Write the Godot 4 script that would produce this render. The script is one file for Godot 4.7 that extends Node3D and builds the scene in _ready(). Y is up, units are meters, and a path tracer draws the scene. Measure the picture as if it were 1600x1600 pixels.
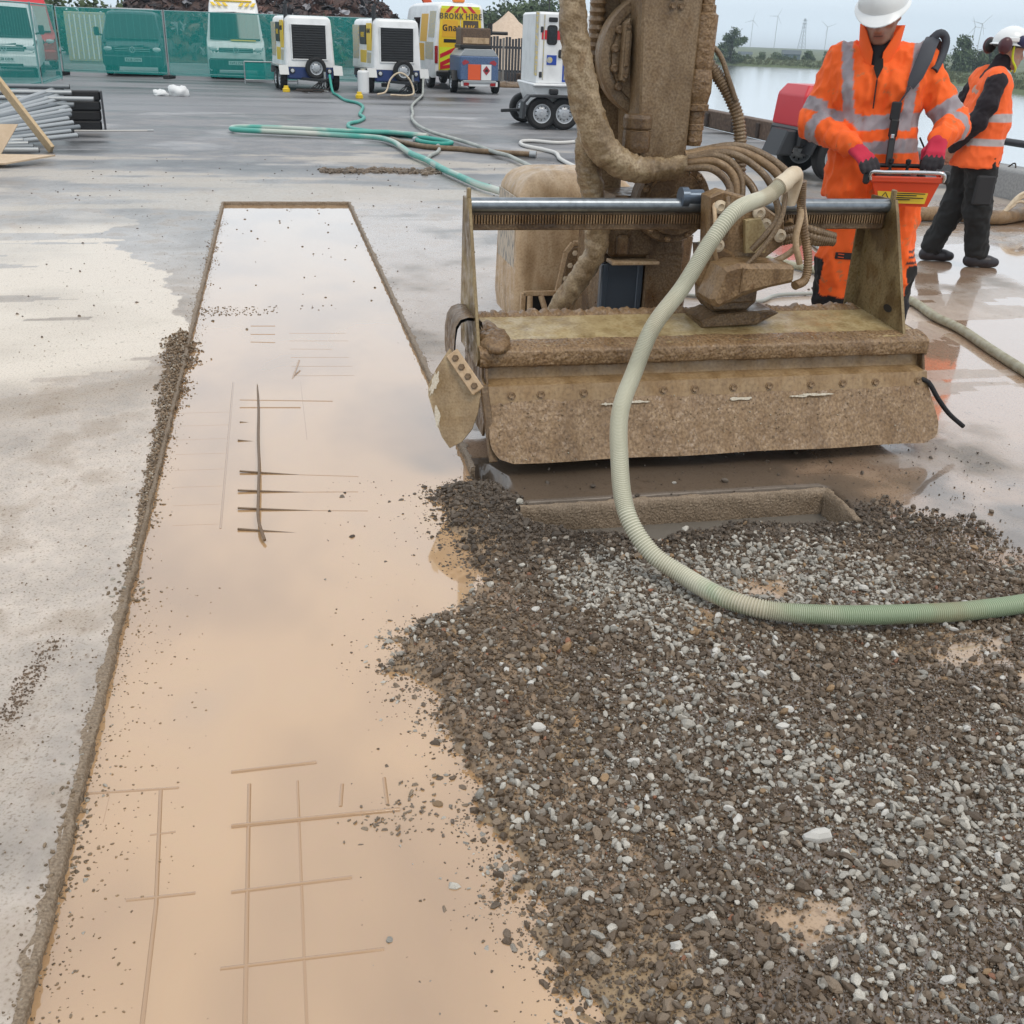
extends Node3D
# A dockside yard: a flooded cut in a concrete slab, heaped rubble, a mud-caked demolition robot and two workers.
# x runs across the cut, -z along it away from the viewer, y up, metres.

var rng := RandomNumberGenerator.new()
var M := {}                      # materials by name
var taken := {}

# ---------------------------------------------------------------- naming
func numbered(called: String) -> String:
	var n: int = taken.get(called, 0)
	taken[called] = n + 1
	return called if n == 0 else "%s_%03d" % [called, n]

func tag(o: Node, label: String, category: String, group := "", kind := "") -> Node:
	if label: o.set_meta("label", label)
	if category: o.set_meta("category", category)
	if group: o.set_meta("group", group)
	if kind: o.set_meta("kind", kind)
	return o

func thing(called: String, label: String, category: String, at := Vector3.ZERO, turn := 0.0, group := "") -> Node3D:
	var o := Node3D.new()
	o.name = numbered(called)
	add_child(o)
	o.position = at
	o.rotation.y = turn
	tag(o, label, category, group)
	return o

func put(parent: Node, called: String, mesh: Mesh, mat: Material, at := Vector3.ZERO) -> MeshInstance3D:
	var o := MeshInstance3D.new()
	o.name = numbered(called) if parent == self else called
	o.mesh = mesh
	o.material_override = mat
	o.position = at
	parent.add_child(o, true)
	return o

# ---------------------------------------------------------------- shape builder
class G:
	var v := PackedVector3Array()
	var n := PackedVector3Array()
	var uv := PackedVector2Array()
	var col := PackedColorArray()
	var ix := PackedInt32Array()
	var c := Color.WHITE
	var use_col := false
	var xf := Transform3D()
	func at(t: Transform3D) -> G:
		xf = t
		return self
	func vert(p: Vector3, nn: Vector3, u := Vector2.ZERO) -> int:
		v.append(xf * p)
		n.append((xf.basis * nn).normalized())
		uv.append(u)
		col.append(c)
		return v.size() - 1
	func tri(a: int, b: int, d: int) -> void:
		var f := (v[d] - v[a]).cross(v[b] - v[a])
		if f.dot(n[a] + n[b] + n[d]) >= 0.0:
			ix.append(a); ix.append(b); ix.append(d)
		else:
			ix.append(a); ix.append(d); ix.append(b)
	func face(ps: Array, nn: Vector3, uvs: Array = []) -> void:
		var i0 := v.size()
		for i in ps.size():
			vert(ps[i], nn, uvs[i] if uvs.size() else Vector2(ps[i].x, ps[i].y))
		for i in range(1, ps.size() - 1):
			tri(i0, i0 + i, i0 + i + 1)
	func quad(a: Vector3, b: Vector3, d: Vector3, e: Vector3) -> void:   # flat, either winding
		var nn := (b - a).cross(e - a)
		if nn.length_squared() < 1e-14: nn = (d - b).cross(e - b)
		face([a, b, d, e], nn.normalized(), [Vector2(0, 0), Vector2(1, 0), Vector2(1, 1), Vector2(0, 1)])
	func box(center: Vector3, size: Vector3, bev := 0.006, b := Basis()) -> G:
		var h := size * 0.5
		var k: float = minf(bev, minf(h.x, minf(h.y, h.z)) * 0.9)
		for ax in 3:
			var a1 := (ax + 1) % 3
			var a2 := (ax + 2) % 3
			for s in [-1.0, 1.0]:
				var nn := Vector3.ZERO
				nn[ax] = s
				var ps := []
				for q in [[-1, -1], [1, -1], [1, 1], [-1, 1]]:
					var p := Vector3.ZERO
					p[ax] = s * h[ax]
					p[a1] = q[0] * (h[a1] - k)
					p[a2] = q[1] * (h[a2] - k)
					ps.append(center + b * p)
				face(ps, b * nn)
				for t in [-1.0, 1.0]:                       # the chamfer between axes ax and a1
					var n2 := Vector3.ZERO
					n2[ax] = s
					n2[a1] = t
					var qs := []
					for e in [-1.0, 1.0]:
						var p1 := Vector3.ZERO
						p1[ax] = s * h[ax]; p1[a1] = t * (h[a1] - k); p1[a2] = e * (h[a2] - k)
						var p2 := Vector3.ZERO
						p2[ax] = s * (h[ax] - k); p2[a1] = t * h[a1]; p2[a2] = e * (h[a2] - k)
						if e < 0: qs.append_array([center + b * p1, center + b * p2])
						else: qs.append_array([center + b * p2, center + b * p1])
					face(qs, b * n2.normalized())
		for sx in [-1.0, 1.0]:
			for sy in [-1.0, 1.0]:
				for sz in [-1.0, 1.0]:
					face([center + b * Vector3(sx * h.x, sy * (h.y - k), sz * (h.z - k)), center + b * Vector3(sx * (h.x - k), sy * h.y, sz * (h.z - k)), center + b * Vector3(sx * (h.x - k), sy * (h.y - k), sz * h.z)], b * Vector3(sx, sy, sz).normalized())
		return self
	func bar(a: Vector3, b: Vector3, w: float, hh: float, bev := 0.003, up := Vector3.UP) -> G:   # a rectangular bar from a to b
		var z := (b - a).normalized()
		var x := up.cross(z)
		if x.length() < 1e-3: x = Vector3.RIGHT.cross(z)
		x = x.normalized()
		return box((a + b) * 0.5, Vector3(w, hh, (b - a).length()), bev, Basis(x, z.cross(x), z))
	func tube(path: Array, r: Variant, seg := 8, caps := true, ribs := 0.0) -> G:   # r: number, or one per point
		var m := path.size()
		var side := Vector3.ZERO
		var i0 := v.size()
		for i in m:
			var t: Vector3 = (path[mini(i + 1, m - 1)] - path[maxi(i - 1, 0)]).normalized()
			if side == Vector3.ZERO:
				side = t.cross(Vector3.UP)
				if side.length() < 0.05: side = t.cross(Vector3.RIGHT)
			side = (side - t * side.dot(t)).normalized()
			var up := side.cross(t)
			var rr: float = r[i] if r is Array or r is PackedFloat32Array else r
			for k in seg:
				var a := TAU * k / seg
				var d := side * cos(a) + up * sin(a)
				vert(path[i] + d * rr, d, Vector2(float(k) / seg, i))
		for i in m - 1:
			for k in seg:
				var k2 := (k + 1) % seg
				tri(i0 + i * seg + k, i0 + i * seg + k2, i0 + (i + 1) * seg + k2)
				tri(i0 + i * seg + k, i0 + (i + 1) * seg + k2, i0 + (i + 1) * seg + k)
		if caps:
			for e in [0, m - 1]:
				var nn: Vector3 = ((path[0] - path[1]) if e == 0 else (path[m - 1] - path[m - 2])).normalized()
				var ps := []
				for k in seg: ps.append(xf.affine_inverse() * v[i0 + e * seg + k])
				face(ps, nn)
		return self
	func cyl(a: Vector3, b: Vector3, r: float, seg := 16, r2 := -1.0) -> G:
		return tube([a, b], [r, r if r2 < 0 else r2], seg)
	func lathe(prof: Array, seg := 20, axis := Basis(), at0 := Vector3.ZERO) -> G:   # prof: Vector2(radius, along local y)
		for i in prof.size() - 1:
			var p: Vector2 = prof[i]
			var q: Vector2 = prof[i + 1]
			var dn := Vector2(q.y - p.y, p.x - q.x).normalized()
			var i0 := v.size()
			for k in seg + 1:
				var a := TAU * k / seg
				var d := Vector3(cos(a), 0, sin(a))
				var nn := axis * (d * dn.x + Vector3(0, dn.y, 0))
				vert(at0 + axis * (d * p.x + Vector3(0, p.y, 0)), nn)
				vert(at0 + axis * (d * q.x + Vector3(0, q.y, 0)), nn)
			for k in seg:
				if p.x > 1e-5: tri(i0 + 2 * k, i0 + 2 * k + 1, i0 + 2 * k + 2)
				if q.x > 1e-5: tri(i0 + 2 * k + 1, i0 + 2 * k + 3, i0 + 2 * k + 2)
		return self
	func prism(poly: PackedVector2Array, depth: float, b := Basis(), at0 := Vector3.ZERO, bev := 0.0) -> G:   # poly in local xy, along +z
		var tris := Geometry2D.triangulate_polygon(poly)
		var m := poly.size()
		var area := 0.0
		for i in m: area += poly[i].cross(poly[(i + 1) % m])
		var sgn := signf(area)
		var inner := poly
		if bev > 0.0:
			var off := Geometry2D.offset_polygon(poly, -bev, Geometry2D.JOIN_MITER)
			if off.size() == 1 and off[0].size() == m:
				# line the offset polygon up with the original's first corner
				var best := 0
				for i in m:
					if off[0][i].distance_to(poly[0]) < off[0][best].distance_to(poly[0]): best = i
				inner = PackedVector2Array()
				var same: bool = true
				var ar2 := 0.0
				for i in m: ar2 += off[0][i].cross(off[0][(i + 1) % m])
				same = signf(ar2) == sgn
				for i in m: inner.append(off[0][posmod(best + (i if same else -i), m)])
			else:
				bev = 0.0
		for e in [0, 1]:
			var nn := b * Vector3(0, 0, 1 if e else -1)
			var i0 := v.size()
			for p in inner: vert(at0 + b * Vector3(p.x, p.y, depth * e), nn, p)
			var tt := tris if bev == 0.0 else Geometry2D.triangulate_polygon(inner)
			for i in range(0, tt.size(), 3): tri(i0 + tt[i], i0 + tt[i + 1], i0 + tt[i + 2])
		for i in m:
			var p := poly[i]
			var q := poly[(i + 1) % m]
			var d := (q - p).normalized()
			var on := b * Vector3(d.y * sgn, -d.x * sgn, 0)
			face([at0 + b * Vector3(p.x, p.y, bev), at0 + b * Vector3(q.x, q.y, bev), at0 + b * Vector3(q.x, q.y, depth - bev), at0 + b * Vector3(p.x, p.y, depth - bev)], on)
			if bev > 0.0:
				var pi := inner[i]
				var qi := inner[(i + 1) % m]
				face([at0 + b * Vector3(p.x, p.y, bev), at0 + b * Vector3(q.x, q.y, bev), at0 + b * Vector3(qi.x, qi.y, 0), at0 + b * Vector3(pi.x, pi.y, 0)], on + b * Vector3(0, 0, -1))
				face([at0 + b * Vector3(p.x, p.y, depth - bev), at0 + b * Vector3(q.x, q.y, depth - bev), at0 + b * Vector3(qi.x, qi.y, depth), at0 + b * Vector3(pi.x, pi.y, depth)], on + b * Vector3(0, 0, 1))
		return self
	func ball(center: Vector3, r: Vector3, b := Basis(), rings := 8, seg := 12) -> G:
		var i0 := v.size()
		for i in rings + 1:
			var th := PI * i / rings
			for k in seg:
				var a := TAU * k / seg
				var d := Vector3(sin(th) * cos(a), cos(th), sin(th) * sin(a))
				vert(center + b * (d * r), b * (d / r).normalized())
		for i in rings:
			for k in seg:
				var k2 := (k + 1) % seg
				if i > 0: tri(i0 + i * seg + k, i0 + i * seg + k2, i0 + (i + 1) * seg + k2)
				if i < rings - 1: tri(i0 + i * seg + k, i0 + (i + 1) * seg + k2, i0 + (i + 1) * seg + k)
		return self
	func sheet(rows: Array) -> G:   # a smooth surface through equal rows of points
		var r := rows.size()
		var m: int = rows[0].size()
		var i0 := v.size()
		for i in r:
			for k in m:
				var du: Vector3 = rows[i][mini(k + 1, m - 1)] - rows[i][maxi(k - 1, 0)]
				var dv: Vector3 = rows[mini(i + 1, r - 1)][k] - rows[maxi(i - 1, 0)][k]
				vert(rows[i][k], dv.cross(du).normalized(), Vector2(float(k) / (m - 1), float(i) / (r - 1)))
		for i in r - 1:
			for k in m - 1:
				var a := i0 + i * m + k
				tri(a, a + 1, a + m + 1)
				tri(a, a + m + 1, a + m)
		return self
	func done() -> ArrayMesh:
		for t in range(0, ix.size(), 3):        # each face turned the way its normals point
			var a := ix[t]
			var b := ix[t + 1]
			var e := ix[t + 2]
			if (v[e] - v[a]).cross(v[b] - v[a]).dot(n[a] + n[b] + n[e]) < 0.0:
				ix[t + 1] = e
				ix[t + 2] = b
		var arr := []
		arr.resize(Mesh.ARRAY_MAX)
		arr[Mesh.ARRAY_VERTEX] = v
		arr[Mesh.ARRAY_NORMAL] = n
		arr[Mesh.ARRAY_TEX_UV] = uv
		if use_col: arr[Mesh.ARRAY_COLOR] = col
		arr[Mesh.ARRAY_INDEX] = ix
		var m := ArrayMesh.new()
		m.add_surface_from_arrays(Mesh.PRIMITIVE_TRIANGLES, arr)
		return m

func smooth_path(ps: Array, step := 0.05) -> Array:
	var cv := Curve3D.new()
	cv.bake_interval = step
	for i in ps.size():
		var t: Vector3 = (ps[mini(i + 1, ps.size() - 1)] - ps[maxi(i - 1, 0)])
		var d0: float = ps[i].distance_to(ps[maxi(i - 1, 0)])
		var d1: float = ps[i].distance_to(ps[mini(i + 1, ps.size() - 1)])
		t = t.normalized()
		cv.add_point(ps[i], -t * d0 * 0.33, t * d1 * 0.33)
	return Array(cv.get_baked_points())

func ribbed(ps: Array, r: float, depth: float, pitch: float, seg := 14) -> ArrayMesh:   # a corrugated hose
	var path := smooth_path(ps, pitch / 4.0)
	var rr := []
	for i in path.size(): rr.append(r - depth * [0.0, 0.4, 1.0, 0.4][i % 4])
	return renormalled(G.new().tube(path, rr, seg))

# ---------------------------------------------------------------- materials
func lin(r: float, g: float, b: float) -> Color:
	return Color(r, g, b).linear_to_srgb()

func noise_tex(sd: int, freq: float, stops: Array, size := 256, kind := FastNoiseLite.TYPE_SIMPLEX_SMOOTH, octaves := 4, cell := FastNoiseLite.RETURN_DISTANCE) -> NoiseTexture2D:
	var f := FastNoiseLite.new()
	f.seed = sd
	f.noise_type = kind
	f.frequency = freq
	f.fractal_octaves = octaves
	f.cellular_return_type = cell
	var t := NoiseTexture2D.new()
	t.width = size
	t.height = size
	t.seamless = true
	t.generate_mipmaps = false
	t.noise = f
	if stops.size():
		var g := Gradient.new()
		var offs := PackedFloat32Array()
		var cols := PackedColorArray()
		for s in stops:
			offs.append(s[0])
			cols.append(s[1])
		g.offsets = offs
		g.colors = cols
		t.color_ramp = g
	return t

func plain(c: Color, rough := 0.6, metal := 0.0) -> StandardMaterial3D:
	var m := StandardMaterial3D.new()
	m.albedo_color = c
	m.roughness = rough
	m.metallic = metal
	return m

func grained(stops: Array, freq: float, scale: float, rough := 0.8, bump := 0.0, sd := 1, bump_freq := -1.0) -> StandardMaterial3D:   # colours in patches, with relief
	var m := plain(Color.WHITE, rough)
	m.albedo_texture = noise_tex(sd, freq, stops, 512, FastNoiseLite.TYPE_SIMPLEX_SMOOTH, 5)
	m.uv1_triplanar = true
	m.uv1_scale = Vector3.ONE * scale
	if bump > 0.0:
		m.heightmap_enabled = true
		m.heightmap_texture = M.bump_fine if bump_freq < 0.0 else noise_tex(sd + 7, bump_freq, [], 512, FastNoiseLite.TYPE_SIMPLEX_SMOOTH, 5)
		m.heightmap_scale = bump
	return m

func muddy(stops: Array, scale: float, rough: float, bump: float, sd: int, blot := 0.45) -> StandardMaterial3D:   # fine grit in the mud, over broad splashes of wetter, browner mud
	var m := grained(stops, 0.10, scale, rough, bump, sd)
	m.detail_enabled = true
	m.detail_blend_mode = BaseMaterial3D.BLEND_MODE_MUL
	m.detail_uv_layer = BaseMaterial3D.DETAIL_UV_2
	m.uv2_triplanar = true
	m.uv2_scale = Vector3(0.9, 0.45, 0.9)
	m.detail_albedo = M.splash_soft if blot < 0.5 else M.splash
	m.roughness_texture = M.splash_rough
	m.roughness = 1.0
	return m

func make_materials() -> void:
	M.bump_fine = noise_tex(91, 0.04, [], 512, FastNoiseLite.TYPE_SIMPLEX_SMOOTH, 5)
	M.splash = noise_tex(95, 0.012, [[0.0, Color(.62, .56, .48)], [0.35, Color(.80, .76, .70)], [0.5, Color(.97, .96, .94)], [0.7, Color(1, 1, 1)], [0.85, Color(.86, .80, .72)], [1.0, Color(.74, .66, .56)]], 512, FastNoiseLite.TYPE_SIMPLEX_SMOOTH, 5)
	M.splash_soft = noise_tex(96, 0.012, [[0.0, Color(.76, .72, .66)], [0.4, Color(.92, .90, .87)], [0.6, Color(1, 1, 1)], [1.0, Color(.88, .83, .76)]], 512, FastNoiseLite.TYPE_SIMPLEX_SMOOTH, 5)
	M.splash_rough = noise_tex(97, 0.02, [[0.0, Color(.22, .22, .22)], [0.45, Color(.42, .42, .42)], [1.0, Color(.8, .8, .8)]], 512, FastNoiseLite.TYPE_SIMPLEX_SMOOTH, 4)
	# mud in four states on the machine: dried film on paint, clean scraped patch, caked grit, wet brown
	M.mud_paint = muddy([[0.0, lin(.27, .17, .09)], [0.3, lin(.46, .325, .195)], [0.55, lin(.53, .385, .24)], [0.8, lin(.56, .42, .275)], [1.0, lin(.39, .265, .155)]], 1.2, 0.6, 0.12, 3)
	M.mud_dark = muddy([[0.0, lin(.06, .034, .016)], [0.3, lin(.13, .082, .042)], [0.6, lin(.185, .12, .063)], [0.85, lin(.24, .16, .088)], [1.0, lin(.36, .26, .155)]], 1.5, 0.6, 0.25, 4, 0.6)
	M.mud_plate = muddy([[0.0, lin(.22, .15, .07)], [0.3, lin(.37, .28, .135)], [0.6, lin(.44, .345, .18)], [0.9, lin(.47, .38, .215)], [1.0, lin(.30, .21, .11)]], 1.0, 0.4, 0.06, 5)
	M.mud_cake = muddy([[0.0, lin(.07, .038, .018)], [0.3, lin(.175, .108, .053)], [0.5, lin(.245, .155, .08)], [0.7, lin(.29, .19, .10)], [0.85, lin(.38, .26, .15)], [1.0, lin(.56, .44, .29)]], 1.3, 0.7, 0.8, 6, 0.4)
	M.mud_pale = grained([[0.0, lin(.40, .30, .19)], [0.5, lin(.58, .47, .33)], [1.0, lin(.66, .58, .45)]], 0.012, 1.7, 0.5, 0.15, 8)
	M.mud_sleeve = muddy([[0.0, lin(.10, .062, .03)], [0.3, lin(.25, .178, .10)], [0.6, lin(.36, .275, .17)], [0.85, lin(.44, .355, .24)], [1.0, lin(.52, .44, .32)]], 1.4, 0.65, 0.15, 9, 0.6)
	M.boom = muddy([[0.0, lin(.10, .062, .033)], [0.3, lin(.185, .125, .07)], [0.6, lin(.235, .165, .095)], [0.85, lin(.275, .20, .12)], [1.0, lin(.37, .285, .175)]], 1.3, 0.5, 0.15, 14)
	M.mud_dark2 = muddy([[0.0, lin(.10, .058, .026)], [0.3, lin(.21, .132, .065)], [0.6, lin(.27, .175, .09)], [0.85, lin(.33, .22, .12)], [1.0, lin(.43, .32, .19)]], 1.4, 0.5, 0.2, 15, 0.6)
	M.upright = muddy([[0.0, lin(.13, .088, .036)], [0.4, lin(.235, .172, .08)], [0.8, lin(.29, .22, .112)], [1.0, lin(.18, .12, .055)]], 1.2, 0.4, 0.06, 16, 0.6)
	M.mud_plate2 = muddy([[0.0, lin(.26, .175, .09)], [0.4, lin(.43, .32, .185)], [0.7, lin(.49, .38, .235)], [1.0, lin(.57, .47, .33)]], 1.6, 0.6, 0.3, 17, 0.6)
	M.mud_hose = muddy([[0.0, lin(.07, .043, .022)], [0.4, lin(.165, .11, .06)], [0.65, lin(.24, .165, .095)], [1.0, lin(.40, .30, .19)]], 2.0, 0.6, 0.15, 18, 0.6)
	M.cut_face = grained([[0.0, lin(.10, .07, .045)], [0.4, lin(.20, .145, .095)], [0.7, lin(.27, .205, .14)], [1.0, lin(.40, .33, .25)]], 0.07, 3.0, 0.6, 0.6, 38)
	M.worn = grained([[0.0, lin(.07, .08, .09)], [0.30, lin(.13, .135, .135)], [0.40, lin(.42, .355, .27)], [1.0, lin(.54, .46, .36)]], 0.02, 2.0, 0.45, 0.05, 37)
	M.worn.uv1_scale = Vector3(2.0, 0.9, 3.0)
	M.mud_smooth = muddy([[0.0, lin(.16, .10, .05)], [0.3, lin(.28, .185, .095)], [0.6, lin(.34, .23, .12)], [0.85, lin(.38, .26, .14)], [1.0, lin(.46, .34, .20)]], 1.0, 0.5, 0.08, 39)
	M.white_scrape = grained([[0.0, lin(.34, .25, .15)], [0.4, lin(.50, .44, .34)], [1.0, lin(.62, .58, .50)]], 0.05, 4.0, 0.5, 0.2, 10)
	M.steel_bright = grained([[0.0, lin(.12, .13, .14)], [0.4, lin(.20, .225, .25)], [1.0, lin(.27, .30, .33)]], 0.02, 2.0, 0.3, 0.0, 36)
	M.steel_bright.metallic = 0.8
	M.steel_blue = plain(lin(.10, .13, .17), 0.28, 0.6)
	M.rubber = plain(lin(.009, .009, .010), 0.7)
	M.black = plain(lin(.010, .0105, .012), 0.45)
	M.dark_metal = plain(lin(.035, .037, .041), 0.5, 0.3)
	M.galv = grained([[0.0, lin(.30, .32, .33)], [1.0, lin(.46, .48, .49)]], 0.05, 6.0, 0.42, 0.0, 12)
	M.galv.metallic = 0.55
	M.rim = plain(lin(.50, .52, .54), 0.35, 0.6)
	M.white_paint = grained([[0.0, lin(.66, .67, .67)], [0.5, lin(.78, .79, .79)], [1.0, lin(.82, .83, .83)]], 0.006, 0.7, 0.3, 0.0, 13)
	M.blue_paint = plain(lin(.02, .045, .16), 0.35)
	M.leaf = plain(Color.WHITE, 0.8)
	M.leaf.vertex_color_use_as_albedo = true
	M.leaf.cull_mode = BaseMaterial3D.CULL_DISABLED
	M.tinted = plain(Color.WHITE, 0.6)
	M.tinted.vertex_color_use_as_albedo = true
	M.bark = plain(lin(.07, .055, .04), 0.9)
	M.turbine = plain(lin(.60, .62, .64), 0.6)
	M.pylon = plain(lin(.34, .36, .38), 0.6)
	M.scrap = grained([[0.0, lin(.03, .022, .02)], [0.5, lin(.07, .04, .032)], [1.0, lin(.13, .08, .06)]], 0.03, 0.5, 0.8, 0.0, 19)
	M.netting = plain(Color(lin(.0, .34, .31), 0.5), 0.7)
	M.netting.transparency = BaseMaterial3D.TRANSPARENCY_ALPHA
	M.netting.cull_mode = BaseMaterial3D.CULL_DISABLED
	M.van_blue = plain(lin(.022, .034, .044), 0.25)
	M.red_paint = plain(lin(.55, .018, .03), 0.35)
	M.red_dark = plain(lin(.34, .03, .045), 0.5)
	M.red_lens = plain(lin(.30, .012, .015), 0.15)
	M.orange_lens = plain(lin(.75, .22, .02), 0.2)
	M.orange_plate = plain(lin(.70, .10, .025), 0.5)
	M.tank_blue = grained([[0.0, lin(.05, .09, .18)], [0.6, lin(.075, .13, .25)], [1.0, lin(.12, .17, .28)]], 0.02, 1.5, 0.45, 0.0, 21)
	M.blue_logo = plain(lin(.015, .06, .34), 0.35)
	M.sign_yellow = plain(lin(.74, .50, .015), 0.4)
	M.amber_print = plain(lin(.70, .38, .02), 0.4)
	M.lime = plain(lin(.62, .72, .03), 0.4)
	M.brown_print = plain(lin(.075, .05, .03), 0.25)
	M.dark_print = plain(lin(.09, .075, .045), 0.4)
	M.grey_print = grained([[0.0, lin(.30, .30, .28)], [0.5, lin(.45, .45, .42)], [0.6, lin(.55, .42, .12)], [1.0, lin(.6, .6, .58)]], 0.02, 1.2, 0.4, 0.0, 22)
	M.plate_white = plain(lin(.72, .73, .73), 0.45)
	M.lamp_glass = plain(lin(.5, .53, .55), 0.12)
	M.rust_brown = grained([[0.0, lin(.07, .045, .03)], [1.0, lin(.16, .10, .06)]], 0.02, 1.5, 0.7, 0.0, 23)
	M.rust_steel = grained([[0.0, lin(.06, .04, .03)], [0.5, lin(.12, .075, .05)], [1.0, lin(.19, .13, .09)]], 0.02, 0.8, 0.7, 0.3, 24)
	M.rust_dark = plain(lin(.05, .035, .028), 0.7)
	M.grey_block = grained([[0.0, lin(.22, .22, .22)], [1.0, lin(.36, .36, .35)]], 0.03, 1.5, 0.7, 0.15, 25)
	M.dark_block = grained([[0.0, lin(.10, .10, .105)], [1.0, lin(.18, .18, .18)]], 0.03, 1.5, 0.6, 0.15, 26)
	M.pale_wood = grained([[0.0, lin(.42, .30, .17)], [1.0, lin(.58, .44, .27)]], 0.02, 2.0, 0.7, 0.0, 27)
	M.dark_wood = grained([[0.0, lin(.035, .037, .042)], [1.0, lin(.075, .078, .085)]], 0.02, 2.0, 0.8, 0.0, 28)
	M.grey_wood = plain(lin(.20, .19, .175), 0.8)
	M.plywood = grained([[0.0, lin(.46, .34, .22)], [1.0, lin(.58, .45, .32)]], 0.012, 1.5, 0.65, 0.0, 29)
	M.pale_green = plain(lin(.16, .22, .16), 0.6)
	M.galv_dark = plain(lin(.20, .22, .235), 0.45, 0.5)
	M.hose_teal = plain(lin(.02, .30, .24), 0.4)
	M.hose_mint = grained([[0.0, lin(.03, .30, .24)], [0.45, lin(.10, .36, .30)], [0.6, lin(.48, .50, .44)], [1.0, lin(.56, .56, .50)]], 0.006, 0.25, 0.4, 0.0, 30)
	M.hose_grey = grained([[0.0, lin(.22, .24, .22)], [1.0, lin(.46, .47, .43)]], 0.01, 0.5, 0.5, 0.0, 31)
	M.hose_white = plain(lin(.58, .57, .54), 0.45)
	M.hose_dull = grained([[0.0, lin(.20, .17, .10)], [0.5, lin(.34, .32, .22)], [1.0, lin(.42, .42, .33)]], 0.02, 1.5, 0.5, 0.0, 32)
	M.rebar = grained([[0.0, lin(.085, .052, .03)], [0.6, lin(.18, .115, .065)], [1.0, lin(.33, .235, .15)]], 0.06, 5.0, 0.55, 0.2, 33)
	M.rebar_silt = plain(lin(.37, .225, .118), 0.12)
	M.pale_stone = grained([[0.0, lin(.36, .33, .28)], [0.5, lin(.56, .54, .50)], [1.0, lin(.70, .69, .66)]], 0.03, 14.0, 0.7, 0.05, 35)
	M.cloth = cloth_mat()
	M.skin = plain(Color.WHITE, 0.5)
	M.skin.vertex_color_use_as_albedo = true
	M.skin.subsurf_scatter_enabled = true
	M.skin.subsurf_scatter_strength = 0.15
	M.boot = plain(Color.WHITE, 0.45)
	M.boot.vertex_color_use_as_albedo = true
	M.helmet = plain(lin(.74, .76, .76), 0.25)
	M.box_orange = plain(lin(.78, .075, .02), 0.4)
	M.chrome = plain(lin(.62, .64, .66), 0.18, 0.9)
	M.strap = plain(lin(.045, .05, .062), 0.7)
	M.pocket = plain(lin(.026, .026, .028), 0.85)
	M.cup_red = plain(lin(.06, .012, .018), 0.35)
	M.navy = plain(lin(.012, .012, .06), 0.4)
	M.rebar_silt.clearcoat_enabled = true
	M.rebar_silt.clearcoat_roughness = 0.06
	M.glass_dark = plain(lin(.006, .008, .009), 0.05)

# ---------------------------------------------------------------- the scene
func _ready() -> void:
	rng.seed = 20
	# camera: at eye height, pitched down 25 degrees, turned a little right of the cut, held 2 degrees off level
	var cam := Camera3D.new()
	cam.name = "camera"
	cam.fov = 53.13
	cam.near = 0.05
	cam.far = 4000.0
	cam.transform = Transform3D(Basis(Vector3.UP, deg_to_rad(-13.1)) * Basis(Vector3.RIGHT, deg_to_rad(-25.0)) * Basis(Vector3.BACK, deg_to_rad(2.1)), Vector3(0, 1.65, 0))
	add_child(cam)
	cam.current = true
	# an even overcast: the sky a little brighter overhead than at the horizon, a broad weak sun behind cloud
	var sky_mat := ProceduralSkyMaterial.new()
	sky_mat.sky_top_color = Color(0.94, 0.96, 0.985)
	sky_mat.sky_horizon_color = Color(0.85, 0.90, 0.94)
	sky_mat.sky_curve = 0.25
	sky_mat.ground_bottom_color = lin(.25, .25, .25)
	sky_mat.ground_horizon_color = lin(.5, .55, .6)
	sky_mat.sky_energy_multiplier = 1.0
	var sky := Sky.new()
	sky.sky_material = sky_mat
	var env := Environment.new()
	env.background_mode = Environment.BG_SKY
	env.sky = sky
	env.ambient_light_source = Environment.AMBIENT_SOURCE_SKY
	env.tonemap_mode = Environment.TONE_MAPPER_LINEAR
	env.tonemap_exposure = 1.27
	env.sdfgi_enabled = true
	env.ssao_enabled = true
	env.ssil_enabled = true
	env.fog_enabled = true
	env.fog_density = 0.0005
	env.fog_light_color = Color(0.80, 0.87, 0.92)
	var we := WorldEnvironment.new()
	we.name = "world_environment"
	we.environment = env
	add_child(we)
	var sun := DirectionalLight3D.new()
	sun.name = "veiled_sun"
	sun.light_energy = 0.35
	sun.light_angular_distance = 25.0
	sun.light_color = Color(1.0, 0.97, 0.93)
	sun.shadow_enabled = true
	sun.rotation_degrees = Vector3(-58, 25, 0)
	add_child(sun)

	make_materials()
	build_ground()
	build_water_in_cut()
	build_gravel()
	build_more()

# ---------------------------------------------------------------- ground
class Tile:   # a seamless noise picture read by metres
	var d: PackedByteArray
	var s: float
	func _init(sd: int, freq: float, octaves := 4, kind := FastNoiseLite.TYPE_SIMPLEX_SMOOTH) -> void:
		var f := FastNoiseLite.new()
		f.seed = sd
		f.noise_type = kind
		f.frequency = freq
		f.fractal_octaves = octaves
		d = f.get_seamless_image(512, 512).get_data()
	func at(x: float, y: float) -> float:
		return d[(int(y) & 511) * 512 + (int(x) & 511)] / 255.0

var tile_a: Tile
var tile_b: Tile
var tile_c: Tile
var relief := FastNoiseLite.new()

const CUT_L := -0.55
const CUT_R := 0.735
const CUT_END := -11.2
const WATER_Y := -0.032
const QUAY_X := 8.95

var gravel_edge := Curve.new()

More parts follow.
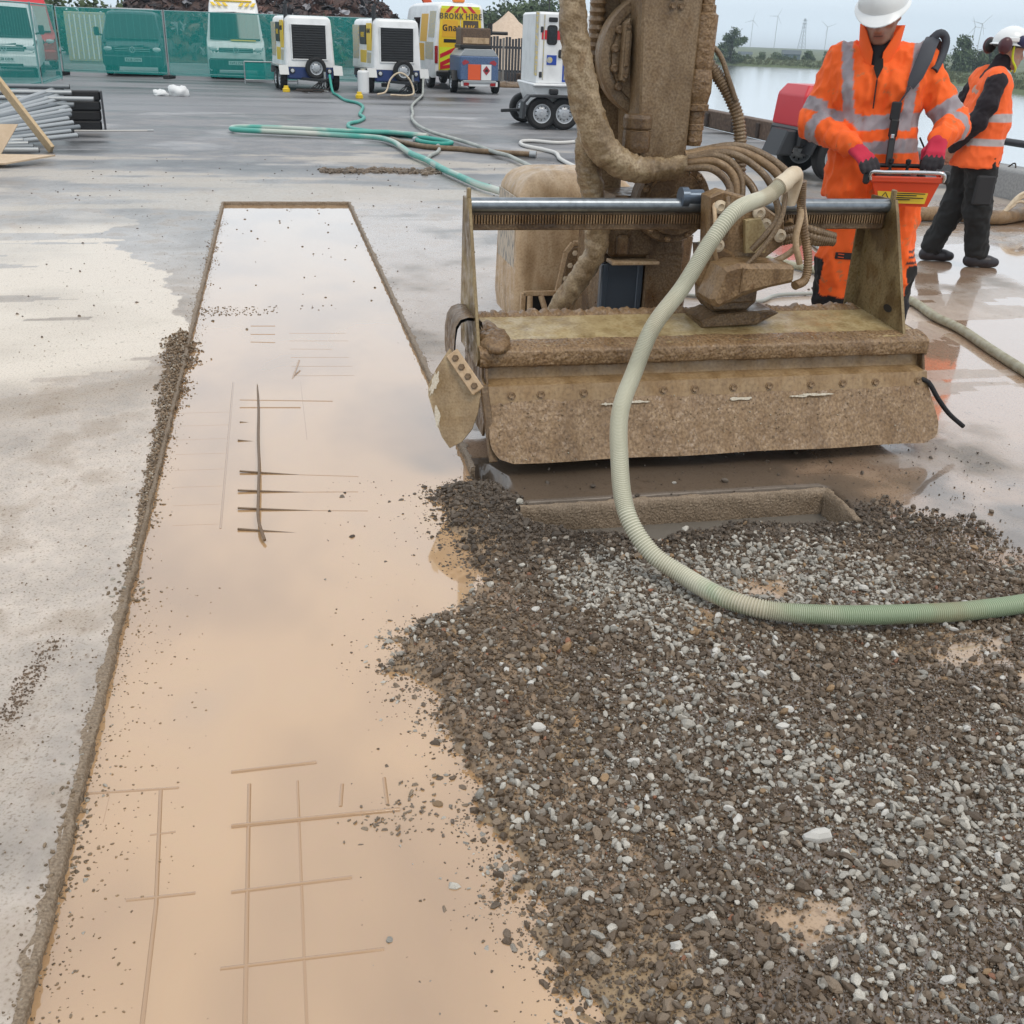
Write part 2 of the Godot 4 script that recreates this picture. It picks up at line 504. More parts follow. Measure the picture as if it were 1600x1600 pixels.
func gravel_left(z: float) -> float:       # where the heaped rubble meets the water of the cut
	var zs := [-3.95, -3.74, -3.45, -2.98, -2.86, -2.66, -2.5, -2.34, -2.1, -1.95, -1.75, -1.55, -1.25, 0.0]
	var xs := [0.62, 0.46, 0.46, 0.52, 0.44, 0.20, 0.19, 0.24, 0.30, 0.325, 0.31, 0.34, 0.39, 0.45]
	for i in zs.size() - 1:
		if z <= zs[i + 1]:
			return lerpf(xs[i], xs[i + 1], clampf((z - zs[i]) / (zs[i + 1] - zs[i]), 0, 1))
	return 0.5

func rubble_amount(x: float, z: float) -> float:   # 1 deep in the rubble, 0 outside
	if z < -3.95 or x < 0.05: return 0.0
	var e := gravel_left(z) + relief.get_noise_2d(x * 300.0, z * 300.0) * 0.09
	var a: float = clampf((x - e - relief.get_noise_2d(x * 1300.0, z * 1300.0) * 0.05) / 0.16, 0, 1)
	# toward the right the rubble thins out over the muddy slab
	var xr: float = lerpf(3.3, 2.35, clampf((-z - 2.2) / 1.2, 0, 1)) + relief.get_noise_2d(z * 160.0, x * 120.0) * 0.35
	a = minf(a, clampf((xr - x) / 0.5, 0, 1))
	var zr := lerpf(3.86, 3.42, clampf((x - 0.80) / 0.12, 0, 1)) - maxf(0.0, x - 1.7) * 0.10
	a = minf(a, clampf((z + zr + relief.get_noise_2d(x * 200.0, 7.0) * 0.1) / 0.14, 0, 1))
	return a

func sandy(x: float, z: float) -> float:     # places where tan fines have settled over the rubble
	var a := 0.0
	for q in [[1.95, -2.28, 0.17], [2.08, -2.10, 0.13], [1.52, -2.74, 0.13], [0.56, -2.90, 0.11], [1.0, -1.40, 0.12], [1.25, -2.62, 0.10]]:
		var d: float = (Vector2(x, (z - q[1]) * 1.6 + q[1]) - Vector2(q[0], q[1])).length() / q[2]
		a = maxf(a, 1.3 - d + relief.get_noise_2d(x * 500.0, z * 500.0) * 0.9)
	return clampf(a, 0, 1)

func in_pit(x: float, z: float) -> float:    # the fresh slot the jet has cut under the head
	var zb := -3.5
	var zf := -3.22 + relief.get_noise_2d(x * 140.0, 90.0) * 0.06 - maxf(0.0, 1.25 - x) * 0.35
	var a := clampf((z - zb) / 0.02, 0, 1) * clampf((zf - z) / 0.09, 0, 1)
	return a * clampf((x - 0.82) / 0.06, 0, 1) * clampf((2.15 - x) / 0.02, 0, 1)

func ground_y(x: float, z: float) -> float:
	if x > -30.0 and x < QUAY_X and z > -60.0 and z < 4.0:
		var y := relief.get_noise_2d(x * 14.0, z * 14.0) * 0.006
		if z > -5.0: y += relief.get_noise_2d(x * 260.0, z * 260.0) * 0.002 * clampf((z + 5.0) * 0.5, 0, 1)
		if x > 0.0:
			var a := rubble_amount(x, z)
			if a > 0.0:
				var ry := -0.012 + relief.get_noise_2d(x * 55.0, z * 55.0) * 0.035 + relief.get_noise_2d(x * 700.0, z * 700.0) * 0.007
				y = lerpf(y if x > 0.85 else -0.075, ry, smoothstep(0.0, 1.0, a))
			elif z > -3.9 and x < 0.8: y = -0.075
			var pit := in_pit(x, z)
			if pit > 0.0: y = lerpf(y, -0.15, pit)
			if a > 0.0: return y
		if x > CUT_L and x < CUT_R and z > CUT_END:
			return -0.085 + relief.get_noise_2d(x * 40.0, z * 40.0) * 0.012
		return y
	return 0.0

func build_ground() -> void:
	tile_a = Tile.new(5, 0.012, 5)
	tile_b = Tile.new(17, 0.02, 4)
	tile_c = Tile.new(29, 0.09, 3)
	relief.seed = 3
	relief.frequency = 0.02
	relief.fractal_octaves = 3
	# grid lines: close together near the viewer, doubled at the saw cuts
	var xs := PackedFloat32Array([-150.0, -90.0, -60.0, -40.0, -25.0, -15.0, -10.0])
	var x := -7.0
	while x < QUAY_X:
		if absf(x - CUT_L) > 0.012 and absf(x - CUT_R) > 0.012: xs.append(x)
		x += 0.022 if x > -1.3 and x < 2.8 else 0.09
	for e in [CUT_L - 0.004, CUT_L + 0.004, CUT_R - 0.004, CUT_R + 0.004, QUAY_X]: xs.append(e)
	var zs := PackedFloat32Array([6.0, 2.0, 0.0])
	var z := -0.7
	while z > -24.0:
		if absf(z - CUT_END) > 0.02: zs.append(z)
		z -= maxf(0.02, 0.0035 * z * z)
	zs.append_array([CUT_END + 0.004, CUT_END - 0.004, -26.0, -28.0, -30.0, -34.0, -40.0, -50.0, -75.0, -120.0, -250.0, -500.0])
	xs.sort()
	zs.sort()
	zs.reverse()
	var nx := xs.size()
	# split along z into the near yard and the far yard, which wear their own pictures of stains
	grid_part("ground", xs, zs, -24.5, 10.0, "near")
	grid_part("yard", xs, zs, -2000.0, -24.0, "far")

func grid_part(called: String, xs: PackedFloat32Array, zs: PackedFloat32Array, z0: float, z1: float, which: String) -> void:
	var rows := PackedFloat32Array()
	for z in zs:
		if z >= z0 and z <= z1: rows.append(z)
	if which == "far": rows.insert(0, last_row)
	last_row = rows[rows.size() - 1]
	var nx := xs.size()
	var v := PackedVector3Array()
	var n := PackedVector3Array()
	var uv := PackedVector2Array()
	var uv2 := PackedVector2Array()
	var ix := PackedInt32Array()
	for z in rows:
		for x in xs:
			var xj := x
			if which == "near" and z > CUT_END and (absf(x - CUT_L) < 0.006 or absf(x - CUT_R) < 0.006): xj += relief.get_noise_2d(z * 260.0, x * 50.0) * 0.003
			v.append(Vector3(xj, ground_y(x, z), z))
			uv2.append(Vector2(x, z) * 0.75)
			uv.append(Vector2((x + 7.0) / 16.0, (z + 24.5) / 26.5) if which == "near" else Vector2((x + 60.0) / 80.0, (z + 84.0) / 60.0))
	n.resize(v.size())
	for i in rows.size():
		for k in nx:
			var p := i * nx + k
			var dx := v[i * nx + mini(k + 1, nx - 1)] - v[i * nx + maxi(k - 1, 0)]
			var dz := v[mini(i + 1, rows.size() - 1) * nx + k] - v[maxi(i - 1, 0) * nx + k]
			var nn := dx.cross(dz)
			n[p] = (nn if nn.y > 0 else -nn).normalized()
			var vx := v[p].x
			if v[p].z > CUT_END - 0.05 and v[p].z < 1.0 and (absf(vx - CUT_L) < 0.035 or absf(vx - CUT_R) < 0.035 and v[p].z < -3.9 or absf(v[p].z - CUT_END) < 0.3 and vx > CUT_L - 0.05 and vx < CUT_R + 0.05): n[p] = Vector3.UP
	for i in rows.size() - 1:
		for k in nx - 1:
			var a := i * nx + k
			var b := a + nx
			ix.append_array([a, b, a + 1, a + 1, b, b + 1])
	# walls of the cut stay flat-shaded: where a step is steep, take the upper face's normal
	var arr := []
	arr.resize(Mesh.ARRAY_MAX)
	arr[Mesh.ARRAY_VERTEX] = v
	arr[Mesh.ARRAY_NORMAL] = n
	arr[Mesh.ARRAY_TEX_UV] = uv
	arr[Mesh.ARRAY_TEX_UV2] = uv2
	arr[Mesh.ARRAY_INDEX] = ix
	var m := ArrayMesh.new()
	m.add_surface_from_arrays(Mesh.PRIMITIVE_TRIANGLES, arr)
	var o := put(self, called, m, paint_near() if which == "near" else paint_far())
	tag(o, "", "", "", "structure")

var last_row := 0.0

func picture_material(w: int, h: int, data: PackedByteArray) -> StandardMaterial3D:
	var m := plain(Color.WHITE, 1.0)
	var t := ImageTexture.create_from_image(Image.create_from_data(w, h, false, Image.FORMAT_RGBA8, data))
	m.albedo_texture = t
	m.roughness_texture = t
	m.roughness_texture_channel = BaseMaterial3D.TEXTURE_CHANNEL_ALPHA
	m.texture_repeat = false
	return m

# stains, films of slurry and damp on the concrete; alpha holds the roughness (a wet film is smooth)
func paint_near() -> StandardMaterial3D:
	var W := 1536
	var H := 1400
	var data := PackedByteArray()
	data.resize(W * H * 4)
	var hm := PackedByteArray()
	hm.resize(W * H)
	var film := PackedByteArray()
	film.resize(W * H)
	var p := 0
	var i := 0
	for j in H:
		var z := -24.5 + 26.5 * (j + 0.5) / H
		var row_left := z > -14.0
		for k in W:
			var x := -7.0 + 16.0 * (k + 0.5) / W
			var big := tile_a.d[(int(z * 34.0) & 511) * 512 + (int(x * 34.0) & 511)] / 255.0
			var mid := tile_b.d[(int(z * 91.0) & 511) * 512 + (int(x * 91.0) & 511)] / 255.0
			var fine := tile_c.d[(int(z * 170.0 + 40.0) & 511) * 512 + (int(x * 170.0) & 511)] / 255.0
			var streak := tile_b.d[(int(z * 38.0 + 90.0) & 511) * 512 + (int(x * 8.0 + z * 1.5 + 30.0) & 511)] / 255.0
			streak = clampf((streak - 0.5) * 2.0 + 0.5, 0.0, 1.0)
			# bare concrete, bluish grey and worn
			var t := 0.53 + 0.60 * big + 0.46 * (mid - 0.5) + 0.24 * (fine - 0.5)
			var r := 0.535 * t
			var g := 0.468 * t
			var b := 0.405 * t
			var rough := 0.42 + 0.3 * fine
			var wet_film := 0.0
			# beyond the trodden mud the slab is greyer and wet
			var clean := clampf((-z - 6.2 + (mid - 0.5) * 1.5) / 2.5, 0.0, 1.0) * 0.75
			r = lerpf(r, 0.40 * t, clean)
			g = lerpf(g, 0.405 * t, clean)
			b = lerpf(b, 0.41 * t, clean)
			rough = lerpf(rough, 0.16 + 0.3 * fine, clean)
			# the farther yard is old tarmac, dark with oil, dirt and tyre marks in long streaks
			var far := clampf((-z - 11.0 + (big - 0.5) * 6.0) / 4.0, 0.0, 1.0)
			if far > 0.0:
				var s := 0.085 + 0.17 * streak + 0.08 * (mid - 0.5) + 0.05 * (fine - 0.5)
				if streak < 0.36: s *= 0.45 + 1.53 * streak
				if big > 0.60: s *= 1.0 + minf((big - 0.60) * 3.0, 0.6)
				r = lerpf(r, s, far)
				g = lerpf(g, s * 1.01, far)
				b = lerpf(b, s * 1.06, far)
				rough = lerpf(rough, 0.30 + 0.4 * streak, far)
			# brown mud trodden over the slab
			if mid > 0.58:
				var a := minf((mid - 0.58) * 3.0, 0.5) * (1.0 - 0.7 * far)
				r = lerpf(r, 0.27, a)
				g = lerpf(g, 0.205, a)
				b = lerpf(b, 0.145, a)
			# dried pale slurry beyond the cut
			if z < -10.6 and z > -17.0:
				var a := clampf((0.17 - absf(z + 12.6 + 0.25 * x * (0.4 if x < 0.0 else -0.15) + (mid - 0.5) * 1.6) / 14.0 - 0.06 + (streak - 0.5) * 0.5 + (big - 0.5) * 0.35) * 7.0, 0.0, 1.0) * 0.6
				r = lerpf(r, 0.52, a)
				g = lerpf(g, 0.465, a)
				b = lerpf(b, 0.39, a)
			if x < -0.3:
				# left: a pool of pale slurry with a scalloped right shore
				var zz := z + (mid - 0.5) * 0.5
				var shore := -0.62 - 0.45 * clampf((-zz - 7.0) / 1.2, 0.0, 1.0) - 1.3 * clampf((-zz - 8.6) / 4.0, 0.0, 1.0)
				shore += (streak - 0.5) * (0.3 + 0.5 * clampf((-z - 7.0) / 3.0, 0.0, 1.0))
				var near_shore := -5.02 - (x + 1.34) * 0.5 + (mid - 0.5) * 0.12
				if z < near_shore and z > -12.8 and x < shore - 0.03:
					var ridge := streak < 0.26
					var a := minf((near_shore - z) * 2.5, 1.0) * minf((shore - x) * 26.0, 1.0) * clampf((z + 12.8) / 3.0, 0.0, 1.0)
					a *= clampf(1.3 - 0.30 * maxf(0.0, -x - 0.6 + (-z - 6.0) * 0.35) + (big - 0.5) * 1.5, 0.12, 1.0)
					if ridge: a *= 0.12
					r = lerpf(r, 0.66, a)
					g = lerpf(g, 0.57, a)
					b = lerpf(b, 0.455, a)
					rough = lerpf(rough, 0.3, a)
					wet_film = a * 0.25
				elif z > -6.3 and z < -3.6:
					# brown drift of mud outside the pool
					var a := clampf(1.0 - absf(z - near_shore - 0.14) / 0.3, 0.0, 1.0) * (0.35 + 0.5 * mid)
					r = lerpf(r, 0.30, a)
					g = lerpf(g, 0.235, a)
					b = lerpf(b, 0.17, a)
			elif x > 0.7 and z > -12.0:
				# right: a broad film of milky water lying on the slab
				var wet := clampf((big - 0.26 + 0.25 * (mid - 0.5) + 0.22 * clampf((8.0 + z) / 3.0, 0.0, 1.0)) * 5.0, 0.0, 1.0) * clampf((z + 12.0) / 2.0, 0.0, 1.0)
				if x < 4.2 and z < -5.6 + 0.8 * (mid - 0.5): wet *= 0.45
				if streak < 0.2: wet *= 0.35
				r = lerpf(r, 0.46, wet)
				g = lerpf(g, 0.32, wet)
				b = lerpf(b, 0.22, wet)
				rough = lerpf(rough, 0.045 + 0.1 * fine, wet)
				wet_film = wet
				# mud round the rubble
				if z > -4.2:
					var a := clampf((z + 4.1) * 1.6, 0.0, 1.0) * clampf(1.0 - (x - 2.3) * 0.9 + (mid - 0.5) * 1.8, 0.0, 1.0)
					r = lerpf(r, 0.135, a)
					g = lerpf(g, 0.093, a)
					b = lerpf(b, 0.060, a)
					rough = lerpf(rough, 0.3, a)
			if x > 0.3 and x < 2.6 and z > -3.2 and z < -1.2:
				var a := sandy(x, z) * 0.9
				if a > 0.0:
					r = lerpf(r, 0.47, a)
					g = lerpf(g, 0.325, a)
					b = lerpf(b, 0.20, a)
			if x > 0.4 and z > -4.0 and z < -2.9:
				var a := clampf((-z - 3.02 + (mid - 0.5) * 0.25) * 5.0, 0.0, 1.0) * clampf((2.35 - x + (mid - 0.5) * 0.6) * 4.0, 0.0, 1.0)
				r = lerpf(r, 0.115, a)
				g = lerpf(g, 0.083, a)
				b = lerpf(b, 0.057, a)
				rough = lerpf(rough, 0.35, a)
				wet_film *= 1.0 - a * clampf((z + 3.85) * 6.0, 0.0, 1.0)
			# scattered dark grit
			if fine > 0.83 and mid > 0.35:
				r *= 0.62
				g *= 0.58
				b *= 0.54
			# the floor of the cut
			if x > CUT_L + 0.006 and x < CUT_R - 0.006 and z > CUT_END + 0.01:
				r = 0.30 + 0.08 * (mid - 0.5)
				g = 0.21 + 0.06 * (mid - 0.5)
				b = 0.13
				rough = 0.5
			data[p] = int(255.0 * pow(clampf(r, 0.0, 1.0), 0.4545))
			data[p + 1] = int(255.0 * pow(clampf(g, 0.0, 1.0), 0.4545))
			data[p + 2] = int(255.0 * pow(clampf(b, 0.0, 1.0), 0.4545))
			data[p + 3] = int(255.0 * clampf(rough, 0.0, 1.0))
			p += 4
			hm[i] = int(255.0 * clampf(0.5 + (fine - 0.5) * 0.9 * minf(rough * 2.0, 1.0) + (mid - 0.5) * 0.3, 0.0, 1.0))
			film[i] = int(255.0 * wet_film)
			i += 1
	var m := picture_material(W, H, data)
	m.clearcoat_enabled = true
	m.clearcoat = 1.0
	m.clearcoat_roughness = 0.04
	m.clearcoat_texture = ImageTexture.create_from_image(Image.create_from_data(W, H, false, Image.FORMAT_L8, film))
	m.heightmap_enabled = true
	m.heightmap_texture = ImageTexture.create_from_image(Image.create_from_data(W, H, false, Image.FORMAT_L8, hm))
	m.heightmap_scale = 0.35
	m.texture_repeat = true
	# pores and grit of the concrete, finer than the picture of stains
	m.detail_enabled = true
	m.detail_blend_mode = BaseMaterial3D.BLEND_MODE_MUL
	m.detail_uv_layer = BaseMaterial3D.DETAIL_UV_2
	m.detail_albedo = noise_tex(98, 0.09, [[0.0, Color(.62, .58, .53)], [0.25, Color(.84, .82, .79)], [0.36, Color(.96, .955, .95)], [0.62, Color(1, 1, 1)], [0.8, Color(.94, .93, .915)], [1.0, Color(.85, .82, .78)]], 1024, FastNoiseLite.TYPE_SIMPLEX_SMOOTH, 4)
	return m

func paint_far() -> StandardMaterial3D:
	var W := 1024
	var H := 512
	var data := PackedByteArray()
	data.resize(W * H * 4)
	var p := 0
	for j in H:
		var z := -84.0 + 60.0 * (j + 0.5) / H
		for k in W:
			var x := -60.0 + 80.0 * (k + 0.5) / W
			var big := tile_a.d[(int(z * 12.0) & 511) * 512 + (int(x * 12.0) & 511)] / 255.0
			var streak := tile_b.d[(int(z * 24.0 + 90.0) & 511) * 512 + (int(x * 4.0 + z * 0.8 + 30.0) & 511)] / 255.0
			streak = clampf((streak - 0.5) * 2.0 + 0.5, 0.0, 1.0)
			var s := 0.07 + 0.145 * streak + 0.10 * (big - 0.5)
			if streak < 0.36: s *= 0.45 + 1.53 * streak
			data[p] = int(255.0 * pow(s, 0.4545))
			data[p + 1] = int(255.0 * pow(s * 1.01, 0.4545))
			data[p + 2] = int(255.0 * pow(s * 1.06, 0.4545))
			data[p + 3] = int(255.0 * (0.32 + 0.35 * streak))
			p += 4
	return picture_material(W, H, data)

func build_water_in_cut() -> void:
	# silty water standing in the cut; silt hangs in clouds of slightly different tan
	var m := plain(Color.WHITE, 0.05)
	m.albedo_texture = noise_tex(44, 0.006, [[0.0, lin(.34, .21, .112)], [0.35, lin(.42, .262, .138)], [0.55, lin(.475, .298, .155)], [0.7, lin(.485, .307, .162)], [1.0, lin(.43, .285, .17)]], 512)
	m.uv1_scale = Vector3(1.0, 4.0, 1.0)
	m.metallic_specular = 0.7
	m.clearcoat_enabled = true
	m.clearcoat = 1.0
	m.clearcoat_roughness = 0.02
	m.normal_enabled = true
	m.normal_texture = noise_tex(45, 0.012, [], 512)
	(m.normal_texture as NoiseTexture2D).as_normal_map = true
	(m.normal_texture as NoiseTexture2D).bump_strength = 1.0
	m.normal_scale = 0.06
	var g := G.new()
	var rows := []
	for z in [CUT_END + 0.004, -9.0, -7.0, -5.0, -3.95]: rows.append([Vector3(CUT_L + 0.004, WATER_Y, z), Vector3(CUT_R - 0.004, WATER_Y, z)])
	g.sheet(rows)
	var g2 := [[Vector3(CUT_L + 0.004, WATER_Y, -3.95), Vector3(0.72, WATER_Y, -3.95)], [Vector3(CUT_L + 0.004, WATER_Y, 1.5), Vector3(0.72, WATER_Y, 1.5)]]
	g.sheet(g2)
	for k in g.v.size(): g.uv[k] = Vector2(g.v[k].x * 0.35, g.v[k].z * 0.05)
	var o := put(self, "water", g.done(), m)
	tag(o, "", "", "", "structure")
	var pw := plain(lin(.15, .135, .115), 0.04)
	var gp := G.new().sheet([[Vector3(0.86, -0.105, -3.6), Vector3(2.2, -0.105, -3.6)], [Vector3(0.86, -0.105, -3.1), Vector3(2.2, -0.105, -3.1)]])
	# rough broken faces of the concrete round the cut
	cut_face([Vector3(CUT_L + 0.006, 0, -0.7), Vector3(CUT_L + 0.006, 0, CUT_END)], Vector3.RIGHT, 900)
	cut_face([Vector3(CUT_L, 0, CUT_END + 0.006), Vector3(CUT_R, 0, CUT_END + 0.006)], Vector3.BACK, 120)
	cut_face([Vector3(CUT_R - 0.006, 0, -3.86), Vector3(CUT_R - 0.006, 0, CUT_END)], Vector3.LEFT, 500)
	cut_face([Vector3(0.84, 0, -3.475), Vector3(2.13, 0, -3.475)], Vector3.BACK, 160, 0.17)
	cut_face([Vector3(2.125, 0, -3.49), Vector3(2.125, 0, -3.2)], Vector3.LEFT, 60, 0.17)
	tag(put(self, "pit_water", gp.done(), pw), "", "", "", "structure")

func cut_face(ends: Array, out: Vector3, n: int, deep := 0.095) -> void:
	var rows := []
	for j in range(-1, 7):
		var row := []
		for k in n + 1:
			var t := pow(float(k) / n, 1.7) if n > 200 else float(k) / n
			var p: Vector3 = ends[0].lerp(ends[1], t)
			var along := p.x + p.z
			var lip := absf(relief.get_noise_2d(along * 420.0, 9.0)) * 0.010
			var top := ground_y(p.x - out.x * 0.05, p.z - out.z * 0.05)
			var y := 0.0 - deep * j / 6.0 + relief.get_noise_2d(along * 500.0, j * 40.0) * 0.004
			var d := 0.004 + relief.get_noise_2d(along * 260.0, j * 150.0) * 0.008 + relief.get_noise_2d(along * 1300.0, j * 600.0) * 0.007 + 0.005 * j / 6.0
			if j == -1:       # the chipped lip: the saw cut has broken back unevenly into the slab
				y = top + 0.002
				d = -0.012 - maxf(0.0, relief.get_noise_2d(along * 330.0, 77.0)) * 0.03 - absf(relief.get_noise_2d(along * 1500.0, 5.0)) * 0.008
			elif j == 0: y = top + 0.0015 - lip
			row.append(Vector3(p.x, y, p.z) + out * (d if j == -1 else maxf(d, 0.001)))
		rows.append(row)
	tag(put(self, "cut_face", G.new().sheet(rows).done(), M.cut_face), "", "", "", "structure")

# ---------------------------------------------------------------- rubble
func stone_mesh(sd: int, flat: float, rings := 4, seg := 6) -> ArrayMesh:
	var r := RandomNumberGenerator.new()
	r.seed = sd
	var g := G.new()
	g.ball(Vector3.ZERO, Vector3(1, flat, 0.72), Basis(), rings, seg)
	# facet it: cut the ball by random planes
	var planes := []
	for k in 8: planes.append([Vector3(r.randf_range(-1, 1), r.randf_range(-1, 1) * 1.0, r.randf_range(-1, 1)).normalized(), r.randf_range(0.30, 0.72)])
	for k in g.v.size():
		var p := g.v[k]
		for q in planes:
			var lim: float = q[1] * (absf(q[0].x) + absf(q[0].y) * flat + absf(q[0].z) * 0.72) * 0.85
			var d: float = p.dot(q[0]) - lim
			if d > 0: p -= q[0] * d
		g.v[k] = p
	return flat_copy(g)

func flat_copy(g: G) -> ArrayMesh:    # the same triangles with flat faces
	var h := G.new()
	for t in range(0, g.ix.size(), 3):
		var a := g.v[g.ix[t]]
		var b := g.v[g.ix[t + 1]]
		var c := g.v[g.ix[t + 2]]
		var nn := (c - a).cross(b - a)
		if nn.length() < 1e-9: continue
		h.face([a, b, c], nn.normalized())
	return h.done()

func many(called: String, mesh: Mesh, mat: Material, xfs: Array, cols: Array, parent: Node = self) -> MultiMeshInstance3D:
	var mm := MultiMesh.new()
	mm.transform_format = MultiMesh.TRANSFORM_3D
	mm.use_colors = cols.size() > 0
	mm.mesh = mesh
	mm.instance_count = xfs.size()
	for i in xfs.size():
		mm.set_instance_transform(i, xfs[i])
		if cols.size(): mm.set_instance_color(i, cols[i])
	var o := MultiMeshInstance3D.new()
	o.name = numbered(called) if parent == self else called
	o.multimesh = mm
	o.material_override = mat
	parent.add_child(o, true)
	return o

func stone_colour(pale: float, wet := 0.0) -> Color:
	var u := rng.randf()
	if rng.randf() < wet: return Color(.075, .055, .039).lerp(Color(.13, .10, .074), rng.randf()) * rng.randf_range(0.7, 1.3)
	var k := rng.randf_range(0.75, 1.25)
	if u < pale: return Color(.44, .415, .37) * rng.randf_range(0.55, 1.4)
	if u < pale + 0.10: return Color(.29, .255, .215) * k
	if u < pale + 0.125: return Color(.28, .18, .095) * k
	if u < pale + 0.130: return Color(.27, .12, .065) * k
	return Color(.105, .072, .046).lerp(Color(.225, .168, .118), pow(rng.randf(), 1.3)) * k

func rest(x: float, z: float, s: float, up := 0.0) -> Transform3D:   # a stone of size s lying at x, z
	var b := Basis(Vector3.UP, rng.randf() * TAU) * Basis(Vector3(rng.randf_range(-1, 1), 0, rng.randf_range(-1, 1)).normalized(), rng.randf_range(0, 0.5))
	return Transform3D(b.scaled_local(Vector3(s * rng.randf_range(0.8, 1.4), s, s * rng.randf_range(0.75, 1.15))), Vector3(x, ground_y(x, z) + s * 0.20 + up, z))

func pale_here(x: float, z: float) -> float:
	# bands where the washed pale aggregate lies on top
	var a := relief.get_noise_2d(x * 70.0 + 500.0, z * 70.0)
	var p := clampf(0.10 + a * 0.30, 0.03, 0.5)
	p += 0.62 * exp(-pow((z + 2.85) / 0.27, 2.0)) * clampf((x - 0.75) * 2.5, 0, 1) * clampf((2.1 - x) * 1.5, 0, 1)
	p += 0.3 * exp(-pow((z + 1.55) / 0.3, 2.0)) * clampf((x - 0.6) * 1.5, 0, 1)
	return p

func build_gravel() -> void:
	M.stone = plain(Color.WHITE, 0.55)
	M.stone.vertex_color_use_as_albedo = true
	M.stone.albedo_texture = noise_tex(71, 0.03, [[0.0, Color(.72, .70, .68)], [0.5, Color(.95, .95, .94)], [1.0, Color(1, 1, 1)]], 256)
	M.stone.uv1_triplanar = true
	M.stone.uv1_scale = Vector3.ONE * 0.8
	M.stone.heightmap_enabled = true
	M.stone.heightmap_texture = M.bump_fine
	M.stone.heightmap_scale = 0.05
	var shapes := []
	for k in 6: shapes.append(stone_mesh(100 + k, [0.5, 0.7, 0.85, 0.6, 0.45, 0.75][k], 5, 7))
	var xfs := [[], [], [], [], [], []]
	var cols := [[], [], [], [], [], []]
	var made := 0
	while made < 185000:
		var z := -0.95 - 2.95 * pow(rng.randf(), 0.9)
		var x := 0.08 + rng.randf() * 2.95
		var a := rubble_amount(x, z)
		var stray := 0.06 * rubble_amount(x + 0.09, z) if a < 0.02 else 0.0
		if rng.randf() > a * 1.15 + 0.006 + stray: continue
		if in_pit(x, z) > 0.6: continue
		if rng.randf() < sandy(x, z) * 0.86: continue
		made += 1
		var s := 0.002 + 0.0042 * pow(rng.randf(), 2.0)
		var big: bool = rng.randf() < 0.115
		if big: s = 0.0055 + 0.0115 * pow(rng.randf(), 1.6)
		var pale := pale_here(x, z)
		if rng.randf() < 0.006: s = rng.randf_range(0.012, 0.023)
		pale = minf(pale * 2.3, 0.8) if big else pale * 0.55
		var k := rng.randi() % 6
		var tf := rest(x, z, s, rng.randf() * 0.004)
		if z > -3.9 and x < 0.8: tf.origin.y = maxf(tf.origin.y, WATER_Y - s * 0.15)
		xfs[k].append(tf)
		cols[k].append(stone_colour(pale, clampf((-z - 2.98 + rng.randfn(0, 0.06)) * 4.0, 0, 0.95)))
	# crumbs strewn over the slab and along the edges of the cut
	for q in 3600:
		var z := -1.1 - 9.5 * pow(rng.randf(), 1.5)
		var x := 0.0
		var s := rng.randf_range(0.002, 0.005)
		var u := rng.randf()
		if u < 0.62:
			x = CUT_L + rng.randfn(0.012, 0.03) * (1.0 + 0.6 * relief.get_noise_2d(z * 120.0, 0.0))
			s *= 1.0 + maxf(0.0, relief.get_noise_2d(z * 90.0, 5.0)) * 2.5
		elif u < 0.74 and z < -3.9: x = CUT_R + rng.randfn(0.01, 0.035)
		elif u < 0.92: x = CUT_L - 0.05 - 0.9 * rng.randf()
		else: x = CUT_R + 0.2 + 3.0 * rng.randf()
		if x < CUT_L + 0.3 or x > CUT_R - 0.1:
			var k := rng.randi() % 6
			var t := rest(x, z, s)
			if x > CUT_L and x < CUT_R: t.origin.y = maxf(t.origin.y, WATER_Y - s * 0.1)
			xfs[k].append(t)
			cols[k].append(Color(.23, .165, .105) * rng.randf_range(0.6, 1.3) if rng.randf() < 0.85 else Color(.4, .37, .32))
	# a smear of mud and crumbs on the near left of the slab
	for q in 420:
		var t := rng.randf()
		var k := rng.randi() % 6
		xfs[k].append(rest(lerpf(-0.77, -0.72, t) + rng.randfn(0, 0.02), lerpf(-2.35, -2.76, t) + rng.randfn(0, 0.03), rng.randf_range(0.0015, 0.006)))
		cols[k].append(Color(.17, .115, .075) * rng.randf_range(0.6, 1.4))
	# the ridge of spilled rubble on the left lip of the cut
	for q in 4300:
		var t := pow(rng.randf(), 1.35)
		var z := -6.05 + 2.9 * t
		var w: float = 0.085 * pow(1.0 - 0.80 * t, 1.4) * (0.6 + 0.8 * absf(relief.get_noise_2d(z * 150.0, 60.0)) * 2.0)
		var dx := rng.randfn(0, 0.5)
		var x := CUT_L - 0.035 * (1.0 - t) + dx * w
		var s := rng.randf_range(0.004, 0.012) * (1.0 - 0.4 * t)
		var k := rng.randi() % 6
		var tr := rest(x, z, s)
		tr.origin.y = maxf(tr.origin.y, WATER_Y) + maxf(0.0, 0.055 * (1.0 - t) * (1.0 - absf(dx) * 0.9)) * rng.randf()
		xfs[k].append(tr)
		cols[k].append(Color(.255, .18, .115) * rng.randf_range(0.5, 1.4) if rng.randf() < 0.88 else Color(.46, .41, .34))
	# silted crumbs breaking the surface of the water along the left wall
	for q in 520:
		var z := -1.2 - 1.9 * rng.randf()
		var x := CUT_L + absf(rng.randfn(0.0, 0.11))
		var k := rng.randi() % 6
		var s := rng.randf_range(0.002, 0.006)
		var t := rest(x, z, s)
		t.origin.y = WATER_Y - s * 0.2
		xfs[k].append(t)
		cols[k].append(Color(.29, .195, .115) * rng.randf_range(0.6, 1.3))
	for k in 6:
		tag(many("gravel", shapes[k], M.stone, xfs[k], cols[k]), "", "", "", "stuff")


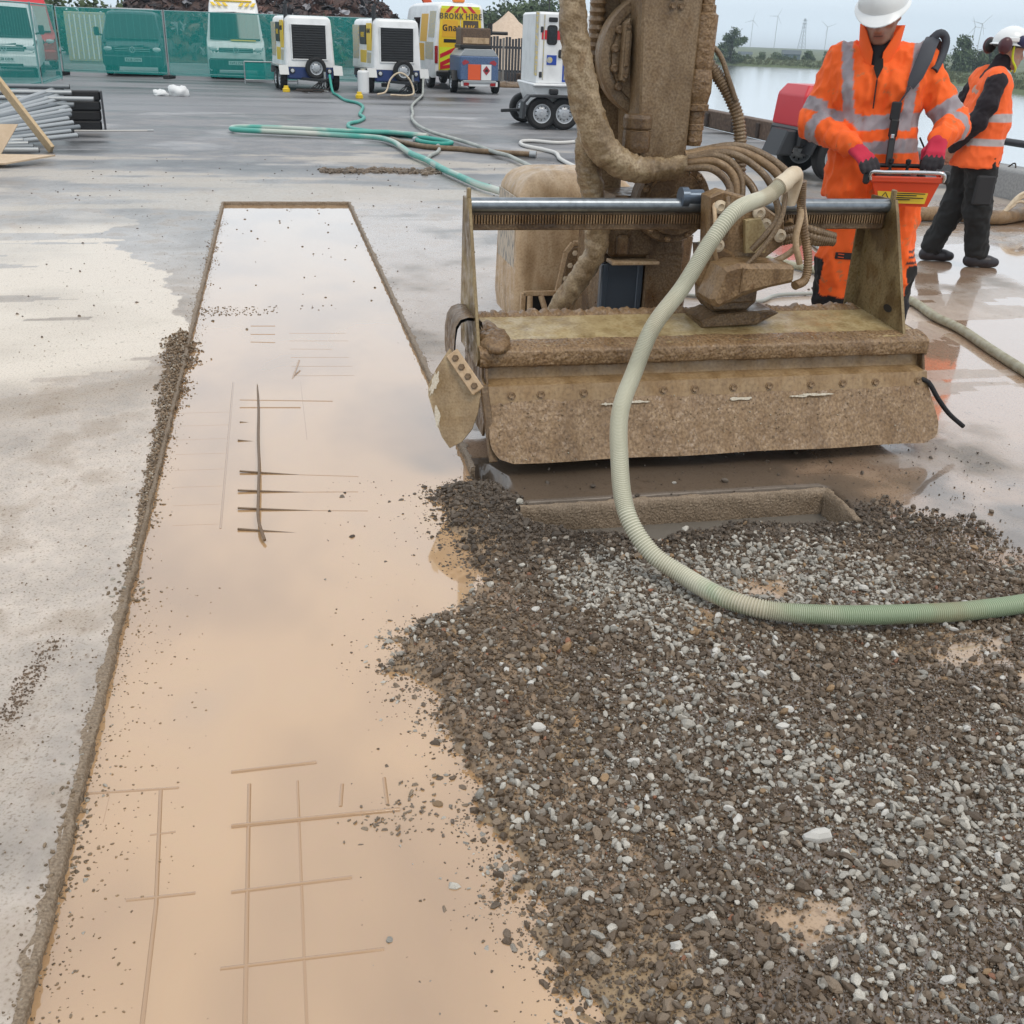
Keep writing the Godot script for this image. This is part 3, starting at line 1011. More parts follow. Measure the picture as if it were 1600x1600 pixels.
# ---------------------------------------------------------------- shapes shared by several things
func ring_rect(cx: float, cz: float, hx: float, hz: float, r: float, y: float, seg := 4) -> Array:   # a rounded rectangle at height y
	var out := []
	for q in [[1, 1, 0.0], [-1, 1, PI / 2], [-1, -1, PI], [1, -1, PI * 1.5]]:
		for k in seg + 1:
			var a: float = q[2] + PI / 2 * k / seg
			out.append(Vector3(cx + q[0] * (hx - r) + r * cos(a), y, cz + q[1] * (hz - r) + r * sin(a)))
	return out

func loft(g: G, rings: Array, cap_top := true, cap_bottom := false) -> G:
	var rows := []
	for r in rings: rows.append(r + [r[0]])
	g.sheet(rows)
	# outward normals
	var cen := Vector3.ZERO
	for p in rings[0]: cen += p
	if cap_top:
		var last: Array = rings[rings.size() - 1]
		g.face(last, Vector3.UP)
	if cap_bottom: g.face(rings[0], Vector3.DOWN)
	return g

func turned_out(g: G, cen: Vector3) -> G:   # make every normal face away from a middle axis
	for i in g.v.size():
		var d := g.v[i] - g.xf * cen
		d.y *= 0.3
		if g.n[i].dot(d) < 0 and absf(g.n[i].y) < 0.9: g.n[i] = -g.n[i]
	return g

func lumpy(g: G, amount: float, freq: float, sd := 0) -> G:    # push the points in and out a little
	var f := FastNoiseLite.new()
	f.seed = sd
	f.frequency = freq
	f.fractal_octaves = 3
	for i in g.v.size(): g.v[i] += g.n[i] * f.get_noise_3dv(g.v[i]) * amount
	return g

func bolt(g: G, p: Vector3, axis: Vector3, r := 0.014, hgt := 0.01) -> void:   # a hexagon head
	var z := axis.normalized()
	var x := z.cross(Vector3.UP)
	if x.length() < 0.1: x = z.cross(Vector3.RIGHT)
	x = x.normalized()
	g.lathe([Vector2(r * 1.5, 0), Vector2(r * 1.5, hgt * 0.25), Vector2(r, hgt * 0.25), Vector2(r * 0.95, hgt), Vector2(0, hgt)], 6, Basis(x, z, x.cross(z)), p)

func bolts(parent: Node, mat: Material, at0: Array, axis: Vector3, r: float, hgt: float, off := Vector3.ZERO) -> void:
	var g := G.new()
	bolt(g, Vector3.ZERO, axis, r, hgt)
	var m := g.done()
	for p in at0: put(parent, "bolt", m, mat, p + off)

func xy(ps: Array) -> PackedVector2Array:
	var out := PackedVector2Array()
	for i in range(0, ps.size(), 2): out.append(Vector2(ps[i], ps[i + 1]))
	return out

# ---------------------------------------------------------------- the machine
func build_robot() -> void:
	var base := Vector3(1.8, 0, -5.6)
	var R := thing("demolition_robot", "mud-caked demolition robot with a tall boom and a wide spray hood over the wet slab", "robot", base)
	var T := Transform3D(Basis(), -base)
	var zy := Basis(Vector3(0, 0, 1), Vector3.UP, Vector3(-1, 0, 0))     # polygon (z, y) drawn in the plane across x, depth toward -x
	# body
	var rings := []
	for q in [[0.10, 0.0, 0.06], [0.20, 0.012, 0.06], [0.78, 0.0, 0.06], [0.84, -0.008, 0.06], [0.885, -0.03, 0.055], [0.92, -0.065, 0.045], [0.945, -0.12, 0.03], [0.955, -0.17, 0.03]]:
		rings.append(ring_rect(1.665, -6.06, 0.345 + q[1], 0.31 + q[1], q[2], q[0], 5))
	put(R, "body", turned_out(loft(G.new().at(T), rings), Vector3(1.665, 0.5, -6.06)).done(), M.mud_paint)
	# the left flank shows worn dark paint through the film of mud
	put(R, "worn_panel", G.new().at(T).box(Vector3(1.3145, 0.62, -6.06), Vector3(0.006, 0.40, 0.46), 0.002).done(), M.worn)
	put(R, "rear_body", G.new().at(T).box(Vector3(1.97, 0.45, -6.70), Vector3(0.66, 0.6, 0.68), 0.05).done(), M.mud_paint)
	var g := G.new().at(T)
	g.prism(xy([-6.9, 0.12, -5.85, 0.12, -5.80, 0.60, -5.9, 0.66, -6.9, 0.66]), 0.34, zy, Vector3(2.395, 0, 0), 0.015)
	put(R, "side_cabinet", g.done(), M.mud_dark)
	g = G.new().at(T)
	g.prism(xy([1.555, 0.25, 1.80, 0.25, 1.80, 0.565, 1.635, 0.565, 1.60, 0.53]), 0.022, Basis(), Vector3(0, 0, -5.725), 0.004)
	var cover := put(R, "cover_plate", g.done(), M.mud_dark)
	bolts(cover, M.mud_pale, [Vector3(1.64, 0.53, -5.703), Vector3(1.615, 0.46, -5.703), Vector3(1.592, 0.385, -5.703), Vector3(1.58, 0.30, -5.703)], Vector3.BACK, 0.011, 0.008, -base)
	g = G.new().at(T)
	for q in [[[1.54, 0.26], [1.588, 0.53]], [[1.588, 0.53], [1.628, 0.583]], [[1.628, 0.583], [1.80, 0.583]]]:
		g.bar(Vector3(q[0][0], q[0][1], -5.715), Vector3(q[1][0], q[1][1], -5.715), 0.02, 0.03, 0.004)
	put(R, "edge_trim", g.done(), M.mud_paint)
	g = G.new().at(T)
	g.box(Vector3(1.485, 0.215, -5.725), Vector3(0.25, 0.15, 0.012), 0.002)
	var slot := put(R, "hose_slot", g.done(), M.black)
	g = G.new().at(T)
	for q in [[1.345, 0.2, 1.345, 0.31], [1.345, 0.305, 1.62, 0.305]]: g.bar(Vector3(q[0], q[1], -5.70), Vector3(q[2], q[3], -5.70), 0.02, 0.03, 0.004)
	put(slot, "slot_frame", g.done(), M.mud_paint)
	for q in [[1.385, 1.38], [1.45, 1.50], [1.56, 1.60]]:
		put(slot, "hose_end", G.new().at(T).cyl(Vector3(q[0], 0.29, -5.70), Vector3(q[1], 0.13, -5.66), 0.017, 10).done(), M.mud_paint)
	for sx in [1.68, 2.16]:
		g = G.new().at(T)
		var tr := []
		for k in 25:
			var a := PI / 2 + PI * k / 12.0 if k <= 12 else PI * 1.5 + PI * (k - 12) / 12.0
			tr.append(Vector2((-6.05 if k > 12 else -7.0) + 0.17 * cos(a), 0.175 + 0.17 * sin(a)))
		g.prism(PackedVector2Array(tr.slice(0, 25)), 0.22, zy, Vector3(sx + 0.11, 0, 0), 0.012)
		var track := put(R, "crawler_track", g.done(), M.rubber)
		for k in 14: put(track, "track_lug", G.new().box(Vector3.ZERO, Vector3(0.2, 0.02, 0.03), 0.004).done(), M.mud_dark, Vector3(sx, 0.352, -7.05 + k * 0.082) - base)
	# lower mast with the bright slide plate
	g = G.new().at(T)
	g.box(Vector3(1.675, 0.34, -4.98), Vector3(0.205, 0.56, 0.03), 0.004)
	put(R, "slide_plate", g.done(), M.steel_blue)
	g = G.new().at(T)
	g.box(Vector3(1.59, 0.34, -4.985), Vector3(0.03, 0.56, 0.06), 0.004)
	g.box(Vector3(1.775, 0.34, -4.985), Vector3(0.03, 0.56, 0.06), 0.004)
	put(R, "slide_rail", g.done(), M.steel_blue)
	g = G.new().at(T)
	g.box(Vector3(1.80, 0.40, -5.25), Vector3(0.42, 0.66, 0.46), 0.012)
	g.box(Vector3(1.90, 0.40, -4.985), Vector3(0.20, 0.62, 0.07), 0.01)
	put(R, "lower_mast", lumpy(g, 0.006, 9.0, 4).done(), M.mud_dark)
	g = G.new().at(T)
	g.box(Vector3(1.725, 0.636, -4.94), Vector3(0.25, 0.018, 0.10), 0.004)
	put(R, "flange", g.done(), M.mud_paint)
	g = G.new().at(T)
	g.box(Vector3(1.80, 0.80, -5.13), Vector3(0.40, 0.30, 0.36), 0.02)
	g.box(Vector3(1.66, 0.72, -4.93), Vector3(0.06, 0.10, 0.05), 0.012)
	put(R, "turntable_block", lumpy(g, 0.004, 8.0, 5).done(), M.mud_dark)
	g = G.new().at(T)
	var face_z := Basis(Vector3.RIGHT, Vector3.BACK, Vector3.DOWN)      # lathe axis toward the viewer
	g.lathe([Vector2(0.185, -0.12), Vector2(0.19, -0.02), Vector2(0.182, 0.0), Vector2(0.15, 0.0), Vector2(0.145, 0.02), Vector2(0.05, 0.02), Vector2(0.045, 0.03), Vector2(0, 0.03)], 40, face_z, Vector3(1.87, 0.935, -4.82))
	var hub := put(R, "slew_hub", g.done(), M.mud_dark)
	for k in 10:
		var a := TAU * k / 10.0 + 0.2
		bolts(hub, M.mud_cake, [Vector3(1.87 + 0.166 * cos(a), 0.935 + 0.166 * sin(a), -4.818)], Vector3.BACK, 0.012, 0.012, -base)
	# boom
	g = G.new().at(T)
	g.prism(xy([1.70, 1.08, 1.935, 1.08, 1.945, 1.82, 1.96, 3.0, 1.64, 3.0, 1.655, 1.82]), 0.34, Basis(), Vector3(0, 0, -5.24), 0.01)
	put(R, "boom", g.done(), M.boom)
	g = G.new().at(T)
	g.prism(xy([1.555, 0.92, 1.74, 0.92, 1.74, 2.9, 1.53, 2.9, 1.545, 1.5]), 0.10, Basis(), Vector3(0, 0, -5.36), 0.01)
	put(R, "boom_side_plate", g.done(), M.boom)
	g = G.new().at(T)
	g.lathe([Vector2(0.275, -0.10), Vector2(0.28, -0.02), Vector2(0.272, 0.0), Vector2(0.235, 0.0), Vector2(0.232, -0.012), Vector2(0.222, -0.012), Vector2(0.22, 0.004), Vector2(0.0, 0.004)], 56, face_z, Vector3(1.80, 1.575, -5.06))
	var disc := put(R, "joint_disc", g.done(), M.boom)
	for q in [[1.605, 1.685], [1.59, 1.605], [1.593, 1.52], [1.62, 1.44], [1.99, 1.68], [2.0, 1.6], [1.99, 1.5]]:
		put(disc, "bolt", G.new().lathe([Vector2(0.02, 0), Vector2(0.019, 0.012), Vector2(0.014, 0.016), Vector2(0, 0.016)], 12, face_z).done(), M.mud_dark, Vector3(q[0], q[1], -5.056) - base)
	g = G.new().at(T)
	g.prism(xy([1.612, 1.47, 1.636, 1.46, 1.652, 1.50, 1.655, 1.66, 1.640, 1.735, 1.615, 1.715]), 0.05, Basis(), Vector3(0, 0, -5.05), 0.006)
	g.prism(xy([1.622, 1.53, 1.640, 1.53, 1.640, 1.68, 1.622, 1.68]), 0.012, Basis(), Vector3(0, 0, -5.0), 0.003)
	var link := put(R, "link_plate", g.done(), M.boom)
	bolts(link, M.mud_dark, [Vector3(1.633, 1.49, -4.999), Vector3(1.633, 1.60, -4.999), Vector3(1.633, 1.70, -4.999)], Vector3.BACK, 0.009, 0.01, -base)
	g = G.new().at(T)
	g.lathe([Vector2(0.0, 0.0), Vector2(0.062, 0.0), Vector2(0.066, 0.02), Vector2(0.066, 0.095), Vector2(0.058, 0.10), Vector2(0.066, 0.108), Vector2(0.068, 0.15), Vector2(0.062, 0.166), Vector2(0, 0.166)], 14, Basis(), Vector3(1.668, 1.165, -4.87))
	put(R, "filter_can", lumpy(g, 0.004, 20.0, 6).done(), M.mud_dark)
	bolts(R, M.mud_dark, [Vector3(1.80, 1.79, -4.898), Vector3(1.84, 1.79, -4.898), Vector3(1.80, 1.83, -4.898), Vector3(1.84, 1.83, -4.898)], Vector3.BACK, 0.012, 0.012, -base)
	# dust bellows and its ram, left of the boom
	var prof := []
	for k in 34: prof.append(Vector2(0.030 + 0.012 * (k % 2), 1.555 + 0.03 * k * 0.62))
	g = G.new().at(T)
	g.lathe(prof, 20, Basis(), Vector3(1.545, 0, -5.22))
	put(R, "bellows", g.done(), M.mud_dark)
	g = G.new().at(T)
	g.box(Vector3(1.55, 1.49, -5.22), Vector3(0.085, 0.13, 0.085), 0.01)
	put(R, "ram_block", g.done(), M.mud_dark)
	# hydraulic ram on the right, in steps
	g = G.new().at(T)
	g.lathe([Vector2(0, 1.185), Vector2(0.036, 1.19), Vector2(0.042, 1.21), Vector2(0.04, 1.26), Vector2(0.044, 1.262), Vector2(0.044, 1.285), Vector2(0.04, 1.29), Vector2(0.042, 1.345), Vector2(0.058, 1.35), Vector2(0.058, 1.375), Vector2(0.05, 1.38), Vector2(0.062, 1.43), Vector2(0.062, 1.49), Vector2(0.052, 1.53), Vector2(0.056, 1.56), Vector2(0.058, 1.76), Vector2(0.044, 1.77), Vector2(0.044, 1.80), Vector2(0.036, 1.805), Vector2(0.034, 2.9)], 22, Basis(), Vector3(1.985, 0, -4.95))
	put(R, "hydraulic_ram", lumpy(g, 0.003, 22.0, 7).done(), M.mud_cake)
	put(R, "ribbed_hose", ribbed([Vector3(1.99, 1.60, -5.0), Vector3(2.06, 1.53, -4.98), Vector3(2.13, 1.44, -4.95), Vector3(2.185, 1.33, -4.92), Vector3(2.21, 1.2, -4.9), Vector3(2.215, 1.05, -4.88), Vector3(2.2, 0.93, -4.84)], 0.033, 0.007, 0.026, 14), M.mud_hose)
	R.get_child(R.get_child_count() - 1).position = -base
	var wire := smooth_path([Vector3(2.0, 1.66, -5.0), Vector3(2.07, 1.60, -4.95), Vector3(2.12, 1.50, -4.93), Vector3(2.16, 1.40, -4.9)], 0.02)
	put(R, "hose", G.new().at(T).tube(wire, 0.012, 8).done(), M.mud_hose)
	# canvas sleeve round the hose bundle: one branch goes to the carriage, one down into the body
	put(R, "hose_sleeve", sleeve([Vector3(1.30, 2.3, -4.9), Vector3(1.317, 1.807, -4.86), Vector3(1.336, 1.64, -4.85), Vector3(1.377, 1.46, -4.84), Vector3(1.424, 1.30, -4.82), Vector3(1.49, 1.18, -4.8), Vector3(1.60, 1.11, -4.77), Vector3(1.72, 1.10, -4.73), Vector3(1.86, 1.13, -4.66)], [0.042, 0.043, 0.045, 0.052, 0.062, 0.066, 0.062, 0.05, 0.038], 31, T), M.mud_sleeve)
	put(R, "hose_sleeve", sleeve([Vector3(1.44, 1.27, -4.9), Vector3(1.455, 1.10, -4.92), Vector3(1.50, 0.90, -4.92), Vector3(1.525, 0.71, -4.93), Vector3(1.46, 0.56, -4.95), Vector3(1.39, 0.43, -5.0), Vector3(1.36, 0.30, -5.1)], [0.05, 0.052, 0.05, 0.054, 0.05, 0.045, 0.042], 57, T), M.mud_sleeve)
	# the hoses that leave the sleeve
	for q in [
		[Vector3(1.84, 1.155, -4.67), Vector3(1.99, 1.175, -4.6), Vector3(2.07, 1.10, -4.55), Vector3(2.06, 0.96, -4.5), Vector3(1.98, 0.86, -4.45)],
		[Vector3(1.84, 1.14, -4.65), Vector3(1.95, 1.155, -4.56), Vector3(2.03, 1.09, -4.52), Vector3(2.02, 0.97, -4.47), Vector3(1.93, 0.88, -4.4)],
		[Vector3(1.84, 1.12, -4.63), Vector3(1.92, 1.13, -4.52), Vector3(1.985, 1.06, -4.46), Vector3(1.96, 0.95, -4.4), Vector3(1.88, 0.90, -4.33)],
		[Vector3(1.85, 1.165, -4.67), Vector3(2.03, 1.19, -4.6), Vector3(2.17, 1.11, -4.52), Vector3(2.20, 1.0, -4.42), Vector3(2.13, 0.90, -4.3)],
		[Vector3(1.85, 1.17, -4.69), Vector3(2.06, 1.20, -4.64), Vector3(2.22, 1.13, -4.54), Vector3(2.27, 1.02, -4.44), Vector3(2.22, 0.92, -4.3)],
		[Vector3(1.85, 1.175, -4.7), Vector3(2.1, 1.215, -4.66), Vector3(2.28, 1.13, -4.55), Vector3(2.32, 1.0, -4.4)],
		[Vector3(1.84, 1.13, -4.69), Vector3(2.0, 1.135, -4.62), Vector3(2.12, 1.06, -4.53), Vector3(2.13, 0.93, -4.44), Vector3(2.05, 0.84, -4.36)],
	]:
		put(R, "hose", G.new().at(T).tube(smooth_path(q, 0.025), rng.randf_range(0.016, 0.021), 10).done(), [M.mud_hose, M.mud_dark2, M.mud_hose][rng.randi() % 3])
	# the carriage rail: round guide tube, box beam and rack of teeth
	g = G.new().at(T)
	g.cyl(Vector3(0.765, 1.003, -4.32), Vector3(2.70, 1.003, -4.32), 0.03, 22)
	put(R, "guide_tube", g.done(), M.steel_bright)
	g = G.new().at(T)
	g.box(Vector3(1.735, 0.938, -4.37), Vector3(1.93, 0.078, 0.10), 0.004)
	put(R, "rail_beam", g.done(), M.mud_dark)
	g = G.new().at(T)
	g.box(Vector3(1.735, 0.984, -4.375), Vector3(1.93, 0.012, 0.13), 0.003)
	put(R, "rail_ledge", lumpy(g, 0.002, 30.0, 8).done(), M.mud_cake)
	g = G.new().at(T)
	var x := 0.79
	while x < 2.68:
		g.box(Vector3(x, 0.945, -4.313), Vector3(0.006, 0.038, 0.014), 0.001)
		x += 0.0125
	tag(put(R, "rack_tooth", g.done(), M.mud_dark2), "", "", "", "stuff")
	# upright plates at both ends of the rail
	for side in [0, 1]:
		var px: float = [0.776, 2.715][side]
		g = G.new().at(T)
		g.prism(xy([-4.40, 1.03, -4.27, 1.035, -4.25, 0.98, -3.99, 0.44, -4.02, 0.40, -4.40, 0.40, -4.43, 0.5] if side == 0 else [-4.47, 1.03, -4.27, 1.035, -4.24, 0.98, -3.99, 0.44, -4.02, 0.40, -4.46, 0.40, -4.485, 0.5]), 0.014, zy, Vector3(px, 0, 0), 0.002)
		if side == 1: g.box(Vector3(px - 0.034, 0.70, -4.48), Vector3(0.045, 0.60, 0.012), 0.002)
		g.box(Vector3(px - 0.007, 1.05, -4.3), Vector3(0.016, 0.05, 0.03), 0.004)
		put(R, "upright_plate", g.done(), M.upright)
	g = G.new().at(T)
	var oval := PackedVector2Array()
	for k in 16: oval.append(Vector2(-4.17 + 0.035 * cos(TAU * k / 16), 0.57 + 0.017 * sin(TAU * k / 16)))
	g.prism(oval, 0.0165, zy, Vector3(2.7165, 0, 0))
	put(R, "lifting_eye", g.done(), M.black)
	# the spray hood
	g = G.new().at(T)
	g.prism(xy([-4.44, 0.520, -4.0, 0.488, -4.0, 0.476, -4.44, 0.506]), 2.0, zy, Vector3(2.79, 0, 0))
	put(R, "hood_top", g.done(), M.mud_plate)
	var rows := []
	for q in [[-4.08, 0.492], [-4.06, 0.499], [-4.02, 0.493], [-3.985, 0.486], [-3.966, 0.480], [-3.958, 0.470], [-3.957, 0.445], [-3.957, 0.42], [-3.965, 0.411], [-4.03, 0.408]]:
		var row := []
		for k in 221:
			var xx := 0.765 + 2.04 * k / 220.0
			row.append(Vector3(xx, q[1], q[0]))
		rows.append(row)
	g = G.new().at(T)
	g.sheet(rows)
	for i in g.v.size():
		if g.n[i].z + g.n[i].y < 0: g.n[i] = -g.n[i]
	put(R, "hood_lip", renormalled(lumpy(lumpy(g, 0.005, 5.0, 21), 0.0045, 50.0, 22)), M.mud_cake)
	g = G.new().at(T)
	g.prism(xy([-4.03, 0.42, -4.012, 0.42, -3.995, 0.355, -3.925, 0.343, -3.90, 0.273, -3.912, 0.27, -3.936, 0.335, -4.008, 0.348]), 2.02, zy, Vector3(2.80, 0, 0), 0.001)
	var angle := put(R, "hood_angle", g.done(), M.mud_smooth)
	for k in 12:
		bolts(angle, M.mud_cake, [Vector3(0.86 + 1.87 * k / 11.0 + rng.randf_range(-0.03, 0.03), 0.305, -3.911)], Vector3(0, 0.32, 0.95), 0.013, 0.010, -base)
	# front flap: a hanging sheet with rounded lower corners
	rows = []
	for j in 13:
		var t := j / 12.0
		var row := []
		for k in 121:
			var s := k / 120.0
			var hw := 1.005 + 0.03 * t
			var r := 0.10
			var cut := maxf(0.0, t * 0.225 - (0.225 - r))
			if cut > 0: hw -= r - sqrt(maxf(r * r - cut * cut, 0.0))
			row.append(Vector3(1.80 + (s * 2 - 1) * hw + 0.012 * t, 0.285 - 0.222 * t, -3.905 + 0.14 * t + 0.006 * sin(s * 19.0) * t))
		rows.append(row)
	g = G.new().at(T)
	g.sheet(rows)
	for i in g.v.size():
		if g.n[i].z < 0: g.n[i] = -g.n[i]
	put(R, "front_flap", renormalled(lumpy(lumpy(g, 0.004, 5.0, 23), 0.0025, 70.0, 24)), M.mud_cake)
	g = G.new().at(T)
	var back := []
	for r0 in rows:
		var row := []
		for p in r0: row.append(p + Vector3(0, -0.004, -0.014))
		back.append(row)
	g.sheet(back)
	put(R, "flap_backing", g.done(), M.rubber)
	# loose clods and chips stuck in the mud
	var cx := []
	var cc := []
	for q in 520:
		var t := rng.randf()
		var s := rng.randf_range(0.002, 0.0055)
		var p := Vector3(rng.randf_range(0.82, 2.78), 0.285 - 0.222 * t, -3.902 + 0.14 * t + 0.002)
		if q % 3 == 0: p = Vector3(rng.randf_range(0.8, 2.78), 0.492, rng.randf_range(-4.05, -3.99))
		cx.append(Transform3D(Basis(Vector3(rng.randfn(), rng.randfn(), rng.randfn()).normalized(), rng.randf() * TAU).scaled(Vector3.ONE * s), p - base))
		cc.append(Color(.17, .11, .06).lerp(Color(.36, .27, .17), rng.randf()) if rng.randf() < 0.93 else Color(.5, .45, .36))
	tag(many("caked_grit", stone_mesh(210, 0.6), M.stone, cx, cc, R), "", "", "", "stuff")
	# pale places where the flap and lip are scraped clean
	for q in [[1.30, 0.266, 0.035, 0.007], [1.40, 0.270, 0.09, 0.007], [1.90, 0.266, 0.055, 0.009], [2.17, 0.268, 0.05, 0.007], [2.25, 0.272, 0.09, 0.006]]:
		var pts := PackedVector2Array()
		for k in 22:
			var a := TAU * k / 22
			pts.append(Vector2(q[2] * cos(a), q[3] * sin(a) * rng.randf_range(0.3, 1.3)) * rng.randf_range(0.75, 1.1))
		put(R, "scraped_patch", G.new().at(T).prism(pts, 0.004, Basis(Vector3.RIGHT, -0.53), Vector3(q[0], q[1] - 0.004, -3.884)).done(), M.white_scrape)
	put(R, "scraped_patch", G.new().at(T).prism(xy([0.805, 0.262, 0.835, 0.235, 0.825, 0.20, 0.822, 0.15, 0.858, 0.075, 0.84, 0.078, 0.812, 0.14, 0.797, 0.22]), 0.006, Basis(Vector3.RIGHT, -0.53), Vector3(0, 0.03, -3.765), 0.0).done(), M.white_scrape)
	# back and ends of the hood
	g = G.new().at(T)
	g.box(Vector3(1.79, 0.30, -4.445), Vector3(2.0, 0.42, 0.02), 0.003)
	put(R, "hood_back", g.done(), M.mud_dark)
	for px in [0.80, 2.80]:
		g = G.new().at(T)
		g.prism(xy([-4.44, 0.515, -4.0, 0.49, -3.94, 0.34, -3.925, 0.27, -4.0, 0.10, -4.44, 0.10]), 0.012, zy, Vector3(px, 0, 0), 0.002)
		put(R, "hood_end", g.done(), M.mud_dark)
	# caked mud along the back edge of the hood top and in its left corner
	rows = []
	for j in 9:
		var row := []
		for k in 241:
			var s := k / 240.0
			var ph := PI * j / 8.0
			var hgt := 0.024 * (0.5 + 0.6 * absf(relief.get_noise_2d(s * 900.0, 11.0)) * 2.0 + 0.5 * relief.get_noise_2d(s * 4000.0, 31.0))
			if s > 0.965 or s < 0.01: hgt *= 0.4
			row.append(Vector3(0.79 + 1.95 * s, 0.512 + maxf(0.004, hgt) * sin(ph), -4.41 - 0.04 * cos(ph)))
		rows.append(row)
	g = G.new().at(T)
	g.sheet(rows)
	for i in g.v.size():
		if g.n[i].y < 0: g.n[i] = -g.n[i]
	put(R, "caked_mud", lumpy(g, 0.007, 80.0, 27).done(), M.mud_cake)
	g = G.new().at(T)
	g.ball(Vector3(0.84, 0.49, -4.12), Vector3(0.07, 0.045, 0.20), Basis(), 14, 24)
	put(R, "caked_mud", lumpy(lumpy(g, 0.02, 14.0, 28), 0.008, 60.0, 29).done(), M.mud_cake)
	# rolled fender and side flap at the left end
	rows = []
	for q in [[0.795, 0.545], [0.79, 0.575], [0.765, 0.592], [0.73, 0.596], [0.70, 0.585], [0.682, 0.555], [0.674, 0.50], [0.672, 0.44], [0.676, 0.39]]:
		rows.append([Vector3(q[0], q[1], -4.30), Vector3(q[0], q[1], -4.22), Vector3(q[0] + 0.004, q[1] - 0.004, -4.08)])
	g = G.new().at(T)
	g.sheet(rows)
	var fender := put(R, "end_fender", lumpy(g, 0.004, 30.0, 30).done(), M.mud_dark)
	var rows2 := []
	for r0 in rows:
		var row := []
		for p in r0: row.append(p + (Vector3(0.735, 0.48, p.z) - p) * 0.12)
		rows2.append(row)
	put(fender, "fender_lining", G.new().at(T).sheet(rows2).done(), M.rubber)
	var fl := [Vector3(0.642, 0.492, -3.98), Vector3(0.725, 0.374, -3.87), Vector3(0.748, 0.338, -3.85), Vector3(0.735, 0.26, -3.84), Vector3(0.712, 0.198, -3.83), Vector3(0.67, 0.15, -3.82), Vector3(0.620, 0.125, -3.82), Vector3(0.59, 0.17, -3.83), Vector3(0.566, 0.24, -3.85), Vector3(0.542, 0.33, -3.88), Vector3(0.545, 0.365, -3.90), Vector3(0.585, 0.42, -3.95)]
	var fn := Vector3(-0.35, 0.35, 0.87).normalized()
	g = G.new().at(T)
	var fb := []
	for p in fl: fb.append(p - fn * 0.014)
	g.face(fl, fn)
	g.face(fb, -fn)
	for k in fl.size(): g.quad(fl[k], fl[(k + 1) % fl.size()], fb[(k + 1) % fl.size()], fb[k])
	var flap := put(R, "side_flap", g.done(), M.mud_plate2)
	g = G.new().at(T)
	g.bar(Vector3(0.648, 0.482, -3.955), Vector3(0.738, 0.352, -3.842), 0.055, 0.012, 0.003, fn)
	put(flap, "hinge_strip", g.done(), M.mud_paint)
	for t in [0.15, 0.38, 0.62, 0.86]: bolts(flap, M.mud_dark, [Vector3(0.648, 0.482, -3.955).lerp(Vector3(0.738, 0.352, -3.842), t) + fn * 0.007], fn, 0.010, 0.01, -base)
	for q in [[0.567, 0.375, 0.016, 0.052, 0.25], [0.572, 0.255, 0.013, 0.045, -0.22]]:
		var pts := PackedVector2Array()
		for k in 20: pts.append((Vector2(q[2] * cos(TAU * k / 20), q[3] * sin(TAU * k / 20)) * rng.randf_range(0.55, 1.15)).rotated(-q[4]))
		var fx := Vector3.UP.cross(fn).normalized()
		var fb2 := Basis(fx, fn.cross(fx), fn)
		var c0 := Vector3(q[0], q[1], 0)
		c0.z = fl[9].z - (fn.x * (c0.x - fl[9].x) + fn.y * (c0.y - fl[9].y)) / fn.z
		put(flap, "scraped_patch", G.new().at(T).prism(pts, 0.003, fb2, c0 + fn * 0.004).done(), M.white_scrape)
	put(R, "end_strut", G.new().at(T).bar(Vector3(0.775, 0.35, -3.93), Vector3(0.80, 0.06, -3.80), 0.035, 0.02, 0.004).done(), M.mud_dark)
	put(R, "rubber_strap", G.new().at(T).tube(smooth_path([Vector3(2.775, 0.31, -3.92), Vector3(2.80, 0.30, -3.90), Vector3(2.85, 0.23, -3.88), Vector3(2.92, 0.155, -3.87), Vector3(3.0, 0.095, -3.86)], 0.03), 0.011, 8).done(), M.rubber)
	# carriage with its lance drive
	g = G.new().at(T)
	g.prism(xy([1.77, 1.06, 1.83, 1.085, 1.98, 1.05, 2.13, 0.96, 2.14, 0.86, 2.06, 0.80, 1.98, 0.78, 1.84, 0.78, 1.79, 0.84]), 0.10, Basis(), Vector3(0, 0, -4.27), 0.008)
	var carriage := put(R, "carriage", g.done(), M.mud_dark2)
	for q in [[2.0, 0.995], [2.035, 0.945], [2.11, 0.90], [1.82, 1.02], [1.83, 0.86]]:
		put(carriage, "fitting", G.new().lathe([Vector2(0.028, 0), Vector2(0.028, 0.012), Vector2(0.015, 0.02), Vector2(0.012, 0.012), Vector2(0, 0.012)], 14, face_z).done(), M.mud_pale, Vector3(q[0], q[1], -4.168) - base)
	g = G.new().at(T)
	g.prism(xy([1.93, 0.97, 2.0, 0.98, 2.05, 0.90, 2.04, 0.83, 1.95, 0.83]), 0.03, Basis(), Vector3(0, 0, -4.165), 0.004)
	put(carriage, "valve_plate", g.done(), M.mud_plate)
	g = G.new().at(T)
	g.cyl(Vector3(1.70, 1.035, -4.32), Vector3(1.73, 1.035, -4.32), 0.045, 20)
	g.cyl(Vector3(1.73, 1.035, -4.32), Vector3(1.80, 1.035, -4.32), 0.035, 20)
	put(R, "rail_bearing", g.done(), M.steel_blue)
	g = G.new().at(T)
	g.prism(xy([1.79, 0.84, 1.83, 0.60, 1.86, 0.565, 2.02, 0.565, 2.06, 0.60, 2.05, 0.84]), 0.16, Basis(), Vector3(0, 0, -4.36), 0.01)
	g.box(Vector3(1.94, 0.70, -4.18), Vector3(0.20, 0.18, 0.05), 0.008)
	put(R, "lance_mount", lumpy(g, 0.003, 12.0, 33).done(), M.mud_dark)
	g = G.new().at(T)
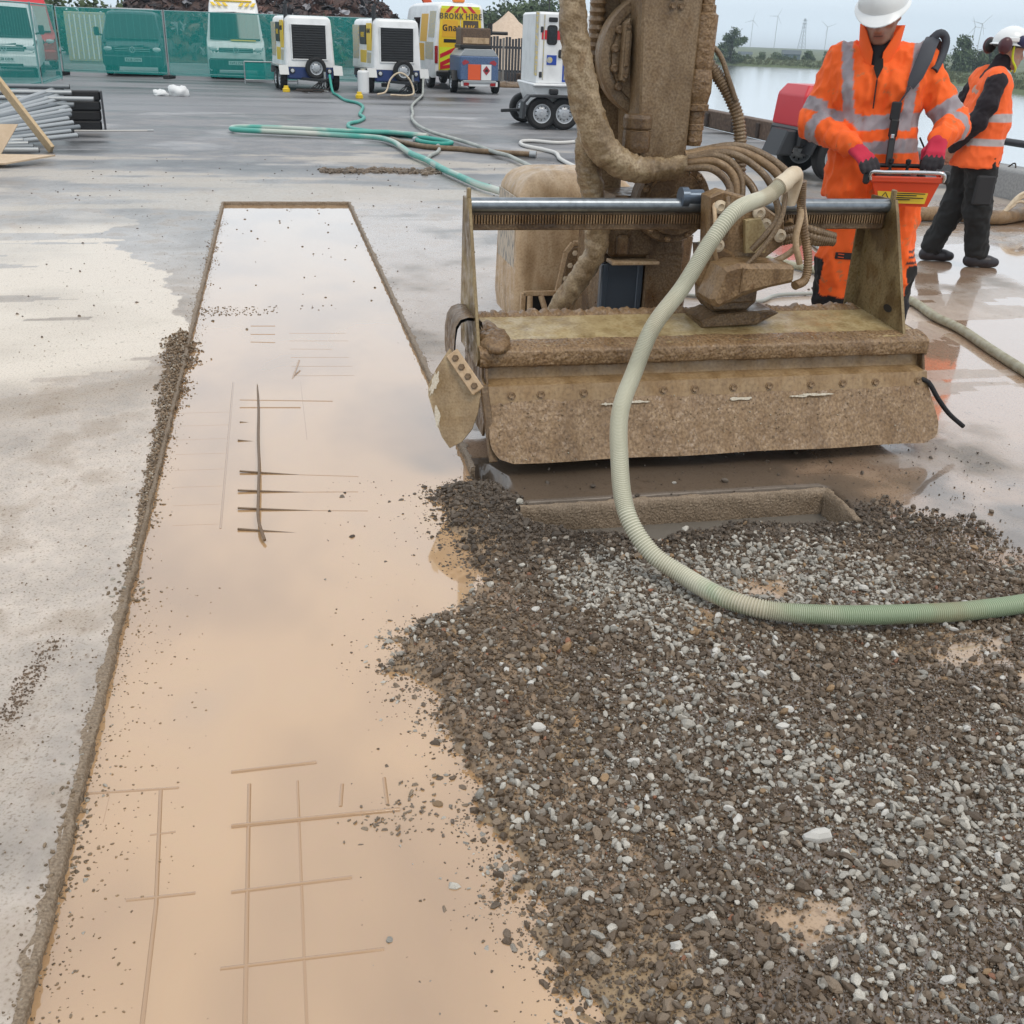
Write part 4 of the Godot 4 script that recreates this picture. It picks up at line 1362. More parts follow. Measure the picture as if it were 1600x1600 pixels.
	g.lathe([Vector2(0.10, -0.03), Vector2(0.10, 0.0), Vector2(0.088, 0.012), Vector2(0.0, 0.012)], 28, face_z, Vector3(1.84, 0.75, -4.17))
	put(R, "drive_wheel", g.done(), M.mud_dark2)
	# the nozzle guard: a box with a slanted, faceted left end
	g = G.new().at(T)
	g.prism(xy([1.755, 0.665, 1.775, 0.635, 1.80, 0.628, 1.90, 0.675, 2.02, 0.71, 2.125, 0.73, 2.12, 0.80, 2.03, 0.812, 1.86, 0.812, 1.80, 0.795]), 0.17, Basis(), Vector3(0, 0, -4.17), 0.018)
	g.prism(xy([1.88, 0.695, 2.115, 0.745, 2.112, 0.795, 1.88, 0.80]), 0.012, Basis(), Vector3(0, 0, -4.003), 0.004)
	put(R, "nozzle_guard", g.done(), M.mud_dark2)
	g = G.new().at(T)
	g.prism(xy([1.80, 0.50, 2.06, 0.51, 2.16, 0.56, 2.12, 0.575, 1.86, 0.56, 1.79, 0.53]), 0.20, Basis(), Vector3(0, 0, -4.36), 0.006)
	put(R, "nozzle_block", lumpy(g, 0.004, 14.0, 34).done(), M.mud_dark)
	# the thin lines and the jacketed hose on the carriage
	for q in [
		[Vector3(2.10, 1.12, -4.08), Vector3(2.14, 1.02, -4.06), Vector3(2.13, 0.90, -4.05), Vector3(2.17, 0.80, -4.06)],
		[Vector3(2.06, 1.10, -4.06), Vector3(2.03, 0.98, -4.02), Vector3(1.95, 0.85, -4.02), Vector3(1.87, 0.76, -4.04)],
		[Vector3(2.0, 1.10, -4.06), Vector3(2.03, 1.0, -4.04), Vector3(1.98, 0.92, -4.04), Vector3(1.94, 0.86, -4.06)],
		[Vector3(2.17, 1.05, -4.12), Vector3(2.20, 0.93, -4.12), Vector3(2.17, 0.84, -4.14), Vector3(2.08, 0.78, -4.16)],
		[Vector3(1.80, 1.06, -4.2), Vector3(1.79, 0.95, -4.12), Vector3(1.80, 0.86, -4.13), Vector3(1.83, 0.80, -4.16)],
		[Vector3(1.86, 1.08, -4.2), Vector3(1.84, 0.98, -4.11), Vector3(1.84, 0.9, -4.12)],
	]:
		put(carriage, "hose", G.new().at(T).tube(smooth_path(q, 0.02), rng.randf_range(0.009, 0.014), 8).done(), [M.mud_hose, M.mud_paint][rng.randi() % 2])
	put(R, "corrugated_line", ribbed([Vector3(2.12, 1.14, -4.05), Vector3(2.15, 1.0, -4.07), Vector3(2.185, 0.90, -4.07), Vector3(2.20, 0.82, -4.05), Vector3(2.19, 0.74, -4.03), Vector3(2.13, 0.72, -4.0)], 0.02, 0.004, 0.016, 12), M.mud_dark2)
	R.get_child(R.get_child_count() - 1).position = -base
	put(R, "hose_elbow", G.new().at(T).tube(smooth_path([Vector3(1.99, 1.137, -3.965), Vector3(2.03, 1.16, -3.99), Vector3(2.065, 1.17, -4.02), Vector3(2.085, 1.14, -4.05), Vector3(2.085, 1.05, -4.08)], 0.02), 0.034, 14).done(), M.mud_pale)
	# the ribbed rubber fingers behind the carriage
	for q in [[0.905, 0.02], [0.875, 0.024], [0.86, 0.02]]:
		put(R, "rubber_finger", ribbed([Vector3(2.16, q[0], -4.24), Vector3(2.26, q[0] + 0.012, -4.25), Vector3(2.34, q[0] - 0.006, -4.26), Vector3(2.43, q[0] - 0.03 if q[0] > 0.9 else 0.855, -4.27)], q[1], 0.005, 0.022, 10), M.mud_hose)
		R.get_child(R.get_child_count() - 1).position = -base

func sleeve(ps: Array, radii: Array, sd: int, T: Transform3D) -> ArrayMesh:   # wrinkled canvas round a path
	var path := smooth_path(ps, 0.012)
	var f := FastNoiseLite.new()
	f.seed = sd
	f.frequency = 7.0
	f.fractal_octaves = 3
	f.fractal_type = FastNoiseLite.FRACTAL_RIDGED
	var rr := []
	for i in path.size():
		var t := float(i) / (path.size() - 1) * (radii.size() - 1)
		var k := mini(int(t), radii.size() - 2)
		rr.append(lerpf(radii[k], radii[k + 1], t - k))
	var g := G.new().at(T)
	g.tube(path, rr, 26)
	for i in g.v.size():
		var p := g.v[i]
		g.v[i] += g.n[i] * (f.get_noise_3d(p.x * 1.6 + p.y, p.y * 0.9, p.z * 1.6) * 0.012 + f.get_noise_3d(p.x * 2.4 - p.y * 1.5 + 9.0, p.y * 1.8, p.z * 2.4) * 0.006)
	return renormalled(g)

func renormalled(g: G) -> ArrayMesh:    # smooth normals from the moved points
	var acc := PackedVector3Array()
	acc.resize(g.v.size())
	for t in range(0, g.ix.size(), 3):
		var a := g.ix[t]
		var b := g.ix[t + 1]
		var c := g.ix[t + 2]
		var nn := (g.v[c] - g.v[a]).cross(g.v[b] - g.v[a])
		acc[a] += nn
		acc[b] += nn
		acc[c] += nn
	for i in acc.size():
		if acc[i].length_squared() > 1e-20: g.n[i] = acc[i].normalized()
	return g.done()

func build_big_hose() -> void:
	# the pale ribbed hose: from the carriage, over the hood, down and away across the rubble; its far length is stained green
	var pts := [Vector3(2.0, 1.145, -3.97), Vector3(1.92, 1.10, -3.93), Vector3(1.70, 1.07, -3.74), Vector3(1.59, 0.97, -3.68), Vector3(1.47, 0.81, -3.62), Vector3(1.32, 0.69, -3.5), Vector3(1.235, 0.55, -3.42), Vector3(1.145, 0.45, -3.28), Vector3(1.105, 0.34, -3.14), Vector3(1.09, 0.20, -2.98), Vector3(1.145, 0.10, -2.87), Vector3(1.235, 0.052, -2.77), Vector3(1.31, 0.045, -2.63), Vector3(1.42, 0.045, -2.53), Vector3(1.61, 0.045, -2.47), Vector3(1.82, 0.042, -2.445), Vector3(2.04, 0.04, -2.432), Vector3(2.28, 0.04, -2.445), Vector3(2.6, 0.04, -2.49), Vector3(3.1, 0.038, -2.62), Vector3(4.0, 0.036, -2.8)]
	var path := smooth_path(pts, 0.0028)
	var g := G.new()
	g.use_col = true
	var rr := PackedFloat32Array()
	for i in path.size(): rr.append(0.0318 - 0.0052 * [0.0, 0.35, 1.0, 0.35][i % 4])
	g.tube(path, rr, 18)
	for i in g.v.size():
		var p := g.v[i]
		var gn := clampf((p.x - 1.25 + relief.get_noise_2d(p.x * 90.0, p.y * 400.0 + p.z * 300.0) * 0.6) * 2.0, 0, 1) if p.z > -2.95 and p.y < 0.12 else 0.0
		var ridge := i / 18 % 4 == 0      # the stiff pale helix moulded into the softer tinted wall
		var c := (Color(.64, .61, .50) if ridge else Color(.43, .42, .31)).lerp(Color(.30, .40, .26) if ridge else Color(.20, .27, .155), gn * 0.85)
		var mud := clampf(relief.get_noise_2d(p.x * 160.0 + 70.0, p.y * 160.0 + p.z * 120.0) * 2.0, 0, 1)
		c = c.lerp(Color(.33, .25, .15), mud * 0.5)
		g.col[i] = c
	var m := plain(Color.WHITE, 0.38)
	m.vertex_color_use_as_albedo = true
	var o := thing("ribbed_hose", "pale green ribbed hose looping from the robot's carriage down onto the rubble", "hose", Vector3(2.0, 0, -3.97))
	put(o, "hose", renormalled(g), m, -o.position)
	put(o, "hose_clamp", G.new().at(Transform3D(Basis(), -o.position)).cyl(Vector3(1.975, 1.131, -3.957), Vector3(2.01, 1.15, -3.972), 0.0365, 18).done(), M.mud_pale)

# ---------------------------------------------------------------- river, far bank, sky-line
func build_river() -> void:
	var m := plain(lin(.26, .28, .275), 0.16)
	m.metallic_specular = 0.7
	m.clearcoat_enabled = true
	m.clearcoat_roughness = 0.14
	m.normal_enabled = true
	m.normal_texture = noise_tex(61, 0.02, [], 512)
	(m.normal_texture as NoiseTexture2D).as_normal_map = true
	(m.normal_texture as NoiseTexture2D).bump_strength = 1.2
	m.normal_scale = 0.35
	m.uv1_triplanar = true
	m.uv1_world_triplanar = true
	m.uv1_scale = Vector3(0.3, 0.3, 0.3)
	var g := G.new().sheet([[Vector3(QUAY_X, -3, 60), Vector3(200, -3, 60)], [Vector3(QUAY_X, -3, -300), Vector3(200, -3, -300)]])
	tag(put(self, "river", g.done(), m), "", "", "", "structure")
	# quay wall below the edge
	g = G.new().box(Vector3(QUAY_X - 0.2, -2.2, -40), Vector3(0.38, 4.3, 110), 0.02)
	tag(put(self, "quay_wall", g.done(), grained([[0.0, lin(.05, .045, .04)], [1.0, lin(.14, .12, .1)]], 0.02, 0.4, 0.7, 0.0, 62)), "dark concrete quay wall dropping into the river", "wall", "", "structure")
	# far bank: a grassy dyke with level land behind
	var line := [Vector2(72, -40), Vector2(84, -80), Vector2(88, -116), Vector2(98, -146), Vector2(112, -190), Vector2(116, -226), Vector2(100, -234), Vector2(60, -238), Vector2(8, -240)]
	var rows := [[], [], [], [], []]
	for i in line.size():
		var d: Vector2 = (line[mini(i + 1, line.size() - 1)] - line[maxi(i - 1, 0)]).normalized()
		var o := Vector2(-d.y, d.x)
		if o.x < 0 and i < 5: o = -o
		if i >= 5: o = (o if o.y < 0 else -o) if i > 5 else Vector2(0.7, -0.7)
		for k in 5:
			var off: float = [0.0, 1.2, 4.0, 9.0, 30.0][k]
			var y: float = [-3.3, -2.7, -2.2, -1.8, -1.9][k]
			var p: Vector2 = line[i] + o * off
			rows[k].append(Vector3(p.x, y + 0.3 * relief.get_noise_2d(p.x * 9.0, p.y * 9.0), p.y))
	# subdivide along the bank
	var fine := []
	for r in rows:
		var out := []
		for i in r.size() - 1:
			for s in 12:
				var p: Vector3 = r[i].lerp(r[i + 1], s / 12.0)
				out.append(p + Vector3(0, 0.25 * relief.get_noise_2d(p.x * 40.0, p.z * 40.0), 0))
		out.append(r[r.size() - 1])
		fine.append(out)
	var gm := grained([[0.0, lin(.045, .07, .03)], [0.5, lin(.085, .115, .045)], [1.0, lin(.15, .16, .07)]], 0.03, 0.15, 0.95, 0.0, 63)
	tag(put(self, "riverbank", G.new().sheet(fine).done(), gm), "", "", "", "structure")
	var lm := grained([[0.0, lin(.07, .10, .045)], [1.0, lin(.16, .17, .09)]], 0.01, 0.02, 0.95, 0.0, 64)
	tag(put(self, "far_land", G.new().sheet([[Vector3(QUAY_X + 0.1, -1.95, -246), Vector3(900, -1.95, -246)], [Vector3(QUAY_X + 0.1, -1.95, -1000), Vector3(900, -1.95, -1000)]]).sheet([[Vector3(112, -1.97, 30), Vector3(900, -1.97, 30)], [Vector3(132, -1.97, -246), Vector3(900, -1.97, -246)]]).done(), lm), "", "", "", "structure")
	# tufts along the dyke
	var blade := G.new()
	for k in 14:
		var a := rng.randf() * TAU
		var p := Vector3(rng.randf_range(-0.4, 0.4), 0, rng.randf_range(-0.4, 0.4))
		var w := Vector3(cos(a), 0, sin(a)) * 0.07
		var top := p + Vector3(rng.randf_range(-0.2, 0.2), rng.randf_range(0.4, 0.9), rng.randf_range(-0.2, 0.2))
		blade.face([p - w, p + w, top], Vector3(-sin(a), 0.4, cos(a)).normalized())
	var xfs := []
	var cols := []
	for q in 5200:
		var r: int = rng.randi_range(1, 3)
		var k := rng.randi_range(0, fine[0].size() - 2)
		var p: Vector3 = fine[r][k].lerp(fine[r][k + 1], rng.randf()).lerp(fine[mini(r + 1, 4)][k], rng.randf() * 0.8)
		xfs.append(Transform3D(Basis(Vector3.UP, rng.randf() * TAU).scaled(Vector3.ONE * rng.randf_range(0.5, 1.0)), p - Vector3(0, 0.1, 0)))
		cols.append(Color(.075, .105, .04).lerp(Color(.15, .155, .07), rng.randf()) * rng.randf_range(0.7, 1.2))
	tag(many("grass", blade.done(), M.leaf, xfs, cols), "", "", "", "stuff")
	# trees and bushes on the far bank
	tree("bank_tree", "lone round-crowned tree at the water's edge beyond the river", Vector3(101.6, -2.7, -236), 7.6, 7.2, 41, 0.0)
	tree("bank_tree", "broad dark bushy tree on the near dyke between the two workers", Vector3(122, -2.0, -178), 5.6, 8.0, 42, 0.0)
	tree("bank_tree", "lower rounded tree joined to the right of the broad dark tree on the dyke", Vector3(127.5, -2.0, -179), 4.6, 7.5, 43, 0.0)
	tree("bank_tree", "low dark tree joined to the left of the broad dark tree on the dyke", Vector3(122, -2.0, -190), 3.6, 7.0, 47, 0.0)
	tree("bank_tree", "dark tree on the dyke partly behind the second worker's head", Vector3(128, -2.0, -160), 4.0, 8.5, 44, 0.0)
	tree("bank_tree", "far dark tree clump by the sheds across the river", Vector3(134, -2.0, -262), 1.9, 3.6, 45, 0.0)
	tree("bank_tree", "small dark tree clump on the far bank just left of the operator's sleeve", Vector3(140, -2.0, -262), 2.1, 4.5, 46, 0.0)
	for q in [[106, -243, 1.3], [109.5, -245, 1.0], [113.5, -246, 1.5], [118, -247, 1.7], [121.5, -250, 1.1], [125, -252, 1.0], [145, -254, 1.3], [152, -256, 1.2]]:
		bush("far_bush", "small hazy bush in the row along the far bank of the river", Vector3(q[0], -2.0, q[1]), q[2], 2.6 * q[2], rng.randi(), "bushes along the far bank")
	# sheds on the skyline
	for q in [["low pale shed beside the lone tree across the river", 116.5, -262.0, 3.2, 1.6, lin(.55, .57, .57)], ["low barn with a dark roof across the river", 129.0, -262.0, 4.4, 2.3, lin(.14, .19, .22)]]:
		var o := thing("shed", q[0], "building", Vector3(q[1], -1.95, q[2]), -0.35)
		put(o, "wall", G.new().box(Vector3(0, q[4] * 0.3, 0), Vector3(q[3], q[4] * 0.6, 2.4), 0.03).done(), plain(q[5], 0.7))
		put(o, "roof", G.new().prism(xy([-1.4, q[4] * 0.58, 1.4, q[4] * 0.58, 0.7, q[4], -0.7, q[4]]), q[3] + 0.3, Basis(Vector3(0, 0, 1), Vector3.UP, Vector3(-1, 0, 0)), Vector3(q[3] * 0.5 + 0.15, 0, 0)).done(), plain(lin(.10, .13, .15), 0.6))
	# wind turbines and lattice pylons, pale with distance
	for q in [[431.0, -960.0, 22.0, 0.25, "wind turbine left of the others beyond the river, its blade upright"], [447.5, -945.0, 26.0, 2.6, "second wind turbine beyond the river, its blades hanging down"], [487.0, -925.0, 18.5, 1.2, "wind turbine just above the operator's sleeve"], [478.0, -690.0, 20.5, 0.75, "wind turbine above the dark trees between the workers"], [521.0, -760.0, 20.0, 1.7, "smaller wind turbine just left of the one above the dark trees"]]:
		var o := thing("wind_turbine", q[4], "wind turbine", Vector3(q[0], -2.0, q[1]), -0.5, "wind turbines on the skyline")
		put(o, "tower", G.new().tube([Vector3.ZERO, Vector3(0, q[2] * 0.5, 0), Vector3(0, q[2], 0)], [0.38, 0.3, 0.22], 10).done(), M.turbine)
		put(o, "nacelle", G.new().box(Vector3(0, q[2] + 0.2, 0), Vector3(0.9, 0.95, 2.4), 0.2).done(), M.turbine)
		for k in 3:
			var a: float = q[3] + TAU * k / 3
			var d := Vector3(sin(a), cos(a), 0)
			var e := Vector3(cos(a), -sin(a), 0)
			var b0 := Vector3(0, q[2] + 0.2, 1.4)
			var g2 := G.new()
			g2.sheet([[b0 - e * 0.18, b0 + e * 0.18 + Vector3(0, 0, 0.2)], [b0 + d * 1.7 - e * 0.25, b0 + d * 1.7 + e * 0.18 + Vector3(0, 0, 0.15)], [b0 + d * 7.6 - e * 0.08, b0 + d * 7.6 + e * 0.05]])
			put(o, "blade", g2.done(), M.turbine)
	for q in [[469.5, -935.0, 24.5, "lattice pylon standing between the wind turbines"], [113.0, -560.0, 14.0, "faint lattice pylon beyond the sand heap, left one"], [120.5, -570.0, 14.0, "faint lattice pylon beyond the sand heap, right one"]]:
		var o := thing("lattice_pylon", q[3], "pylon", Vector3(q[0], -1.5, q[1]), 0.3, "pylons on the skyline")
		var hh: float = q[2]
		var legs := G.new()
		var br := G.new()
		var wd := 0.013 * hh
		for sx in [-1.0, 1.0]:
			for sz in [-1.0, 1.0]:
				legs.bar(Vector3(sx * hh * 0.10, 0, sz * hh * 0.10), Vector3(sx * 0.02 * hh, hh, sz * 0.02 * hh), wd, wd, 0.0)
		for k in 8:
			var t0 := k / 8.0
			var t1 := (k + 1) / 8.0
			var w0 := lerpf(hh * 0.10, hh * 0.02, t0)
			var w1 := lerpf(hh * 0.10, hh * 0.02, t1)
			for sz in [-1.0, 1.0]:
				br.bar(Vector3(-w0, hh * t0, sz * w0), Vector3(w1, hh * t1, sz * w1), wd * 0.6, wd * 0.6, 0.0)
				br.bar(Vector3(w0, hh * t0, sz * w0), Vector3(-w1, hh * t1, sz * w1), wd * 0.6, wd * 0.6, 0.0)
		for k in 3: br.bar(Vector3(-hh * 0.13, hh * (0.72 + 0.11 * k), 0), Vector3(hh * 0.13, hh * (0.72 + 0.11 * k), 0), wd * 0.8, wd * 0.8, 0.0)
		tag(put(o, "mast", legs.done(), M.pylon), "", "", "", "stuff")
		tag(put(o, "bracing", br.done(), M.pylon), "", "", "", "stuff")

func crown_mesh(r: RandomNumberGenerator, hgt: float, wide: float, leaves: int, leaf: float, low: float) -> ArrayMesh:   # leaf clumps through an uneven volume
	var g := G.new()
	g.use_col = true
	var lobes := []
	for k in 16:
		var a := r.randf() * TAU
		var t := r.randf()
		var y := lerpf(low, 0.92, t) * hgt
		var rad := wide * 0.5 * sqrt(maxf(0.05, 1.0 - pow((t - 0.38) / 0.68, 2.0)))
		var d := rad * sqrt(r.randf()) * 0.8
		lobes.append([Vector3(cos(a) * d, y, sin(a) * d), wide * r.randf_range(0.12, 0.24), r.randf_range(0.75, 1.25)])
	for q in leaves:
		var lb: Array = lobes[r.randi() % lobes.size()]
		var u := Vector3(r.randfn(), r.randfn() * 0.8, r.randfn()).normalized() * pow(r.randf(), 0.4)
		var p: Vector3 = lb[0] + u * lb[1] * r.randf_range(0.7, 1.15)
		if p.y < 0.05: p.y = r.randf() * hgt * 0.2
		var nn := (u + Vector3(r.randfn(), r.randfn(), r.randfn()) * 0.5).normalized()
		var t1 := nn.cross(Vector3(r.randf(), r.randf(), r.randf())).normalized() * leaf * r.randf_range(0.6, 1.2)
		var t2 := nn.cross(t1) * 0.7
		g.c = Color(.052, .083, .034).lerp(Color(.085, .12, .05), r.randf()) * float(lb[2])
		g.face([p - t1, p + t2 * 0.6, p + t1, p - t2 * 0.6], nn)
	return g.done()

func tree(called: String, label: String, at: Vector3, hgt: float, wide: float, sd: int, low := 0.12) -> void:
	var r := RandomNumberGenerator.new()
	r.seed = sd
	var o := thing(called, label, "tree", at)
	var g := G.new()
	g.tube([Vector3(0, -0.3, 0), Vector3(0.05, hgt * 0.3, 0), Vector3(0, hgt * 0.6, 0.05), Vector3(0.1, hgt * 0.85, 0)], [hgt * 0.035, hgt * 0.025, hgt * 0.014, hgt * 0.004], 8)
	for k in 7:
		var a := r.randf() * TAU
		var y := hgt * r.randf_range(0.22, 0.6)
		g.tube([Vector3(0, y, 0), Vector3(cos(a) * wide * 0.18, y + hgt * 0.1, sin(a) * wide * 0.18), Vector3(cos(a) * wide * 0.36, y + hgt * 0.16, sin(a) * wide * 0.36)], [hgt * 0.012, hgt * 0.008, hgt * 0.003], 6)
	put(o, "trunk", g.done(), M.bark)
	put(o, "crown", crown_mesh(r, hgt, wide, int(900 + 60 * wide * hgt), 0.34, low), M.leaf)

func bush(called: String, label: String, at: Vector3, hgt: float, wide: float, sd: int, group: String) -> void:
	var r := RandomNumberGenerator.new()
	r.seed = sd
	var o := thing(called, label, "bush", at, 0.0, group)
	put(o, "foliage", crown_mesh(r, hgt, wide, int(300 + 60 * wide * hgt), 0.22, 0.05), M.leaf)
	var g := G.new()
	for k in 4: g.tube([Vector3(0, -0.1, 0), Vector3(r.randf_range(-0.4, 0.4) * wide * 0.5, hgt * 0.6, r.randf_range(-0.4, 0.4) * wide * 0.5)], [0.05, 0.015], 5)
	put(o, "stem", g.done(), M.bark)

# ---------------------------------------------------------------- vehicles
func wheel(parent: Node, at: Vector3, r: float, w: float, spokes := true) -> Node3D:   # axle along x
	var o := Node3D.new()
	o.name = "wheel"
	parent.add_child(o, true)
	o.position = at
	var ax := Basis(Vector3(0, -1, 0), Vector3(1, 0, 0), Vector3(0, 0, 1))
	put(o, "tyre", G.new().lathe([Vector2(r * 0.58, -w * 0.42), Vector2(r * 0.82, -w * 0.5), Vector2(r * 0.95, -w * 0.44), Vector2(r, -w * 0.3), Vector2(r, w * 0.3), Vector2(r * 0.95, w * 0.44), Vector2(r * 0.82, w * 0.5), Vector2(r * 0.58, w * 0.42)], 28, ax).done(), M.rubber)
	var g := G.new()
	for s in [-1.0, 1.0]:
		g.lathe([Vector2(r * 0.60, s * w * 0.44), Vector2(r * 0.55, s * w * 0.42), Vector2(r * 0.50, s * w * 0.2), Vector2(r * 0.3, s * w * 0.34), Vector2(r * 0.14, s * w * 0.36), Vector2(r * 0.12, s * w * 0.44), Vector2(0, s * w * 0.44)], 24, ax)
	put(o, "rim", g.done(), M.rim)
	if spokes:
		g = G.new()
		for s in [-1.0, 1.0]:
			for k in 10:
				var a := TAU * k / 10
				g.ball(Vector3(s * w * 0.30, cos(a) * r * 0.41, sin(a) * r * 0.41), Vector3(0.02, r * 0.055, r * 0.035), Basis(Vector3.RIGHT, a), 5, 8)
		tag(put(o, "rim_hole", g.done(), M.black), "", "", "", "stuff")
	return o

func lettering(text: String, hgt: float, mat: Material, depth := 0.006, font := "Droid Sans", bold := true) -> Array:
	var tm := TextMesh.new()
	var f := SystemFont.new()
	f.font_names = PackedStringArray([font])
	f.font_weight = 700 if bold else 400
	tm.font = f
	tm.text = text
	tm.font_size = 32
	tm.pixel_size = hgt / 24.0
	tm.depth = depth
	return [tm, mat]

func letters(parent: Node, text: String, at: Vector3, hgt: float, mat: Material, b := Basis(), sx := 1.0) -> void:
	var q := lettering(text, hgt, mat)
	var o := MeshInstance3D.new()
	o.name = "lettering"
	o.mesh = q[0]
	o.material_override = mat
	o.transform = Transform3D(b * Basis().scaled(Vector3(sx, 1, 1)), at)
	parent.add_child(o, true)

func van_body(w: float, hgt: float, len: float, hood: float, nose_y: float) -> ArrayMesh:   # front at z = 0, facing +z
	var belt := nose_y + 0.16
	var secs := [[0.0, 0.34, nose_y - 0.22, 0.86, 0.80], [-0.04, 0.26, nose_y - 0.08, 0.94, 0.88], [-0.14, 0.24, nose_y, 0.98, 0.93], [-hood, 0.24, nose_y + 0.17, 1.0, 0.92], [-hood - 0.35, 0.24, lerpf(nose_y + 0.17, hgt, 0.48), 1.0, 0.87], [-hood - 0.72, 0.24, hgt - 0.07, 1.0, 0.81], [-hood - 0.95, 0.24, hgt - 0.015, 1.0, 0.80], [-hood - 1.4, 0.24, hgt, 1.0, 0.81], [-len + 0.1, 0.26, hgt, 1.0, 0.81], [-len, 0.34, hgt - 0.06, 0.97, 0.79]]
	var rows := []
	for s in secs:
		var hw: float = w * 0.5 * s[3]
		var ht: float = w * 0.5 * s[4]
		var b: float = minf(belt, s[2] - 0.03)
		var prof := [[hw * 0.92, s[1]], [hw, s[1] + 0.12], [hw * 1.01, lerpf(s[1], b, 0.6)], [lerpf(hw, ht, 0.12), b], [lerpf(hw, ht, 0.85), lerpf(b, s[2], 0.82)], [ht * 0.97, s[2] - 0.035], [ht * 0.86, s[2] - 0.004], [ht * 0.4, s[2] + 0.012]]
		var row := []
		for p in prof: row.append(Vector3(-p[0], p[1], s[0]))
		for k in range(prof.size() - 1, -1, -1): row.append(Vector3(prof[k][0], prof[k][1], s[0]))
		rows.append(row)
	var g := G.new()
	g.sheet(rows)
	for i in g.v.size():
		var o := g.v[i] - Vector3(0, 0.9, g.v[i].z)
		if g.n[i].dot(o) < 0: g.n[i] = -g.n[i]
	g.face(rows[0], Vector3.BACK)
	g.face(rows[rows.size() - 1], Vector3.FORWARD)
	return g.done()

func van_front(called: String, label: String, at: Vector3, turn: float, w: float, hgt: float, len: float, paint: Material, lower: Material, high: bool) -> Node3D:
	var o := thing(called, label, "van", at, turn)
	var hood := 0.62 if not high else 0.55
	var ny := 0.92 if not high else 1.02
	put(o, "body", van_body(w, hgt, len, hood, ny), paint)
	var top_y := hgt - 0.12 if not high else 1.98
	var t := (top_y - (ny + 0.17)) / (hgt - 0.07 - (ny + 0.17))
	var y0 := ny + 0.2
	var g := G.new()
	var zb := -hood + 0.09
	var zt := -hood - 0.72 * t + 0.13
	var wb := w * 0.5 * 0.86
	var wt := w * 0.5 * lerpf(0.88, 0.77, t)
	g.sheet([[Vector3(-wt, top_y, zt), Vector3(0, top_y + 0.03, zt + 0.04), Vector3(wt, top_y, zt)], [Vector3(-wb, y0, zb), Vector3(0, y0 - 0.03, zb + 0.06), Vector3(wb, y0, zb)]])
	put(o, "windscreen", g.done(), M.glass_dark)
	g = G.new()
	g.bar(Vector3(-wb, y0 - 0.02, zb + 0.05), Vector3(wb, y0 - 0.02, zb + 0.05), 0.03, 0.05, 0.01)
	put(o, "scuttle", g.done(), M.black)
	for s in [-1.0, 1.0]:
		g = G.new()
		g.ball(Vector3(s * w * 0.385, ny - 0.13, -0.07), Vector3(w * 0.085, 0.085, 0.07), Basis(), 8, 14)
		put(o, "headlight", g.done(), M.lamp_glass)
		g = G.new()
		g.box(Vector3(s * (w * 0.5 + 0.12), ny + 0.38, -hood - 0.15), Vector3(0.16, 0.26, 0.11), 0.03)
		g.bar(Vector3(s * w * 0.46, ny + 0.26, -hood - 0.2), Vector3(s * (w * 0.5 + 0.1), ny + 0.30, -hood - 0.16), 0.04, 0.05, 0.01)
		put(o, "mirror", g.done(), M.black)
	g = G.new()
	g.box(Vector3(0, ny - 0.14, -0.005), Vector3(w * 0.58, 0.13, 0.03), 0.01)
	var grille := put(o, "grille", g.done(), M.black)
	g = G.new()
	for y in [ny - 0.11, ny - 0.17]: g.bar(Vector3(-w * 0.28, y, 0.016), Vector3(w * 0.28, y, 0.016), 0.012, 0.014, 0.003)
	put(grille, "chrome_bar", g.done(), M.rim)
	# round badge with a V over a W
	g = G.new()
	var ring := []
	for k in 25: ring.append(Vector3(0.085 * cos(TAU * k / 24), ny - 0.13 + 0.085 * sin(TAU * k / 24), 0.035))
	g.tube(ring, 0.010, 6, false)
	for q in [[-0.05, 0.06, 0.0, 0.005], [0.05, 0.06, 0.0, 0.005], [-0.075, 0.02, -0.035, -0.07], [-0.035, -0.07, 0.0, -0.005], [0.0, -0.005, 0.035, -0.07], [0.035, -0.07, 0.075, 0.02]]:
		g.bar(Vector3(q[0], ny - 0.13 + q[1], 0.035), Vector3(q[2], ny - 0.13 + q[3], 0.035), 0.012, 0.012, 0.002)
	put(grille, "badge", g.done(), M.rim)
	g = G.new()
	g.box(Vector3(0, 0.46, 0.0), Vector3(w * 0.94, 0.34, 0.10), 0.05)
	var bumper := put(o, "bumper", g.done(), lower)
	put(bumper, "number_plate", G.new().box(Vector3(0, 0.50, 0.056), Vector3(0.52, 0.115, 0.012), 0.003).done(), M.plate_white)
	letters(bumper, "ELI8 ODN" if not high else "CV12 ZYN", Vector3(0, 0.50, 0.064), 0.075, M.black)
	put(bumper, "air_intake", G.new().box(Vector3(0, 0.345, 0.045), Vector3(w * 0.5, 0.08, 0.02), 0.008).done(), M.black)
	for s in [-1.0, 1.0]:
		for z in [-0.9, -len + 0.9]: wheel(o, Vector3(s * (w * 0.5 - 0.14), 0.33, z), 0.33, 0.22)
	return o

